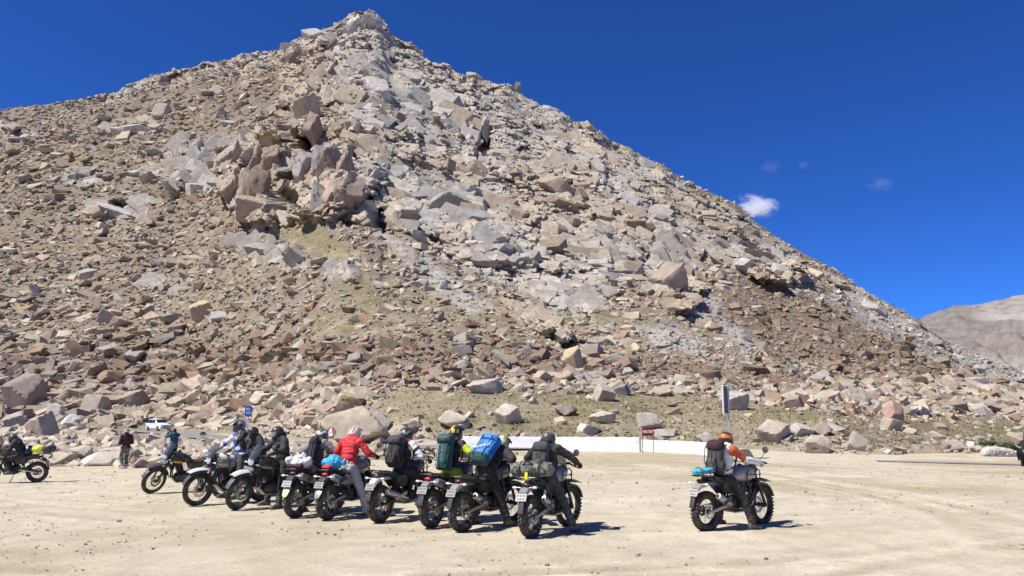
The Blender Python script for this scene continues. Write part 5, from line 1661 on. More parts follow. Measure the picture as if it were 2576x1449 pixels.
    if stand:
        part('side_stand', 'stand', lambda: MB().tube([(-.10, .14, .32), (-.06, .30, .07)], .012, 6).box((-.05, .31, .055), (.09, .04, .012)).mesh('side_stand', M_BLKM))
    root['_M'] = 0
    root.update_tag()
    return root, Matrix.LocRotScale(Vector(loc), Euler((lean, 0, head)), Vector((scale,) * 3)), SM
# ================================================================ people
def cloth(name, col, rough=.85, bump=.35, var=.14, dirt=0.0, scale=9):
    return mat(name, col, rough, 0, var, scale, bump, 38, dirt)
J_BLACK = cloth('black_fabric', (.017, .017, .019), dirt=.10)
J_CHAR = cloth('charcoal_fabric', (.045, .045, .05), dirt=.14)
J_GREY = cloth('grey_fabric', (.20, .20, .20), dirt=.12)
J_LGREY = cloth('light_grey_fabric', (.50, .50, .50), dirt=.12)
J_WHITE = cloth('white_fabric', (.74, .73, .71), dirt=.10)
J_RED = cloth('red_fabric', (.62, .012, .022), .7, dirt=.16)
J_ORANGE = cloth('orange_fabric', (.80, .20, .02), .75, dirt=.16)
J_RUST = cloth('rust_red_fabric', (.42, .085, .03), .8)
J_LIME = cloth('hi_vis_lime_fabric', (.62, .78, .02), .7, dirt=.16)
J_OLIVE = cloth('olive_lime_fabric', (.34, .40, .03), .8)
J_BLUE = cloth('blue_fabric', (.03, .10, .42), .75)
J_TEAL = cloth('dark_teal_fabric', (.022, .075, .105), .8)
J_GREEN = cloth('dark_green_fabric', (.010, .070, .068), .7, dirt=.16)
J_SKYB = cloth('bright_blue_fabric', (.02, .20, .58), .65, dirt=.16)
J_CYAN = cloth('cyan_fabric', (.02, .36, .62), .6, dirt=.16)
J_TURQ = cloth('turquoise_fabric', (.05, .42, .55), .7, dirt=.16)
J_MAROON = cloth('dark_maroon_fabric', (.050, .014, .018), .85)
J_NAVY = cloth('navy_fabric', (.012, .014, .03), .8)
M_SKIN = mat('skin', (.30, .17, .11), .6, var=.08)
M_HAIR = mat('dark_hair', (.02, .016, .014), .7)
M_BOOT = mat('boot_leather', (.035, .034, .033), .55, var=.25, bump=.2, dirt=.38)
M_BOOTG = mat('grey_boot', (.11, .11, .11), .6, var=.2, bump=.2, dirt=.4)
M_BOOTW = mat('white_boot', (.62, .60, .56), .5, var=.1, bump=.2, dirt=.35)
M_SOLE = mat('boot_sole', (.05, .048, .045), .8, dirt=.4)
M_GLOVE = mat('black_glove', (.02, .02, .02), .7, var=.2, bump=.2)
M_GLOVEW = mat('white_glove', (.70, .68, .65), .7, var=.1, bump=.2)
M_VISOR = mat('dark_visor', (.02, .021, .023), .06, var=.05, spec=.8)
M_CVISOR = glass('clear_visor', (.55, .57, .58), .35, .04)
M_STRAP = cloth('black_strap', (.02, .02, .02), .7)
def camo(name, a, b_, c_, sc=9):
    m, t, b = new_mat(name)
    tc = node(t, 'ShaderNodeTexCoord'); n1_ = node(t, 'ShaderNodeTexNoise', Scale=sc, Detail=2.0); n2_ = node(t, 'ShaderNodeTexNoise', Scale=sc * 1.3, Detail=2.0)
    mp = node(t, 'ShaderNodeMapping'); mp.inputs['Location'].default_value = (3.7, 1.1, 8.2)
    t.links.new(tc.outputs['Object'], n1_.inputs['Vector']); t.links.new(tc.outputs['Object'], mp.inputs['Vector']); t.links.new(mp.outputs[0], n2_.inputs['Vector'])
    r1 = node(t, 'ShaderNodeValToRGB'); r1.color_ramp.interpolation = 'CONSTANT'
    r1.color_ramp.elements[0].color = (*a, 1); r1.color_ramp.elements[1].color = (*b_, 1); r1.color_ramp.elements[1].position = .5
    r2_ = node(t, 'ShaderNodeMath', operation='GREATER_THAN'); r2_.inputs[1].default_value = .56
    mx = node(t, 'ShaderNodeMix', data_type='RGBA'); mx.inputs['B'].default_value = (*c_, 1)
    t.links.new(n1_.outputs['Fac'], r1.inputs[0]); t.links.new(n2_.outputs['Fac'], r2_.inputs[0]); t.links.new(r2_.outputs[0], mx.inputs['Factor']); t.links.new(r1.outputs[0], mx.inputs['A'])
    t.links.new(mx.outputs['Result'], b.inputs['Base Color']); b.inputs['Roughness'].default_value = .85
    MATS[name] = m
    return m
J_CAMO = camo('camouflage_fabric', (.09, .10, .075), (.20, .20, .16), (.035, .04, .03))
J_CAMOL = camo('pale_camouflage_fabric', (.42, .42, .40), (.25, .26, .24), (.12, .13, .12), 14)
J_PATT = camo('black_white_patterned_fabric', (.62, .60, .56), (.06, .05, .05), (.30, .06, .05), 22)

def ik(a, b_, l1, l2, hint):
    d = b_ - a; L = min(d.length, (l1 + l2) * .999); dn = d.normalized()
    x = (l1 * l1 - l2 * l2 + L * L) / (2 * L); h = math.sqrt(max(l1 * l1 - x * x, 0))
    hv = hint - dn * hint.dot(dn)
    if hv.length < 1e-5: hv = dn.orthogonal()
    return a + dn * x + hv.normalized() * h, a + dn * L

def capsule(mb, a, b_, ra, rb, seg=12):
    n = 5; pts, rr = [], []
    d = (b_ - a)
    dn = d.normalized() if d.length > 1e-6 else Vector((0, 0, 1))
    for k in range(n):
        t_ = math.pi / 2 * k / n
        pts.append(a - dn * ra * math.cos(t_)); rr.append(max(ra * math.sin(t_), .002))
    for k in range(5):
        pts.append(a.lerp(b_, k / 4)); rr.append(ra + (rb - ra) * k / 4)
    for k in range(1, n + 1):
        t_ = math.pi / 2 * (1 - k / n)
        pts.append(b_ + dn * rb * math.cos(t_)); rr.append(max(rb * math.sin(t_), .002))
    mb.tube(pts, rr, seg)

def fuse(name, mb, voxel=.016, smooth=5, wrinkle=.006, seed=0):
    """one continuous surface out of overlapping closed shapes"""
    me_ = bpy.data.meshes.new('tmp'); me_.from_pydata([tuple(p) for p in mb.v], [], mb.f)
    o = bpy.data.objects.new('tmp', me_); COL.objects.link(o)
    md = o.modifiers.new('r', 'REMESH'); md.mode = 'VOXEL'; md.voxel_size = voxel
    ms = o.modifiers.new('s', 'SMOOTH'); ms.iterations = smooth; ms.factor = .5
    dg = bpy.context.evaluated_depsgraph_get(); dg.update()
    out_ = bpy.data.meshes.new_from_object(o.evaluated_get(dg))
    bpy.data.objects.remove(o); bpy.data.meshes.remove(me_)
    out_.name = name
    n = len(out_.vertices); co = np.zeros(n * 3, np.float32); out_.vertices.foreach_get('co', co); co = co.reshape(-1, 3)
    no = np.zeros(n * 3, np.float32); out_.vertices.foreach_get('normal', no); no = no.reshape(-1, 3)
    if wrinkle:
        q_ = co.astype(float) + seed * 3.1
        f_ = fbm(q_ * np.array((1, 1, 1.7)), .11, 600 + seed, 3)
        co = co + no * ((np.abs(f_ - .5) * -4 + .4) * wrinkle)[:, None]
        out_.vertices.foreach_set('co', co.astype(np.float32).ravel())
    out_.polygons.foreach_set('use_smooth', [True] * len(out_.polygons))
    out_.update()
    return out_, co

def finger_hand(mb, wrist, palm_dir, curl_dir, side_dir, size=1.0, grip=True):
    """a gloved hand: palm, four unequal fingers bent round what they hold, thumb from the side of the palm"""
    p, c, s = palm_dir.normalized(), curl_dir.normalized(), side_dir.normalized()
    k = size
    mb.loft([[wrist + p * x * k + s * (y * hw) * k + c * (z * hz) * k for y, z in ((-1, -.6), (-.5, -1), (.5, -1), (1, -.6), (1, .6), (.5, 1), (-.5, 1), (-1, .6))] for x, hw, hz in ((-.03, .034, .028), (.0, .032, .022), (.05, .042, .019), (.085, .043, .017), (.10, .036, .014))])
    for i, (off, L) in enumerate(((-.033, .072), (-.011, .082), (.011, .078), (.033, .062))):
        a = wrist + (p * .09 + s * off) * k
        if grip:
            b_ = a + (p * .35 + c * .35).normalized() * L * .5 * k; d = b_ + (c * .9 - p * .25).normalized() * L * .38 * k; e = d + (c * .1 - p * .95).normalized() * L * .30 * k
        else:
            b_ = a + (p * .9 + c * .15).normalized() * L * .5 * k; d = b_ + (p * .75 + c * .5).normalized() * L * .33 * k; e = d + (p * .45 + c * .75).normalized() * L * .28 * k
        mb.tube([a - p * .012 * k, a, b_, d, e], [.011 * k, .0115 * k, .0105 * k, .0095 * k, .007 * k], 7)
    t0 = wrist + (p * .025 - s * .034) * k
    mb.tube([t0, t0 + (p * .4 - s * .75 + c * .3).normalized() * .034 * k, t0 + (p * .9 - s * .45 + c * .75).normalized() * .062 * k, t0 + (p * .8 + c * 1.1).normalized() * .078 * k], [.014 * k, .0125 * k, .011 * k, .008 * k], 7)

def make_helmet(parent, c, M3, shell, stripe=None, visor='dark', peak=False, pattern=0, chin=True, chin_mat=None, text=None):
    """full-face helmet, local +X is where it looks; M3 turns it"""
    nseg, nr = 40, 26
    def rad(d):
        x, y, z = d
        r_ = 1.0 / math.sqrt((x / .140) ** 2 + (y / .122) ** 2 + (z / .142) ** 2)
        if chin:
            az = math.atan2(y, x)
            ch = math.exp(-((z + .62) / .34) ** 2) * math.exp(-(az / .72) ** 2)
            r_ *= 1 + .30 * ch
        return r_
    vs_, fs, mi = [], [], []
    def region(d):
        x, y, z = d
        az = abs(math.atan2(y, x))
        if az < 1.12 and -.33 < z < .40: return 2
        if pattern == 1 and (.10 < abs(y) < .34 and z > .2 or (z < -.1 and az > 1.4 and (math.sin(az * 5) > .1))): return 1
        if pattern == 2 and (z > .30 and (int((math.atan2(y, x) + 3.2) * 2.6) % 2 == 0)): return 1
        if pattern == 3 and az > 1.15 and .12 < z + .28 * math.sin(az * 3) < .52: return 1
        if pattern == 4 and z > .55 - .25 * math.cos(az): return 1
        if pattern == 6 and z > -.1 and (abs(y) < .17 and z > .35 or (az > 1.9 and .0 < z < .42 and abs(math.sin(az * 4)) > .55)): return 1
        if pattern == 7 and az > .9 and .05 < z + .12 * math.cos(az) < .55: return 1
        if pattern == 5 and (.55 < z < .86 or (-.45 < z < -.05 and 1.2 < az < 2.3)): return 1
        return 0
    dirs = []
    for i in range(nr + 1):
        ph = -1.06 + (math.pi / 2 + 1.06) * i / nr
        for k in range(nseg):
            th = 2 * math.pi * k / nseg
            dirs.append((math.cos(ph) * math.cos(th), math.cos(ph) * math.sin(th), math.sin(ph)))
    mb = MB()
    M = Matrix.Translation(c) @ M3.to_4x4()
    mb.m = M
    P_ = []
    for d in dirs:
        r_ = rad(d)
        g = 2 if region(d) == 2 else 0
        P_.append(Vector(d) * (r_ * (.955 if g == 2 else 1)))
    for i in range(nr):
        for k in range(nseg):
            k2 = (k + 1) % nseg
            ids = (i * nseg + k, i * nseg + k2, (i + 1) * nseg + k2, (i + 1) * nseg + k)
            d = sum((Vector(dirs[q]) for q in ids), Vector()).normalized()
            fs.append(ids); mi.append(region(d))
    fs.append(tuple(range(nseg - 1, -1, -1))); mi.append(2)
    mb.v = [M @ p for p in P_]; mb.f = fs; mb.mi = mi; mb.n = len(P_)
    h = mb.build('helmet', [shell, stripe or shell, M_HOSE], parent, 50)
    if visor:
        vb = MB(); vb.m = M; rings = []
        for i in range(7):
            z = -.30 + .66 * i / 6
            rg = []
            for k in range(17):
                az = -1.10 + 2.20 * k / 16
                q_ = math.sqrt(1 - z * z); d = (q_ * math.cos(az), q_ * math.sin(az), z)
                rg.append(Vector(d) * (rad(d) * 1.012))
            rings.append(rg + [p * .975 for p in reversed(rg)])
        vb.loft(rings)
        vo = vb.build('visor', M_VISOR if visor != 'clear' else M_CVISOR, h, 40)
        if visor == 'up':
            vo.data.transform(M @ Matrix.Rotation(R(-38), 4, 'Y') @ M.inverted())
    if visor is None or visor == 'clear' or visor == 'up':
        fb = MB(); fb.m = M
        fb.ell((.055, 0, -.01), (.062, .066, .085), seg=16, rings=10).ell((.118, 0, -.03), (.014, .012, .02))
        for s_ in (-1, 1):
            fb.ell((.108, s_ * .028, .012), (.010, .014, .007))
        fb.ell((.110, 0, -.062), (.010, .022, .006))
        fb.build('face', M_SKIN, h)
    if peak:
        pb = MB(); pb.m = M
        pb.loft([[(x, -w_, z - .03), (x, -w_ * .6, z), (x, 0, z + .008), (x, w_ * .6, z), (x, w_, z - .03), (x, w_ * .6, z - .012), (x, 0, z - .004), (x, -w_ * .6, z - .012)] for x, z, w_ in ((.02, .148, .085), (.09, .132, .10), (.16, .108, .092), (.225, .078, .062))])
        pb.build('peak', (stripe or shell) if pattern in (2,) else (chin_mat or shell), h, 50)
    vb = MB(); vb.m = M
    for s_ in (-1, 1):
        vb.ell((.02, s_ * .122, .0), (.022, .008, .022))
    vb.box((.172, 0, -.088), (.02, .05, .018), bev=.005)
    vb.build('vent', M_PLAS, h)
    return h

def make_rider(label, Mw, mats, pose, helmet, group='riders of the motorcycle group', seed=1, seated=True, boots=None, gloves=None, bulk=1.0, hood=False, paint=None, hem=None, category='person'):
    """Mw: world matrix of the local frame (x forward, z up). mats: jacket, trousers, neck. pose: dict."""
    J, T, NK = mats[:3]; extra = list(mats[3:])
    boots = boots or M_BOOT; gloves = gloves or M_GLOVE
    ln = R(pose.get('lean', 18)); tw = R(pose.get('twist', 0)); roll = R(pose.get('roll', 0))
    P0 = Vector(pose.get('pelvis', (-.24, 0, .93)))
    d = Vector((math.sin(ln), math.sin(roll) * math.cos(ln), math.cos(ln))).normalized()
    d2 = Vector((math.sin(ln * 1.35), math.sin(roll) * math.cos(ln), math.cos(ln * 1.35))).normalized()
    C0 = P0 + d * .26; N0 = C0 + d2 * .26
    side = Vector((-math.sin(tw), math.cos(tw), 0)); side = (side - d2 * side.dot(d2)).normalized()
    fwd = side.cross(d2).normalized()
    sw = .195 * (.55 + .45 * bulk)
    SH = {1: N0 - d2 * .05 + side * sw, -1: N0 - d2 * .05 - side * sw}
    HP = {s: P0 + Vector((.02, s * .10, -.03)) for s in (1, -1)}
    mb = MB(); bones = []
    def cap(lab, a, b_, ra, rb):
        capsule(mb, a, b_, ra, rb); bones.append((lab, a, b_, ra, rb))
    bk = bulk
    # trunk
    for t_, w_, dp in ((0, .175, .128), (.25, .175, .130), (.5, .178, .134), (.75, .190, .138), (.95, .172, .118)):
        c = P0.lerp(C0, t_ * 2) if t_ < .5 else C0.lerp(N0, (t_ - .5) * 2)
        axz = d if t_ < .5 else d2
        Rm = Matrix((fwd, side, axz)).transposed()
        mb.ell(c, (dp * bk, w_ * bk, .13), rot=Rm, seg=16, rings=10)
    bones.append(('torso', P0 + d * .02, N0 - d2 * .04, .15, .15))
    for s in (1, -1):
        mb.ell(SH[s], (.078 * bk, .08 * bk, .075 * bk)); mb.ell(HP[s] + Vector((-.03, 0, -.01)), (.115, .105, .105))
    cap('neck', N0 - d2 * .03, N0 + d2 * .085 + fwd * .02, .066, .058)
    arms, legs = {}, {}
    for s in (1, -1):
        ht = Vector(pose['hands'][0 if s > 0 else 1])
        hint = Vector(pose.get('elbow', (-.25, .55, -.75))); hint = Vector((hint.x, hint.y * s, hint.z))
        el, wr = ik(SH[s], ht, .30, .265, hint)
        arms[s] = (el, wr)
        cap('uparm', SH[s], el, .074 * bk, .064 * bk); cap('forearm', el, wr.lerp(el, .06), .063 * bk, .046)
        ft = Vector(pose['feet'][0 if s > 0 else 1])
        kn, an = ik(HP[s], ft, .445, .43, Vector(pose.get('knee', (1, .25 * s, .15))) if not isinstance(pose.get('knee'), dict) else Vector(pose['knee'][s]))
        legs[s] = (kn, an)
        cap('thigh', HP[s], kn, .108, .084); cap('shin', kn, an, .080, .064)
        toe = Vector(pose.get('toe', (1, .18 * s, 0))) if not isinstance(pose.get('toe'), dict) else Vector(pose['toe'][s])
        toe = toe.normalized()
        legs[s] = (kn, an, toe)
        cap('foot', an + Vector((0, 0, -.03)), an + toe * .12 + Vector((0, 0, -.055)), .045, .035)
        cap('hand', wr, wr + (wr - el).normalized() * .05, .034, .028)
    Hc = N0 + d2 * pose.get('neck', .135) + fwd * .035
    Hy, Hp, Hr = pose.get('head', (0, -10, 0))
    if helmet is not None:
        mb.ell(Hc + Vector((0, 0, -.02)), (.085, .075, .10))
    else:
        pass
    if hood:
        mb.ell(N0 + d2 * .06 - fwd * .05, (.10, .125, .085)); mb.ell(N0 + d2 * .02 + fwd * .02, (.10, .12, .06))
    if hem is not None:
        mb.ell(P0 + Vector((-.0, 0, -.03)), (.17, .205, .13), seg=18)
    me_, co = fuse('person', mb, .017, 3, .015, seed)
    # materials by the nearest limb
    lab = np.zeros(len(co), int); best = np.full(len(co), 9e9); tt = np.zeros(len(co))
    names = []
    for bi, (nm, a, b_, ra, rb) in enumerate(bones):
        names.append(nm)
        a_, e_ = np.array(a), np.array(b_ - a); q_ = co - a_
        t_ = np.clip((q_ @ e_) / (e_ @ e_ + 1e-9), 0, 1)
        ds = np.linalg.norm(q_ - t_[:, None] * e_, axis=1) - (ra + (rb - ra) * t_)
        m_ = ds < best; best[m_] = ds[m_]; lab[m_] = bi; tt[m_] = t_[m_]
    # materials: 0 jacket, 1 trousers, 2 neck/skin, 3 boots, 4 gloves, 5.. extra
    slot = {'torso': 0, 'neck': 2, 'uparm': 0, 'forearm': 0, 'thigh': 1, 'shin': 1, 'foot': 3, 'hand': 4}
    vm_ = np.array([slot[names[k]] for k in lab])
    waist = (co - np.array(P0)) @ np.array(d)
    vm_[(np.isin(lab, [k for k, n_ in enumerate(names) if n_ == 'torso'])) & (waist < pose.get('waist', .03))] = 1
    tor = np.isin(lab, [k for k, n_ in enumerate(names) if n_ == 'thigh']) & (waist > pose.get('waist', .03)); vm_[tor] = 0
    if hood: vm_[vm_ == 2] = 0
    up_ = (co - np.array(P0)) @ np.array(d2); sd_ = (co - np.array(P0)) @ np.array(side); fw_ = (co - np.array(C0)) @ np.array(fwd)
    for (bn, t0, t1, mi_, cond) in (paint or []):
        m_ = np.isin(lab, [k for k, n_ in enumerate(names) if n_ == bn]) & (tt >= t0) & (tt <= t1)
        if cond is not None: m_ &= cond(sd_, up_, fw_)
        if bn == 'torso': m_ &= vm_ == 0
        vm_[m_] = 5 + mi_
    for m_ in [J, T, NK, boots, gloves] + extra: me_.materials.append(m_)
    lv = np.zeros(len(me_.loops), np.int32); me_.loops.foreach_get('vertex_index', lv)
    ls = np.zeros(len(me_.polygons), np.int32); me_.polygons.foreach_get('loop_start', ls)
    me_.polygons.foreach_set('material_index', vm_[lv[ls]].astype(np.int32)); me_.update()
    o = bpy.data.objects.new('person', me_); COL.objects.link(o)
    o.matrix_world = Mw
    tag(o, label, category, group)
    # head
    M3 = Matrix.Rotation(R(Hy), 3, 'Z') @ Matrix.Rotation(R(-Hp), 3, 'Y') @ Matrix.Rotation(R(Hr), 3, 'X')
    if helmet is not None:
        make_helmet(o, Hc, M3, **helmet)
    # hands and boots
    for s in (1, -1):
        el, wr = arms[s]
        hb_ = MB()
        gd = pose.get('grip', 'bar')
        if gd == 'bar':
            pd = ((wr - el).normalized() * .5 + Vector((.7, 0, -.15))).normalized(); finger_hand(hb_, wr - pd * .02, pd, Vector((0, 0, -1)), Vector((0, -s, 0)) * -1 if False else Vector((0, s, 0)), 1.12)
        else:
            pd = (wr - el).normalized(); finger_hand(hb_, wr - pd * .02, pd, Vector((-pd.z, 0, pd.x)) if abs(pd.y) < .9 else Vector((0, 0, -1)), Vector((0, s, 0)), 1.05, grip=gd != 'open')
        hb_.tube([wr - (wr - el).normalized() * .07, wr - (wr - el).normalized() * .02, wr + pd * .01], [.050, .046, .038], 10)
        hb_.build('glove' if gloves is not M_SKIN else 'hand', gloves, o, 50)
        kn, an, toe = legs[s]
        bb = MB(); sd = Vector((-toe.y, toe.x, 0)).normalized(); up = toe.cross(sd).normalized()
        if up.z < 0: up = -up
        base_ = an + Vector((0, 0, -.095))
        def ring(x, w_, h_, z0=0.0, n=12):
            rg = []
            for k in range(n):
                a = 2 * math.pi * k / n; c, s_ = math.cos(a), math.sin(a)
                rg.append(base_ + toe * x + sd * (w_ * math.copysign(abs(c) ** .7, c)) + up * (z0 + h_ / 2 + h_ / 2 * math.copysign(abs(s_) ** .7, s_)))
            return rg
        bb.cur = 0
        bb.loft([ring(x, w_, h_) for x, w_, h_ in ((-.085, .022, .07), (-.075, .038, .10), (-.03, .043, .12), (.03, .044, .115), (.09, .048, .085), (.14, .049, .066), (.18, .040, .052), (.20, .02, .04))])
        hgt = pose.get('boot_h', .22); dsh = (kn - an).normalized()
        bb.tube([an - dsh * .05, an + dsh * .02, an + dsh * hgt * .6, an + dsh * hgt], [.056, .058, .066, .070], 12)
        for q_ in (.3, .6, .9):
            bb.tube([an + dsh * hgt * (q_ - .04), an + dsh * hgt * (q_ + .04)], [.073, .074], 12)
        bb.cur = 1
        bb.loft([ring(x, w_ + .004, .022, -.012) for x, w_ in ((-.09, .026), (-.075, .041), (.0, .043), (.09, .05), (.15, .049), (.19, .038), (.208, .02))])
        bb.build('boot', [boots, M_SOLE], o, 50)
    o['_x'] = 0
    return o, dict(P=P0, C=C0, N=N0, d=d, d2=d2, side=side, fwd=fwd, SH=SH, Hc=Hc, M3=M3, arms=arms)

def text_mesh(s, size, depth=.004, bold=0.0):
    cu = bpy.data.curves.new('t', 'FONT'); cu.body = s; cu.size = size; cu.extrude = depth; cu.offset = bold; cu.align_x = 'CENTER'; cu.align_y = 'CENTER'; cu.resolution_u = 2
    o = bpy.data.objects.new('t', cu); COL.objects.link(o)
    dg = bpy.context.evaluated_depsgraph_get(); dg.update()
    me_ = bpy.data.meshes.new_from_object(o.evaluated_get(dg))
    bpy.data.objects.remove(o); bpy.data.curves.remove(cu)
    return me_
def lettering(s, size, m_, parent, M, name='lettering', depth=.003, bold=0.0):
    me_ = text_mesh(s, size, depth, bold); me_.name = name; me_.materials.clear(); me_.materials.append(m_)
    for p in me_.polygons: p.material_index = 0
    o = bpy.data.objects.new(name, me_); COL.objects.link(o); o.parent = parent; o.matrix_local = M
    return o

def pack_frame(Mw, k, off=.0, up=.0, tilt=0.0, yaw=0.0):
    """frame on a rider's back: x away from the back, y to the rider's left, z up along the spine"""
    z = (k['N'] - k['P']).normalized(); y = k['side']; x = y.cross(z).normalized(); x = -x
    y2 = z.cross(x).normalized()
    c = k['P'].lerp(k['N'], .62) + x * (.125 + off) + z * up
    M = Matrix.Identity(4)
    for i in range(3):
        M[i][0], M[i][1], M[i][2], M[i][3] = x[i], y2[i], z[i], c[i]
    return Mw @ M @ Matrix.Rotation(R(yaw), 4, 'Z') @ Matrix.Rotation(R(tilt), 4, 'Y')

def soft_ring(x0, x1, hy, z, n=18, p=3.0):
    rg = []
    for k in range(n):
        a = 2 * math.pi * k / n; c, s = math.cos(a), math.sin(a)
        rg.append(((x0 + x1) / 2 + (x1 - x0) / 2 * math.copysign(abs(c) ** (2 / p), c), hy * math.copysign(abs(s) ** (2 / p), s), z))
    return rg

def backpack(label, M, w_, h_, dp, m_body, m_lid=None, m_base=None, lid=True, pockets=True, straps=None, roll_top=False, group='backpacks worn by the riders', m_strap=None, bulge=0.0):
    """M: pack_frame; straps: (rider key points) for the shoulder straps"""
    m_lid = m_lid or m_body; m_base = m_base or m_body; m_strap = m_strap or M_STRAP
    root = bpy.data.objects.new('backpack', None); COL.objects.link(root); root.matrix_world = M; root.empty_display_size = .1
    tag(root, label, 'backpack', group)
    hw = w_ / 2; z0, z1_ = -h_ * .52, h_ * .48
    def wr(mb, nm, m_, amp=.008):
        me_, _ = fuse(nm, mb, .013, 3, amp, int(abs(w_ * 1000)) % 50)
        me_.materials.append(m_)
        return link(nm, me_, root)
    mb = MB()
    mb.loft([soft_ring(.0 + a, dp * q_, hw * r_, z0 + (z1_ - z0) * t_) for t_, q_, r_, a in ((0, .62, .78, .02), (.06, .85, .93, .0), (.25, 1.0 + bulge, 1.0, 0), (.6, .96, 1.0, 0), (.85, .88, .96, 0), (.97, .75, .88, .01), (1.0, .55, .75, .03))])
    wr(mb, 'pack_body', m_body)
    if m_base is not m_body:
        mb = MB(); mb.loft([soft_ring(-.005 + a, dp * q_ + .01, hw * r_ + .006, z0 + (z1_ - z0) * t_ - .006) for t_, q_, r_, a in ((0, .62, .78, .02), (.06, .85, .93, .0), (.16, .96 + bulge, .97, 0), (.20, 1.0 + bulge, .99, 0))])
        wr(mb, 'pack_base', m_base)
    if lid:
        mb = MB(); zl = z1_ - .02
        mb.loft([soft_ring(-.02 + a, dp * q_, hw * r_, zl + t_) for t_, q_, r_, a in ((-.06, 1.02, 1.02, 0), (.0, 1.08, 1.04, -.01), (.05, 1.0, 1.0, .0), (.085, .8, .85, .03), (.10, .55, .6, .06))])
        wr(mb, 'lid', m_lid)
    if pockets:
        mb = MB(); mb.loft([soft_ring(dp * .9, dp * .9 + q_, hw * r_, z0 + h_ * t_) for t_, q_, r_ in ((.10, .03, .6), (.16, .075, .72), (.40, .075, .70), (.50, .05, .62), (.53, .02, .5))])
        wr(mb, 'front_pocket', m_body, .006)
        for s_ in (-1, 1):
            mb = MB(); mb.ell((dp * .45, s_ * hw * 1.0, z0 + h_ * .28), (dp * .36, .035, h_ * .2))
            wr(mb, 'side_pocket', m_body, .004)
    if roll_top:
        mb = MB(); mb.tube([(dp * .5, -hw * 1.02, z1_ + .035), (dp * .5, hw * 1.02, z1_ + .035)], .05, 12)
        wr(mb, 'roll_top', m_lid, .006)
    mb = MB()
    for s_ in (-1, 1):
        mb.tube([(.0, s_ * hw * .5, z1_ - .06), (-.06, s_ * hw * .62, z1_ - .0), (-.15, s_ * hw * .72, z1_ - .03), (-.25, s_ * hw * .82, z1_ - .12), (-.28, s_ * hw * .95, z1_ - .25), (-.20, s_ * hw * 1.05, z1_ - .38), (-.02, s_ * hw * .9, z1_ - .45)], .020, 8, flat=.5)
    mb.build('shoulder_strap', m_strap, root)
    mb = MB()
    for s_ in (-.5, .5):
        mb.tube([(dp * 1.07 + (.08 if pockets else 0) * .6, s_ * hw, z1_ - .02), (dp * 1.10 + (.08 if pockets else 0), s_ * hw, z0 + h_ * .45), (dp * 1.06, s_ * hw, z0 + h_ * .1)], .008, 5)
    mb.tube([(dp * .3, hw * .2, z1_ + .06), (dp * .25, 0, z1_ + .10), (dp * .3, -hw * .2, z1_ + .06)], .007, 5)
    mb.build('strap', m_strap, root)
    return root
# ================================================================ the riding group
def bike_loc(px, py, head, front=False):
    p = gpt(px, py); h = Vector((math.cos(head), math.sin(head), 0))
    q_ = p - h * .74 if front else p + h * .73
    return (q_.x, q_.y, float(zg(q_.x, q_.y)) + .004)
GRD = lambda x, y: (x, y, .10)
def B(name_label, px, py, deg, front=False, **kw):
    hd = R(deg)
    return make_bike('motorcycle', name_label, bike_loc(px, py, hd, front), hd, **kw)
def on_rack(Mw, x=-.72, z=.95):
    return Mw @ Matrix.Translation((x, 0, z))
LUG = 'luggage tied on the motorcycles'
def bag(name, label, cat, M, rings_or_mb, m_, voxel=.016, wr_=.014, seed=3, smooth=3, children=()):
    me_, _ = fuse(name, rings_or_mb, voxel, smooth, wr_, seed)
    me_.materials.append(m_)
    o = link(name, me_); o.matrix_world = M
    tag(o, label, cat, LUG)
    for nm, mb, mm in children:
        mb.build(nm, mm, o)
    return o

# K: the lone rider on the right
bk, MwK, _ = B('grey tanked motorcycle standing alone on the right with a turquoise mat on its rack', 1778, 1336, 34, tank=M_SILVER, tailc=M_SILVER, fender=M_PLAS, mirrors=(1, 1), steer=R(6), lean=R(1))
K, kk = make_rider('person in a rust red and white jacket on the lone motorcycle at the right', MwK, (J_RUST, J_BLACK, J_BLACK, J_WHITE, J_CHAR),
    dict(lean=4, pelvis=(-.27, -.01, .90), hands=((.24, .36, 1.15), (.24, -.36, 1.15)), feet=(GRD(.0, .36), GRD(.06, -.34)), head=(8, -6, 0), neck=.12, knee={1: Vector((1, .4, .1)), -1: Vector((1, -.35, .1))}, boot_h=.13),
    dict(shell=M_BLACK, stripe=mat('helmet_orange', (.72, .13, .02), .35, var=.05), pattern=7, visor='dark'), seed=11, gloves=M_GLOVEW,
    paint=[('torso', 0, 1, 0, lambda s, u, f: (np.abs(s) > .06) & (u > .05)), ('forearm', 0, 1, 0, None), ('uparm', .85, 1, 0, None)])
pk = backpack('black and maroon backpack worn by the lone rider at the right', pack_frame(MwK, kk, .0, -.02, 4), .32, .50, .20, J_CHAR, m_base=J_BLACK, m_lid=J_MAROON)
mb = MB(); mb.tube([(-.32, 0, .015), (-.18, .0, .02), (.05, -.01, .03), (.26, .0, .03), (.33, 0, .02)], [.06, .085, .085, .075, .03], 12, flat=.62)
sm_ = MB()
for x in (-.2, .0, .2): sm_.tube([(x, -.10, -.05), (x, -.09, .05), (x, 0, .092), (x, .09, .05), (x, .10, -.05)], .008, 5)
bag('rolled_mat', 'turquoise rolled mat strapped on the rack of the lone motorcycle', 'rolled mat', on_rack(MwK, -.70, .985), mb, J_TURQ, children=[('strap', sm_, M_STRAP)])

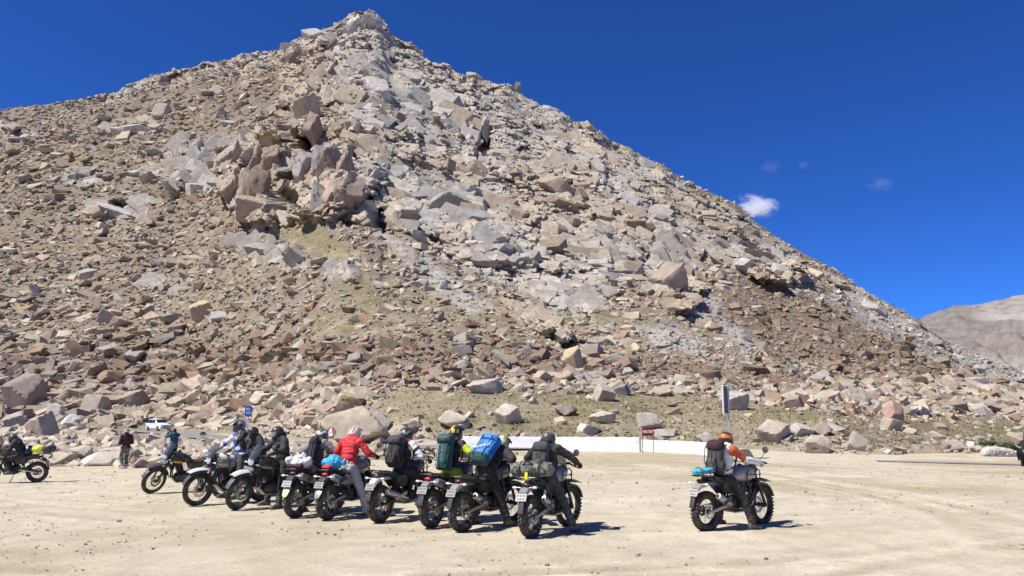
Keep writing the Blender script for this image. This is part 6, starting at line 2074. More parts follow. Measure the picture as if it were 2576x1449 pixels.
# J: black hooded rider nearest to the camera
bk, MwJ, _ = B('grey tanked motorcycle carrying a camouflage duffel, nearest of the row', 1337, 1352, 61, tank=M_SILVER, tailc=M_GREYP, steer=R(-14), lean=R(-2))
J_, kj = make_rider('person in a black hooded jacket with black backpack on the nearest motorcycle', MwJ, (J_BLACK, J_CHAR, J_BLACK),
    dict(lean=9, pelvis=(-.17, -.02, .93), hands=((.25, .40, 1.13), (.30, -.42, 1.12)), feet=(GRD(.02, .36), GRD(.12, -.36)), head=(6, -8, 0), neck=.125, elbow=(-.2, .9, -.35), knee={1: Vector((1, .4, .1)), -1: Vector((1, -.3, .1))}, boot_h=.26),
    dict(shell=M_DGREY, stripe=M_GREYP, pattern=4, visor='dark'), seed=12, hood=True, bulk=1.08, boots=M_BOOTG)
backpack('slim black backpack worn by the hooded rider on the nearest motorcycle', pack_frame(MwJ, kj, .02, -.06, 3), .30, .46, .16, J_CHAR, m_base=J_BLACK)
mb = MB(); mb.tube([(0, -.40, .0), (0, -.36, .01), (0, -.12, .02), (0, .12, .02), (0, .34, .01), (0, .38, 0)], [.06, .13, .155, .155, .13, .06], 14, flat=.85)
sm_ = MB()
for y in (-.2, .16): sm_.tube([(-.15, y, -.1), (-.155, y, .05), (-.06, y, .145), (.07, y, .145), (.155, y, .05), (.15, y, -.1)], .013, 5)
sm_.tube([(-.13, -.1, .1), (-.16, 0, .16), (-.13, .1, .1)], .012, 5)
tg = MB(); tg.box((-.17, .02, -.09), (.012, .055, .13), rot=(0, .12, 0), bev=.003)
bag('duffel_bag', 'camouflage duffel bag with a yellow tag on the nearest motorcycle', 'duffel bag', on_rack(MwJ, -.64, 1.06), mb, J_CAMO, children=[('strap', sm_, M_STRAP), ('tag', tg, mat('yellow_tag', (.80, .66, .02), .5, var=.04))], seed=9)

# I: rider with the big blue pack
bk, MwI, _ = B('muddy motorcycle with a short upswept silencer ridden by the person with the blue pack', 1163, 1337, 54, plate='dusty', tank=M_GREYP, tailc=M_SILVER, mirrors=(0, 0), steer=R(-6))
I_, ki = make_rider('person in black leaning far forward under a bright blue backpack', MwI, (J_BLACK, J_BLACK, J_BLACK),
    dict(lean=36, pelvis=(-.14, -.03, .97), hands=((.26, .34, 1.15), (.26, -.34, 1.15)), feet=(GRD(.0, .34), GRD(.14, -.34)), head=(0, -20, 0), neck=.19, elbow=(-.5, .8, -.3), knee={1: Vector((1, .3, .1)), -1: Vector((1, -.2, .1))}, boot_h=.30),
    dict(shell=M_WHITE, stripe=J_LIME, pattern=5, visor='dark', peak=True, chin_mat=M_DGREY), seed=13, bulk=1.25)
pI = backpack('bright blue backpack with a dark green bottom on the forward leaning rider', pack_frame(MwI, ki, .02, -.07, -4, 8), .38, .54, .26, J_SKYB, m_base=J_GREEN, pockets=False, bulge=.1)
lettering('MAMMUT', .085, M_WHITE, pI, Matrix.Translation((.290, .0, -.05)) @ Matrix.Rotation(R(90), 4, 'Z') @ Matrix.Rotation(R(90), 4, 'X') @ Matrix.Rotation(R(24), 4, 'Z'))
lettering('ENZ', .075, M_DGREY, I_.children[0] if I_.children else I_, Matrix.Translation(ki['Hc']) @ ki['M3'].to_4x4() @ Matrix.Translation((-.055, -.121, .055)) @ Matrix.Rotation(R(90), 4, 'X') @ Matrix.Rotation(R(-22), 4, 'Y') @ Matrix.Rotation(R(-18), 4, 'Z'))

# H: green pack, hi-vis jacket
bk, MwH, _ = B('dark motorcycle with a red tail lamp ridden by the person with the green pack', 1085, 1326, 62, lampm_=M_RED, plate='dusty', tank=M_DGREY, tailc=M_GREYP, muffler='side', mirrors=(0, 0), steer=R(5))
H_, kh = make_rider('person in a black and hi-vis yellow jacket wearing a dark green backpack', MwH, (J_BLACK, J_OLIVE, J_BLACK, J_LIME, J_MAROON),
    dict(lean=10, pelvis=(-.16, -.02, .97), hands=((.24, .36, 1.17), (.20, -.38, 1.13)), feet=(GRD(.0, .36), GRD(.08, -.34)), head=(-14, -6, 0), neck=.165, elbow=(-.15, .75, -.6), knee={1: Vector((1, .4, .1)), -1: Vector((1, -.6, .1))}),
    dict(shell=M_BLACK, stripe=mat('helmet_yellow', (.75, .48, .03), .3), pattern=6, visor='dark', peak=True, chin_mat=M_BLACK), seed=14,
    paint=[('uparm', .20, .85, 0, lambda s, u, f: f < .06), ('forearm', .25, .85, 0, None), ('torso', .80, 1.0, 1, None)])
pH = backpack('tall dark green roll top backpack with white lettering', pack_frame(MwH, kh, .02, -.07, 2), .32, .58, .24, J_GREEN, lid=True, pockets=False)
lettering('ORTOVOX', .085, M_WHITE, pH, Matrix.Translation((.268, -.06, -.05)) @ Matrix.Rotation(R(90), 4, 'Z') @ Matrix.Rotation(R(90), 4, 'X') @ Matrix.Rotation(R(90), 4, 'Z'))

# G: black pack, white sleeves
bk, MwG, _ = B('motorcycle with a long steel silencer and a white rear fender', 955, 1313, 61, plate='dusty', tank=M_DGREY, tailc=M_WHITE, muffler='long', mirrors=(1, 0), steer=R(4))
G_, kg = make_rider('person in a black jacket with white sleeves and a big black backpack', MwG, (J_BLACK, J_BLACK, J_BLACK, J_WHITE, J_RED),
    dict(lean=6, pelvis=(-.10, -.02, .93), hands=((.26, .36, 1.15), (.24, -.38, 1.10)), feet=(GRD(.0, .36), (.12, -.28, .34)), head=(-8, -14, 0), neck=.14, elbow=(-.2, .7, -.7), knee={1: Vector((1, .4, .1)), -1: Vector((1, -.35, .3))}),
    dict(shell=M_BLACK, stripe=M_GREYP, pattern=3, visor='clear', peak=True, chin_mat=M_DGREY), seed=15, boots=M_BOOTW,
    paint=[('uparm', .0, .35, 0, None), ('uparm', .55, 1, 0, None), ('forearm', .1, .75, 0, None), ('torso', .9, 1, 1, lambda s, u, f: np.abs(s) > .13)])
backpack('big black hiking backpack on the rider with white sleeves', pack_frame(MwG, kg, .02, -.04, 0), .32, .54, .25, J_BLACK, m_lid=J_CHAR)

# F: red jacket
bk, MwF, _ = B('motorcycle with light grey side covers and a high silencer ridden by the person in red', 824, 1306, 67, lampm_=M_RED, plate='dusty', tank=M_SILVER, tailc=M_PLAS, side=M_SILVER, muffler='side', tongue=M_SILVER, guard=False, mirrors=(1, 1), screen=False, beak=True, steer=R(0))
F_, kf = make_rider('person in a bright red jacket and light grey trousers astride a motorcycle', MwF, (J_RED, J_LGREY, J_RED, J_PATT),
    dict(lean=12, pelvis=(-.16, -.02, .97), hands=((.26, .36, 1.17), (.27, -.38, 1.15)), feet=(GRD(.0, .34), GRD(.06, -.34)), head=(4, -6, 0), neck=.13, elbow=(-.1, .6, -.7), waist=.02, knee={1: Vector((1, .4, .1)), -1: Vector((1, -.3, .1))}, boot_h=.34),
    dict(shell=M_WHITE, stripe=mat('helmet_red', (.60, .015, .02), .25), pattern=1, visor='dark', peak=True, chin_mat=M_WHITE), seed=16, boots=M_BOOTW, bulk=1.05,
    paint=[('torso', 0, .16, 0, lambda s, u, f: u < .075)])
mb = MB(); mb.ell((0, 0, 0.02), (.15, .18, .15)); mb.ell((.0, .19, .02), (.09, .08, .08)); mb.tube([(0, -.22, 0), (0, -.27, .06), (.02, -.25, .10)], [.05, .04, .02], 8)
bag('dry_bag', 'round bright blue bag on the rack behind the rider in red', 'bag', on_rack(MwF, -.60, 1.03), mb, J_CYAN, seed=21, wr_=.022)
lettering('Xpulse', .15, M_DGREY, bk, Matrix.Translation((.17, -.204, .93)) @ Matrix.Rotation(R(90), 4, 'X') @ Matrix.Rotation(R(12), 4, 'Z'))
mb = MB(); mb.box((0, 0, 0), (.15, .20, .08), bev=.03)
bag('pouch', 'small red pouch under the bright blue bag', 'pouch', on_rack(MwF, -.80, .975), mb, J_RED, seed=4, wr_=.008)

# E: orange and white vest
bk, MwE, _ = B('motorcycle with a white number plate and pale yellow tongue under its plate', 742, 1301, 70, tank=M_BLACK, tailc=M_PLAS, muffler='side', tongue=M_CREAM, guard=False, mirrors=(1, 1), steer=R(8))
E_, ke = make_rider('person in an orange and white vest over a grey jacket with a clear visor helmet', MwE, (J_GREY, J_NAVY, J_BLACK, J_ORANGE, J_WHITE, J_CHAR),
    dict(lean=14, twist=-20, pelvis=(-.16, 0, .93), hands=((.26, .36, 1.15), (.26, -.36, 1.15)), feet=(GRD(.0, .34), GRD(-.12, -.34)), head=(-26, -16, 0), neck=.14, elbow=(-.2, .8, -.5)),
    dict(shell=M_DGREY, stripe=M_WHITE, pattern=3, visor='clear'), seed=17,
    paint=[('torso', 0, 1, 2, None), ('torso', 0, 1, 0, lambda s, u, f: (s < -.03) & (s > -.20)), ('torso', 0, 1, 1, lambda s, u, f: (s < -.085) & (s > -.135) & (u > .10)), ('torso', 0, .25, 0, lambda s, u, f: u < .14), ('torso', .86, 1, 0, lambda s, u, f: f < 0), ('forearm', .2, .7, 1, None)])
backpack('slim black pack with a lime patch on the rider in the orange vest', pack_frame(MwE, ke, .0, -.02, 2) @ Matrix.Translation((0, .075, 0)), .22, .42, .11, J_BLACK, pockets=False)
mb = MB()
for (c, r_) in (((0, 0, 0), (.16, .21, .11)), ((.03, -.17, .03), (.11, .10, .09)), ((-.05, .15, .05), (.12, .11, .08)), ((0, -.02, .10), (.09, .12, .07)), ((.02, -.09, .15), (.045, .045, .05))): mb.ell(c, r_)
bag('plastic_sack', 'crumpled white plastic sack tied behind the rider in the orange vest', 'sack', on_rack(MwE, -.68, 1.03), mb, mat('white_plastic', (.66, .64, .61), .35, var=.12, scale=14, bump=.5, bscale=30), seed=27, wr_=.04, smooth=1)
mb = MB(); mb.tube([(0, -.17, 0), (0, .17, 0)], .055, 10)
bag('dark_red_roll', 'dark red cloth roll squeezed under the white plastic sack', 'cloth roll', on_rack(MwE, -.80, .97), mb, J_MAROON, seed=5, wr_=.01)

# D: front rider in black
bk, MwD, _ = B('motorcycle with a white front fender and smoked screen facing the camera', 600, 1282, 219, front=True, tank=M_BLACK, fender=M_WHITE, tailc=M_PLAS, plate_front=True, steer=R(26), panel=M_SILVER, mirrors=(1, 1))
D_, kd = make_rider('person in a black jacket and dark helmet resting both hands on the handlebar', MwD, (J_BLACK, J_BLACK, J_BLACK),
    dict(lean=10, pelvis=(-.19, .02, .95), hands=((.24, .38, 1.14), (.26, -.36, 1.15)), feet=(GRD(.02, .36), GRD(.0, -.36)), head=(-12, -20, 0), neck=.135, elbow=(-.2, .9, -.4)),
    dict(shell=M_BLACK, visor='clear', stripe=M_DGREY, pattern=0), seed=18, bulk=1.15, hood=True)

# X: the rider half hidden behind D
bk, MwX, _ = B('motorcycle almost hidden behind the one with the smoked screen', 562, 1252, 222, front=True, tank=M_BLACK, steer=R(4), hand_guard=mat('lime_plastic', (.55, .72, .03), .4), lean=R(0))
X_, kx = make_rider('person in black with a glossy black helmet, half hidden between two riders', MwX, (J_BLACK, J_BLACK, J_BLACK),
    dict(lean=16, pelvis=(-.18, 0, .97), hands=((.24, .36, 1.15), (.24, -.36, 1.15)), feet=(GRD(.0, .36), GRD(.0, -.36)), head=(-6, -22, 0), neck=.14), dict(shell=M_BLACK, visor='dark', pattern=0), seed=19, bulk=1.05)

# C: grey and blue jacket
bk, MwC, _ = B('motorcycle with a long white front fender and white hand guards', 495, 1272, 221, front=True, tank=M_SILVER, fender=M_WHITE, hand_guard=M_WHITE, tailc=M_WHITE, guard=True, steer=R(14), mirrors=(0, 0))
C_r, kc = make_rider('person in a light grey and blue riding jacket with a dark visored helmet', MwC, (J_LGREY, J_CHAR, J_CHAR, J_BLUE, J_WHITE, J_BLACK),
    dict(lean=4, pelvis=(-.20, .0, 1.07), hands=((.26, .36, 1.17), (.26, -.36, 1.17)), feet=((.0, .34, .16), (.0, -.34, .16)), head=(-8, -12, 0), neck=.15, elbow=(-.2, .85, -.5)),
    dict(shell=M_DGREY, stripe=M_SILVER, pattern=3, visor='dark', peak=True, chin_mat=M_DGREY), seed=20,
    paint=[('uparm', 0, .35, 0, lambda s, u, f: s < 0), ('uparm', .35, 1, 1, lambda s, u, f: s < 0), ('forearm', 0, .35, 0, None), ('uparm', 0, 1, 2, lambda s, u, f: s > 0), ('torso', 0, .22, 0, None), ('torso', .22, 1, 2, lambda s, u, f: s > .125)])

# B: parked without rider
bk, MwB, _ = B('black and yellow motorcycle parked without a rider, front wheel turned', 384, 1241, 219, front=True, tank=M_BLACK, fender=M_DGREY, tailc=M_BLACK, rimc=M_RIMY, plate_front=True, steer=R(24), lean=R(-9), stand=True, panel=M_YEL, side=M_BLACK, mirrors=(1, 0))

# A: laden motorcycle at the left edge
bk, MwA, _ = B('black and orange yellow motorcycle laden with bags at the left edge', 92, 1212, 189, tank=M_BLACK, tailc=M_BLACK, stand=True, panel=M_YEL, side=M_BLACK, lean=R(-5), mirrors=(0, 0))
A_, ka = make_rider('person in black with a dark helmet bent over the laden motorcycle at the left edge', MwA, (J_BLACK, J_BLACK, J_BLACK),
    dict(lean=24, pelvis=(-.27, 0, .89), hands=((.28, .36, 1.13), (.28, -.36, 1.13)), feet=((-.04, .28, .40), (-.04, -.28, .40)), head=(0, -20, 0), neck=.13), dict(shell=M_BLACK, visor='dark', stripe=M_DGREY, pattern=3), seed=22, bulk=1.1)
mb = MB(); mb.ell((0, 0, .0), (.10, .19, .15)); mb.ell((.0, 0, -.08), (.11, .20, .10))
bag('tail_bag', 'shiny black bag with a blue top right behind the rider at the left edge', 'bag', on_rack(MwA, -.45, 1.06), mb, mat('glossy_blue_black', (.012, .03, .06), .25, var=.4, scale=5), seed=31)
mb = MB(); mb.tube([(.26, 0, -.04), (.16, 0, .0), (.0, 0, .03), (-.12, 0, .02)], [.05, .11, .145, .13], 12, flat=.85)
bag('rain_covered_bag', 'crumpled bag in a hi-vis lime rain cover on the laden motorcycle', 'bag', on_rack(MwA, -.76, 1.06), mb, J_LIME, seed=33, wr_=.03)
mb = MB(); mb.tube([(0, -.26, 0), (0, -.22, 0), (0, .22, 0), (0, .26, 0)], [.10, .135, .135, .10], 14)
bag('dark_roll', 'dark grey rolled bag at the tail of the laden motorcycle', 'rolled bag', on_rack(MwA, -1.07, 1.07), mb, J_CHAR, seed=35, wr_=.012)

# ================================================================ people on foot
def stander(px, py, yaw):
    p = gpt(px, py); p.z = float(zg(p.x, p.y))
    return Matrix.Translation(p) @ Matrix.Rotation(R(yaw), 4, 'Z')
MwM = stander(313, 1178, 138)
M_, km = make_rider('person in a dark maroon jacket and camouflage bucket hat standing with back turned', MwM, (J_MAROON, J_CAMO, M_SKIN),
    dict(lean=3, pelvis=(0, 0, .93), hands=((.24, .10, 1.08), (.22, -.10, 1.06)), feet=((.0, .09, .10), (.04, -.09, .10)), head=(0, 0, 0), neck=.11, elbow=(-.7, .7, -.2), waist=-.06, knee={1: Vector((1, .1, 0)), -1: Vector((1, -.1, 0))}, grip='relax', boot_h=.05),
    None, group='people standing on foot', seed=41, gloves=M_SKIN, boots=M_BOOTW, hem=True, bulk=1.05)
def bare_head(o, k, hat):
    c = k['Hc'] + Vector((0, 0, .015))
    mb = MB(); mb.m = Matrix.Translation(c) @ k['M3'].to_4x4()
    mb.ell((0, 0, 0), (.098, .078, .118), seg=20, rings=14).ell((.099, 0, -.012), (.016, .013, .022)).ell((.06, 0, -.075), (.045, .045, .04))
    for s_ in (-1, 1):
        mb.ell((-.005, s_ * .08, -.005), (.018, .010, .03)); mb.ell((.088, s_ * .03, .016), (.008, .014, .007))
    mb.ell((.094, 0, -.058), (.010, .024, .006))
    mb.build('head', M_SKIN, o)
    hb = MB(); hb.m = Matrix.Translation(c) @ k['M3'].to_4x4()
    if hat == 'bucket':
        hb.lathe([(.165, .012), (.168, .016), (.112, .052), (.104, .115), (.085, .145), (0, .150)], 24)
        hb.build('bucket_hat', J_CAMOL, o, 50)
    else:
        hb.ell((-.012, 0, .022), (.108, .088, .115), seg=18, rings=12)
        hb.build('knit_cap', J_NAVY, o)
    h2_ = MB(); h2_.m = Matrix.Translation(c) @ k['M3'].to_4x4(); h2_.ell((-.02, 0, -.005), (.085, .081, .095))
    h2_.build('hair', M_HAIR, o)
bare_head(M_, km, 'bucket')
MwP = stander(434, 1172, 142)
P_r, kp = make_rider('person in a dark teal jacket and black knit cap holding up a phone', MwP, (J_TEAL, J_NAVY, M_SKIN, J_GREEN),
    dict(lean=2, pelvis=(0, 0, .95), hands=((.30, .13, 1.60), (.30, .03, 1.58)), feet=((.0, .12, .10), (.02, -.12, .10)), head=(8, 2, 0), neck=.11, elbow=(-.1, .45, -1), waist=-.14, knee={1: Vector((1, .1, 0)), -1: Vector((1, -.1, 0))}, grip='relax', boot_h=.06),
    None, group='people standing on foot', seed=42, gloves=M_SKIN, hem=True, bulk=1.12, paint=[('torso', 0, .45, 0, lambda s, u, f: u < .12)])
bare_head(P_r, kp, 'cap')
ph = MB(); ph.box((0, 0, 0), (.010, .078, .16), bev=.004); ph.box((-.006, .02, .055), (.006, .03, .03), bev=.003)
pho = ph.build('phone', M_BLACK); pho.matrix_world = MwP @ Matrix.Translation((.345, .08, 1.66))
tag(pho, 'black phone held up by the person in the teal jacket', 'phone')
pbm = MB(); pbm.ell((0, 0, -.12), (.09, .11, .12)); pbm.tube([(0, 0, 0), (0, .0, .16)], [.07, .015], 8)
pg = bag('carrier_bag', 'thin clear plastic bag hanging at the side of the person in teal', 'plastic bag', MwP @ Matrix.Translation((.04, -.34, 1.18)), pbm, glass('thin_plastic', (.62, .60, .58), .45, .2), seed=44, wr_=.03)
pg['group'] = 'things held by people'

# ================================================================ setting: road, walls, signs, car
def strip(name, pts, w_, m_, lift, label):
    mb = MB(); P_ = []
    for i, p in enumerate(pts):
        t_ = (pts[min(i + 1, len(pts) - 1)] - pts[max(i - 1, 0)]); t_.z = 0; t_.normalize()
        n = Vector((-t_.y, t_.x, 0))
        for s_ in (-1, -.5, 0, .5, 1):
            q_ = p + n * w_ / 2 * s_
            P_.append((q_.x, q_.y, float(zg(q_.x, q_.y)) + lift + (0 if abs(s_) < 1 else -.03)))
    mb.v = [Vector(p) for p in P_]; mb.n = len(P_)
    for i in range(len(pts) - 1):
        for j in range(4):
            mb.f.append((i * 5 + j, i * 5 + j + 1, i * 5 + 6 + j, i * 5 + 5 + j)); mb.mi.append(0)
    o = mb.build(name, m_)
    return tag(o, label, None, None, 'structure')
def smooth_pts(pts, n=60):
    t_ = np.linspace(0, len(pts) - 1, n); a = np.array([p[:] for p in pts])
    xs = [np.interp(t_, np.arange(len(pts)), a[:, c]) for c in range(3)]
    k_ = np.ones(7) / 7
    xs = [np.convolve(np.pad(x, 3, 'edge'), k_, 'valid') for x in xs]
    return [Vector(q_) for q_ in zip(*xs)]
M_ASPH = mat('worn_asphalt', (.20, .195, .185), .9, var=.15, scale=1.2, bump=.3, bscale=30, dirt=.45)
strip('road', smooth_pts(road_pts), 5.2, M_ASPH, .16, 'worn asphalt road curving behind the riders past the white car')
M_ASPH2 = mat('dark_asphalt', (.19, .19, .205), .9, var=.1, scale=1.5, bump=.2)
strip('road', smooth_pts([gpt(*p) for p in ((2200, 1161), (2250, 1162.5), (2300, 1164), (2420, 1167), (2576, 1171), (2750, 1176), (3000, 1184))]), .85, M_ASPH2, .075, 'thin dark asphalt strip crossing the right end of the lot')

def wall(label, a, b_, h0, h1, th, seed, bump_=.05):
    """whitewashed masonry parapet with an uneven face: rows of rendered stones"""
    g = rs(seed); L = (b_ - a).length; n = int(L / .22); nz = 7
    d = (b_ - a).normalized(); nrm = Vector((d.y, -d.x, 0)); nrm.normalize()
    if nrm.y > 0: nrm = -nrm
    V_, F_ = [], []
    prof = []
    for i in range(n + 1):
        t_ = i / n; p = a.lerp(b_, t_); z0 = float(zg(p.x, p.y)) - .25; h_ = h0 + (h1 - h0) * t_
        ring = []
        top = z0 + .25 + h_ + g.normal(0, .012)
        for j in range(nz + 1):
            q_ = p + nrm * (th / 2 + g.normal(0, bump_ * .35) * (1 if j < nz else .3)); ring.append((q_.x, q_.y, z0 + (top - z0) * j / nz))
        for j in range(3):
            q_ = p + nrm * (th / 2 - th * (j + 1) / 4); ring.append((q_.x, q_.y, top + .01 + g.normal(0, .008)))
        for j in range(nz + 1):
            q_ = p - nrm * (th / 2 + g.normal(0, bump_ * .2)); ring.append((q_.x, q_.y, top + (z0 - top) * j / nz))
        prof.append([Vector(q_) for q_ in ring])
    mb = MB(); mb.loft(prof)
    o = mb.build('parapet_wall', M_WASH, None, 30)
    return tag(o, label, 'wall', 'whitewashed parapet walls')
def wash_mat():
    m, t, b = new_mat('flaking_whitewash')
    ge = node(t, 'ShaderNodeNewGeometry'); n1_ = node(t, 'ShaderNodeTexNoise', Scale=1.6, Detail=8.0, Roughness=.7); n2_ = node(t, 'ShaderNodeTexNoise', Scale=.35, Detail=2.0)
    t.links.new(ge.outputs['Position'], n1_.inputs['Vector']); t.links.new(ge.outputs['Position'], n2_.inputs['Vector'])
    ad = node(t, 'ShaderNodeMath', operation='ADD'); t.links.new(n1_.outputs['Fac'], ad.inputs[0]); t.links.new(n2_.outputs['Fac'], ad.inputs[1])
    r_ = node(t, 'ShaderNodeValToRGB'); e = r_.color_ramp.elements
    e[0].position = 1.02; e[0].color = (.74, .73, .70, 1); e[1].position = 1.26; e[1].color = (.36, .34, .31, 1)
    t.links.new(ad.outputs[0], r_.inputs[0]); t.links.new(r_.outputs[0], b.inputs['Base Color'])
    b.inputs['Roughness'].default_value = .95
    bp = node(t, 'ShaderNodeBump', Strength=.6, Distance=.05); t.links.new(n1_.outputs['Fac'], bp.inputs['Height']); t.links.new(bp.outputs[0], b.inputs['Normal'])
    return m
M_WASH = wash_mat()
def gz(p):
    return Vector((p.x, p.y, float(zg(p.x, p.y))))
wa, wb = gz(at(1150, 1140, 58.5)), gz(at(1611, 1133, 52.6))
wall('long rough whitewashed parapet wall behind the riders', wa, wb, .86, .98, .5, 5)
M_WASH2 = mat('clean_whitewash', (.76, .75, .72), .9, var=.10, scale=1.4, bump=.35, bscale=6, dirt=.22)
_w = M_WASH; M_WASH = M_WASH2
wall('shorter smooth white parapet wall right of the toilet sign', gz(at(1614, 1136, 54.2)), gz(at(1786, 1138, 50.5)), .78, .80, .45, 6, .012)
M_WASH = _w

# toilet sign
M_SIGNR = mat('dark_red_sign', (.20, .018, .024), .5, var=.1)
p = gz(at(1631, 1131, 51.0)); k_ = p.y / F
sg = thing('toilet_sign', 'dark red sign on two thin posts reading PUBLIC TOILET', 'sign', p, R(6))
bw, bh = 28 * k_, 21 * k_
zc_ = float(at(1631, 1086, p.y).z) - p.z
sb = MB().box((0, 0, zc_), (bw, .03, bh), bev=.004).build('board', M_SIGNR, sg)
for s_ in (-1, 1): MB().tube([(s_ * bw * .49, .03, -.1), (s_ * bw * .49, .03, zc_ + bh * .5)], .022, 8).build('post', M_SIGNR, sg)
lettering('PUBLIC TOILET', bw * .132, mat('sign_white', (.82, .80, .78), .5, var=.03), sb, Matrix.Translation((0, -.019, zc_)) @ Matrix.Rotation(R(90), 4, 'X') @ Matrix.Diagonal((1, 2.3, 1, 1)), bold=bw * .006)
# blue sign
M_SIGNB = mat('blue_sign', (.02, .07, .33), .45, var=.1)
p = gz(at(619, 1118, 50)); k_ = p.y / F
sg = thing('road_sign', 'small blue sign on a leaning pale pole behind the riders', 'sign', p, R(-4))
zc_ = float(at(621, 1035, p.y).z) - p.z; bw, bh = 18 * k_, 26 * k_
sb = MB().box((.04, 0, zc_), (bw, .025, bh), bev=.004).build('board', M_SIGNB, sg)
MB().tube([(-.10, .04, -.1), (0, .04, zc_ * .6), (.04, .035, zc_ + bh * .4)], .05, 10).build('pole', mat('pale_pole', (.60, .56, .50), .6, var=.1, dirt=.2), sg)
mb = MB(); mb.box((.04, -.015, zc_), (bw * .94, .004, bh * .94))
for j, (w_, dz) in enumerate(((.62, .28), (.5, .14), (.6, -.08), (.66, -.2), (.4, -.32))):
    pass
mb = MB()
g = rs(3)
for dz, n_, hh in ((.27, 5, .07), (.15, 6, .07), (-.07, 7, .055), (-.19, 7, .055)):
    x = -bw * .34
    for q_ in range(n_):
        w_ = bw * g.uniform(.06, .11)
        mb.box((x + w_ / 2 + .04, -.016, zc_ + dz * bh), (w_, .005, hh * bh * g.uniform(.7, 1)))
        x += w_ + bw * .022
mb.build('lettering', M_WHITE, sb, smooth=False)

# tall signboard seen edge on
p = gz(at(1834, 1137, 46.5)); k_ = p.y / F
sg = thing('signboard', 'tall white signboard seen almost edge on, on a grey pole', 'sign', p, 0)
zt, zb = float(at(1830, 971, p.y).z) - p.z, float(at(1830, 1040, p.y).z) - p.z
MB().tube([(.08, 0, -.2), (.08, 0, zt - .05)], .06, 12).build('pole', mat('galvanised_pole', (.46, .46, .46), .4, metal=.5, var=.1), sg)
rot = Matrix.Rotation(R(60), 3, 'Z')
sb = MB().box((-.05, .0, (zt + zb) / 2), (1.35, .05, zt - zb), rot=rot, bev=.006).build('board', mat('signboard_shaded_back', (.10, .10, .105), .6, var=.15), sg)  # near-black tone paints in the shade on the side away from the sun
mb = MB()
for dz in (zt, zb): mb.box((-.05, 0, dz), (1.40, .09, .05), rot=rot, bev=.005)
for s_ in (-1, 1):
    c = Vector((-.05, 0, (zt + zb) / 2)) + rot @ Vector((s_ * .68, 0, 0)); mb.box(c, (.05, .09, zt - zb), rot=rot, bev=.005)
mb.build('frame', M_WHITE, sg)
for dz in (zb + .3, zt - .3): MB().tube([(-.02, 0, dz), (.08, 0, dz)], .03, 8).build('bracket', M_ALU, sg)

# kilometre stone
p = gz(at(510, 1104, 76.0)); k_ = p.y / F
p = gpt(510, 1105)
k_ = p.y / F
ks = thing('kilometre_stone', 'small white kilometre stone with a green rounded top beside the road', 'milestone', gz(p), R(20))
w_, h_ = 15 * k_, 18.5 * k_
arc = [(-w_ / 2, 0), (w_ / 2, 0), (w_ / 2, h_ * .62)]; cap_ = [(w_ / 2 * math.cos(a), h_ * .62 + h_ * .38 * math.sin(a)) for a in np.linspace(0, math.pi, 14)]
MB().prism(arc + [(-w_ / 2, h_ * .62)], -w_ * .22, w_ * .22).build('stone_body', mw, ks)
MB().prism(cap_, -w_ * .225, w_ * .225).build('stone_top', mat('green_paint', (.02, .15, .07), .6, var=.15), ks)
mb = MB()
for j in range(3): mb.box((0, -w_ * .223, h_ * (.2 + .13 * j)), (w_ * (.5 - .1 * (j % 2)), .012, h_ * .05))
mb.build('lettering', M_DGREY, ks, smooth=False)

# white car on the road
p = gpt(398, 1086.5)
car = thing('car', 'white people carrier driving on the road above the rubble', 'car', gz(p) + Vector((0, 0, .17)), R(-38))
CW = mat('car_white', (.80, .80, .79), .25, var=.02, coat=.5); CG = mat('car_glass', (.02, .022, .025), .06, var=.05, spec=.8)
def car_ring(x, zb_, zs, zt_, hw, ht):
    return [(x, -hw, zb_), (x, -hw * 1.02, (zb_ + zs) / 2), (x, -hw, zs), (x, -ht, zt_ - .03), (x, -ht * .8, zt_), (x, 0, zt_ + .015), (x, ht * .8, zt_), (x, ht, zt_ - .03), (x, hw, zs), (x, hw * 1.02, (zb_ + zs) / 2), (x, hw, zb_), (x, 0, zb_ - .02)]
mb = MB()
mb.loft([car_ring(*q_) for q_ in ((2.14, .36, .55, .68, .62, .5), (2.08, .28, .66, .82, .78, .66), (1.75, .26, .86, .94, .84, .72), (1.15, .26, .95, 1.05, .86, .76), (.95, .26, .98, 1.12, .86, .74), (.25, .26, 1.02, 1.60, .86, .66), (-.5, .26, 1.03, 1.69, .86, .67), (-1.4, .26, 1.03, 1.66, .86, .66), (-1.95, .28, 1.03, 1.52, .84, .62), (-2.12, .34, 1.02, 1.28, .80, .60), (-2.2, .42, .80, .95, .76, .6))])
mb.build('body', CW, car, 35)
def quad_panel(nm, pts, m_, t_=.012):
    n = (Vector(pts[1]) - Vector(pts[0])).cross(Vector(pts[2]) - Vector(pts[0])).normalized() * t_
    mb = MB(); mb.loft([[Vector(q_) - n for q_ in pts], [Vector(q_) + n for q_ in pts]]); return mb.build(nm, m_, car, 30)
quad_panel('windscreen', [(.93, -.68, 1.15), (.93, .68, 1.15), (.34, .62, 1.56), (.34, -.62, 1.56)], CG, .03)
quad_panel('rear_window', [(-2.10, -.6, 1.18), (-2.10, .6, 1.18), (-1.98, .58, 1.46), (-1.98, -.58, 1.46)], CG, .03)
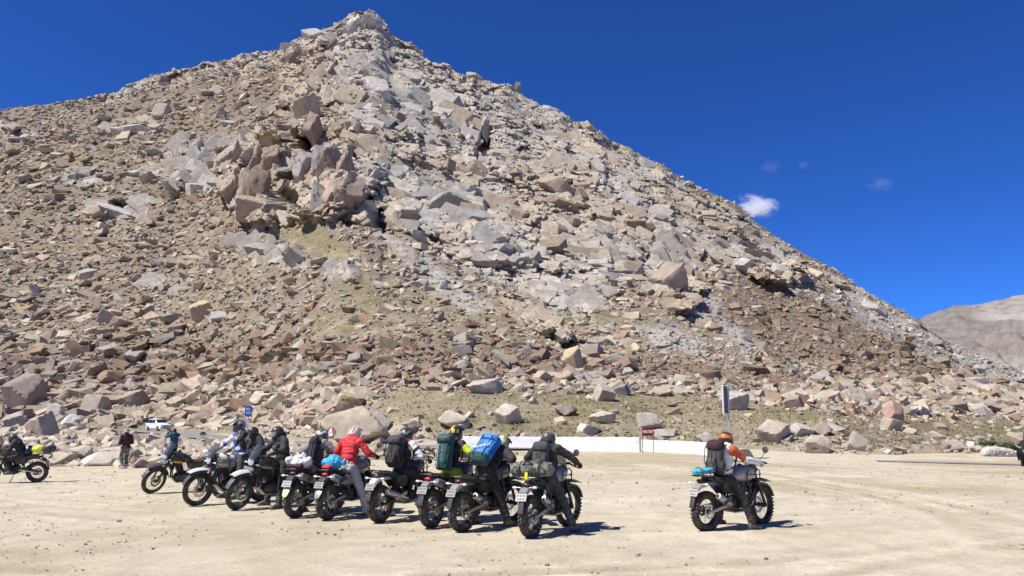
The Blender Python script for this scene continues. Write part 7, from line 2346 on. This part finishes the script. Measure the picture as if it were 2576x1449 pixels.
for s_ in (-1, 1):
    for x0, x1, z_ in ((.62, -.22, 1.08), (-.30, -1.12, 1.08), (-1.2, -1.85, 1.1)):
        quad_panel('side_window', [(x0, s_ * .855, z_), (x1, s_ * .855, z_), (x1 + .05 if x1 < -1.8 else x1, s_ * .70, 1.56 if x1 > -1.8 else 1.48), (x0 - (.35 if x0 > .5 else 0), s_ * .70, 1.56), ], CG, .02)
    for wx_ in (1.35, -1.35):
        M = Matrix.Translation((wx_, s_ * .80, .33)) @ ROT_Y
        wh = MB().lathe([(.20, -.1), (.31, -.1), (.33, -.06), (.33, .06), (.31, .1), (.20, .1)], 24, M=M, closed=True).build('wheel', M_TYRE, car)
        rb = MB(); rb.lathe([(.20, -.09), (.205, .09), (.10, .06 * s_), (.0, .07 * s_)], 20, M=M)
        for a in range(5):
            rb.box(M @ Vector((.12 * math.cos(a * 1.257), .12 * math.sin(a * 1.257), .09 * s_)), (.05, .03, .05))
        rb.build('rim', M_ALU, wh)
        MB().tube([(wx_ + .38 * math.cos(q_), s_ * .862, .33 + .38 * math.sin(q_)) for q_ in np.linspace(0, math.pi, 12)], .022, 6).build('wheel_arch', M_PLAS, car)
    MB().ell((1.98, s_ * .62, .78), (.16, .16, .085), rot=(0, 0, -s_ * .35)).build('headlight', M_LENS, car)
    MB().ell((2.08, s_ * .58, .45), (.06, .09, .06)).build('fog_lamp', M_BLACK, car)
    MB().ell((.72, s_ * .98, 1.10), (.06, .11, .08)).build('mirror', CW, car)
    MB().box((-2.12, s_ * .66, 1.05), (.1, .12, .3), bev=.03).build('tail_lamp', M_RED, car)
    mb = MB(); mb.box((-.25, s_ * .875, .62), (.012, .006, .7)); mb.box((.12, s_ * .883, .9), (.18, .02, .03), bev=.008); mb.box((-.75, s_ * .883, .9), (.18, .02, .03), bev=.008)
    mb.build('door_handle', CW, car)
    MB().box((0, s_ * .86, .30), (2.2, .05, .10), bev=.02).build('side_sill', M_PLAS, car)
mb = MB(); mb.box((2.11, 0, .66), (.06, .85, .14), bev=.02)
for j in range(3): mb.box((2.14, 0, .62 + .045 * j), (.03, .8, .012))
mb.build('grille', M_PLAS, car)
MB().box((2.10, 0, .40), (.1, 1.1, .14), bev=.03).build('bumper_vent', M_PLAS, car)
MB().box((2.165, 0, .52), (.012, .50, .11)).build('number_plate', M_PLATE, car)

# painted emblem and badge on the two boulders, thin paint discs set on the stone
def decal_on(o, px, py, w_, h_, parts, name):
    """thin painted plate lying on the boulder's face at the pixel"""
    dx, dy, dz = ray(px, py); d = Vector((float(dx), float(dy), float(dz))).normalized()
    bpy.context.view_layer.update()
    Mi = o.matrix_world.inverted()
    oc = Mi @ Vector((0, 0, CAM_H)); dc = (Mi.to_3x3() @ d).normalized()
    hit, loc, nor, _ = o.ray_cast(oc, dc)
    if not hit: return None
    W = o.matrix_world @ loc; nw = (Mi.to_3x3().transposed() @ nor).normalized()
    if nw.y > -.3: nw = Vector((nw.x * .4, -1, nw.z * .4)).normalized()
    zx = Vector((0, 0, 1)).cross(nw).normalized(); zy = nw.cross(zx)
    k_ = W.y / F
    Mx = Matrix.Identity(4)
    for i in range(3): Mx[i][0], Mx[i][1], Mx[i][2], Mx[i][3] = zx[i], zy[i], nw[i], W[i] + nw[i] * .05
    for i_, (nm, poly, m_, lift) in enumerate(parts):
        mb = MB(); mb.m = o.matrix_world.inverted() @ Mx
        f_ = [Vector((q_[0] * w_ * k_ / 2, q_[1] * h_ * k_ / 2, lift)) for q_ in poly]
        mb.loft([[q_ - Vector((0, 0, .12)) for q_ in f_], f_])
        mb.build(nm, m_, o, smooth=False)
circ = lambda n, rx, ry, cx=0, cy=0, a0=0, a1=2 * math.pi: [(cx + rx * math.cos(a), cy + ry * math.sin(a)) for a in np.linspace(a0, a1, n, endpoint=a1 - a0 < 6)]
M_PR = mat('red_rock_paint', (.30, .10, .06), .9, var=.15, scale=3); M_PW = mat('white_rock_paint', (.72, .73, .74), .9, var=.08, scale=3); M_PB = mat('grey_blue_rock_paint', (.33, .38, .45), .9, var=.1); M_PY = mat('yellow_rock_paint', (.66, .54, .10), .9, var=.12, scale=3); M_PK = mat('black_rock_paint', (.03, .03, .03), .9)
decal_on(emb, 832, 1087, 24, 27, [('emblem_ground', circ(28, 1, 1), M_PR, .0), ('emblem_band', [(-.98, -.05), (.2, -.02), (.3, -.9), (-.3, -.98), (-.8, -.65)], M_PB, .012),
    ('emblem_wheel', circ(20, .40, .36, -.02, -.18), M_PW, .024), ('emblem_ring', circ(16, .22, .20, -.02, -.18), M_PB, .034), ('emblem_lion', [(-.3, .2), (.3, .22), (.22, .45), (.08, .5), (.1, .75), (-.02, .85), (-.12, .7), (-.1, .5), (-.28, .42)], M_PW, .024),
    ('emblem_scroll', [(-.85, -.45), (-.5, -.38), (0, -.55), (.5, -.38), (.7, -.5), (.6, -.75), (0, -.82), (-.75, -.72)], M_PW, .03)], 'emblem')
decal_on(bad, 868, 1008, 21, 19, [('badge_ground', [(-1, -.95), (.8, -1), (1, .95), (-.85, 1)], M_PY, 0), ('badge_field', [(-.72, .55), (.78, .6), (.62, -.4), (0, -.62), (-.78, -.35)], M_PK, .012),
    ('badge_ring', circ(18, .24, .28, -.1, .22), M_PY, .024), ('badge_ring_hole', circ(14, .10, .12, -.1, .22), M_PK, .034), ('badge_staff', [(.12, -.4), (.28, -.38), (.42, .45), (.28, .48)], M_PY, .026), ('badge_scroll', [(-.75, -.05), (-.4, -.15), (0, -.32), (.4, -.2), (.5, -.35), (.05, -.55), (-.7, -.3)], M_PW, .03)], 'badge')
paintb = [o for o in bpy.data.objects if o.get('label', '').startswith('sloping boulder with a red paint')][0]
decal_on(paintb, 2050, 1128, 16, 6, [('paint_mark', [(-1, -.6), (-.3, -1), (.8, -.5), (1, .3), (.1, .9), (-.8, .4)], M_PR, 0)], 'mark')

# whitewashed low rock and wall at the right edge
p = gpt(2516, 1148); k_ = p.y / F
mb = MB()
mb.loft([superring(x * k_, .45 * h_ * k_, 12 * k_ * w__, h_ * k_ * .55, 16, 2.4) for x, h_, w__ in ((-46, 4, .4), (-43, 15, .8), (-32, 22, 1), (-10, 23, 1), (12, 20, 1), (30, 16, .9), (42, 12, .7), (47, 6, .4))])
me_, _ = fuse('boulder', mb, .07, 3, .16, 6); me_.materials.append(mat('lime_washed_rock', (.50, .48, .435), .9, scale=1.6, var=.22, bump=.6, bscale=5, dirt=.45))
wb_ = link('boulder', me_); wb_.location = p
tag(wb_, 'long low whitewashed rock lying at the right edge of the lot', 'boulder', 'boulders of the talus and the lot edge')

# shrubs
M_LEAF = mat('shrub_leaf', (.055, .085, .028), .8, var=.45, scale=3)
M_LEAFD = mat('dry_shrub_leaf', (.13, .12, .05), .8, var=.4, scale=3)
M_TWIG = mat('twig', (.09, .07, .05), .9)
def shrub(label, px, py, w_, h_, n, m_, seed):
    p = gz(gpt(px, py)); p = gpt(px, py); k_ = p.y / F; g = rs(seed)
    ro = thing('shrub', label, 'shrub', p, 0, 'small shrubs by the lot edge')
    tw = MB(); lf = MB(); W, H = w_ * k_ / 2, h_ * k_
    for q_ in range(n):
        a = g.uniform(0, 6.28); r_ = math.sqrt(g.uniform(0, 1)); e = Vector((math.cos(a) * r_ * W, math.sin(a) * r_ * W * .6, H * (1 - .55 * r_ * r_) * g.uniform(.65, 1.1)))
        b0 = Vector((e.x * .35, e.y * .35, -.03)); mid = b0.lerp(e, .5) + Vector((0, 0, H * .12))
        tw.tube([b0, mid, e], [.012, .008, .004], 4, cap=False)
        for l_ in range(12):
            c = (mid if g.uniform() < .3 else mid.lerp(e, g.uniform(0, 1.1))) + Vector(g.normal(0, .05 * H + .02, 3))
            u = Vector(g.normal(0, 1, 3)).normalized(); v_ = u.orthogonal().normalized(); s_ = g.uniform(.03, .06) * (H / .5 + .5)
            lf.add([c - u * s_, c + v_ * s_ * .45, c + u * s_, c - v_ * s_ * .45], [(0, 1, 2, 3)])
    tw.build('stems', M_TWIG, ro); lf.build('foliage', m_, ro, smooth=False)
shrub('wide dark green shrub left of the black yak', 2537, 1137, 56, 24, 150, M_LEAF, 1)
shrub('grey green shrub above the whitewashed rock', 2487, 1130, 62, 22, 130, M_LEAF, 2)
shrub('thin upright shrub by a grey boulder near the right edge', 2413, 1138, 12, 26, 40, M_LEAFD, 3)
shrub('small olive bush in the stones right of the dark green pack', 1074, 1152, 26, 24, 90, M_LEAFD, 4)

# yak at the right edge
M_FUR = mat('black_fur', (.010, .010, .012), .85, var=.3, scale=20, bump=.6, bscale=25)
p = gpt(2584, 1173); yk = p.y / F
mb = MB()
def yc(a, b_, ra, rb): capsule(mb, Vector(a), Vector(b_), ra, rb, 14)
yc((.45, 0, 1.02), (-.75, 0, .98), .36, .35); yc((.50, 0, 1.18), (.10, 0, 1.20), .24, .26); yc((.45, 0, .82), (-.7, 0, .82), .33, .33)
yc((.62, 0, 1.05), (.95, 0, .90), .24, .19); yc((.95, 0, .92), (1.16, 0, .72), .16, .10)
for s_ in (-1, 1):
    yc((.42, s_ * .19, .72), (.45, s_ * .19, .40), .14, .09); yc((.45, s_ * .19, .40), (.43, s_ * .19, .07), .065, .055); yc((.43, s_ * .19, .06), (.48, s_ * .19, .04), .06, .055)
    yc((-.72, s_ * .2, .80), (-.62, s_ * .2, .52), .17, .11); yc((-.62, s_ * .2, .52), (-.78, s_ * .2, .36), .08, .06); yc((-.78, s_ * .2, .36), (-.74, s_ * .2, .07), .055, .05); yc((-.74, s_ * .2, .06), (-.68, s_ * .2, .04), .06, .05)
    yc((.98, s_ * .14, 1.0), (.94, s_ * .28, .95), .05, .03)
yc((-1.08, 0, 1.0), (-1.22, 0, .5), .08, .13)
me_, _ = fuse('yak', mb, .03, 2, .035, 8); me_.materials.append(M_FUR)
yo = link('yak', me_); yo.location = p; yo.rotation_euler = (0, 0, R(232))
tag(yo, 'black shaggy yak cut off by the right edge of the photo', 'yak')
hb = MB()
for s_ in (-1, 1): hb.tube([(.97, s_ * .12, 1.05), (.98, s_ * .28, 1.10), (1.02, s_ * .38, 1.22), (1.0, s_ * .36, 1.38)], [.045, .04, .028, .008], 8)
hb.build('horn', mat('horn', (.35, .33, .30), .5, var=.3), yo)
hb = MB(); g = rs(9)
for q_ in range(420):
    a = g.uniform(-.85, .6); s_ = g.choice((-1, 1)); z_ = g.uniform(.55, .95)
    hb.tube([(a, s_ * (.33 + g.uniform(-.03, .03)), z_), (a + g.normal(0, .03), s_ * (.35 + g.uniform(-.03, .05)), z_ - g.uniform(.15, .3))], [.018, .003], 3, cap=False)
hb.build('coat_fringe', M_FUR, yo)
hb = MB(); hb.ell((1.14, 0, .84), (.03, .05, .09)); hb.build('muzzle_blaze', M_LGREY_ if False else mat('pale_fur', (.45, .43, .41), .9), yo)

# ================================================================ clouds
def cloud(label, px, py, w_, h_, dens, seed):
    Y = 2600.0; c = at(px, py, Y); k_ = Y / F
    mb = MB(); mb.ell((0, 0, 0), (1, 1, 1), seg=20, rings=12)
    m, t, b = new_mat('cloud_%d' % seed)
    t.nodes.remove(b)
    tc = node(t, 'ShaderNodeTexCoord'); ln_ = node(t, 'ShaderNodeVectorMath', operation='LENGTH'); t.links.new(tc.outputs['Object'], ln_.inputs[0])
    mp = node(t, 'ShaderNodeMapping'); mp.inputs['Location'].default_value = (seed * 3.3, 1.7, seed * .7); mp.inputs['Scale'].default_value = (1.0, .8, 1.1)
    nz = node(t, 'ShaderNodeTexNoise', Scale=1.9, Detail=7.0, Roughness=.7, Distortion=.9); t.links.new(tc.outputs['Object'], mp.inputs['Vector']); t.links.new(mp.outputs[0], nz.inputs['Vector'])
    m1 = node(t, 'ShaderNodeMath', operation='MULTIPLY'); m1.inputs[1].default_value = .55; t.links.new(ln_.outputs['Value'], m1.inputs[0])
    m2 = node(t, 'ShaderNodeMath', operation='SUBTRACT'); t.links.new(nz.outputs['Fac'], m2.inputs[0]); t.links.new(m1.outputs[0], m2.inputs[1])
    m3 = node(t, 'ShaderNodeMath', operation='ADD'); m3.inputs[1].default_value = -.15; t.links.new(m2.outputs[0], m3.inputs[0])
    m4 = node(t, 'ShaderNodeMath', operation='MAXIMUM'); m4.inputs[1].default_value = 0; t.links.new(m3.outputs[0], m4.inputs[0])
    m5 = node(t, 'ShaderNodeMath', operation='MULTIPLY'); m5.inputs[1].default_value = dens; t.links.new(m4.outputs[0], m5.inputs[0])
    pv = node(t, 'ShaderNodeVolumePrincipled'); pv.inputs['Color'].default_value = (.98, .98, .98, 1); pv.inputs['Anisotropy'].default_value = .2
    t.links.new(m5.outputs[0], pv.inputs['Density'])
    t.links.new(pv.outputs[0], t.nodes['Material Output'].inputs['Volume'])
    o = mb.build('cloud', m); o.location = c; o.scale = (w_ * k_ * .62, w_ * k_ * .4, h_ * k_ * .62)
    tag(o, label, 'cloud', 'small clouds over the right ridge')
cloud('small bright white cloud touching the right ridge of the mountain', 1902, 520, 124, 76, .16, 1)
cloud('faint wisp of cloud at the left above the bright small cloud', 1938, 420, 80, 50, .006, 2)
cloud('tiny round wisp of cloud right of the faint wisp', 2020, 415, 46, 34, .010, 3)
cloud('faint separate cloud puff farther right in the open blue sky', 2216, 462, 84, 52, .010, 4)
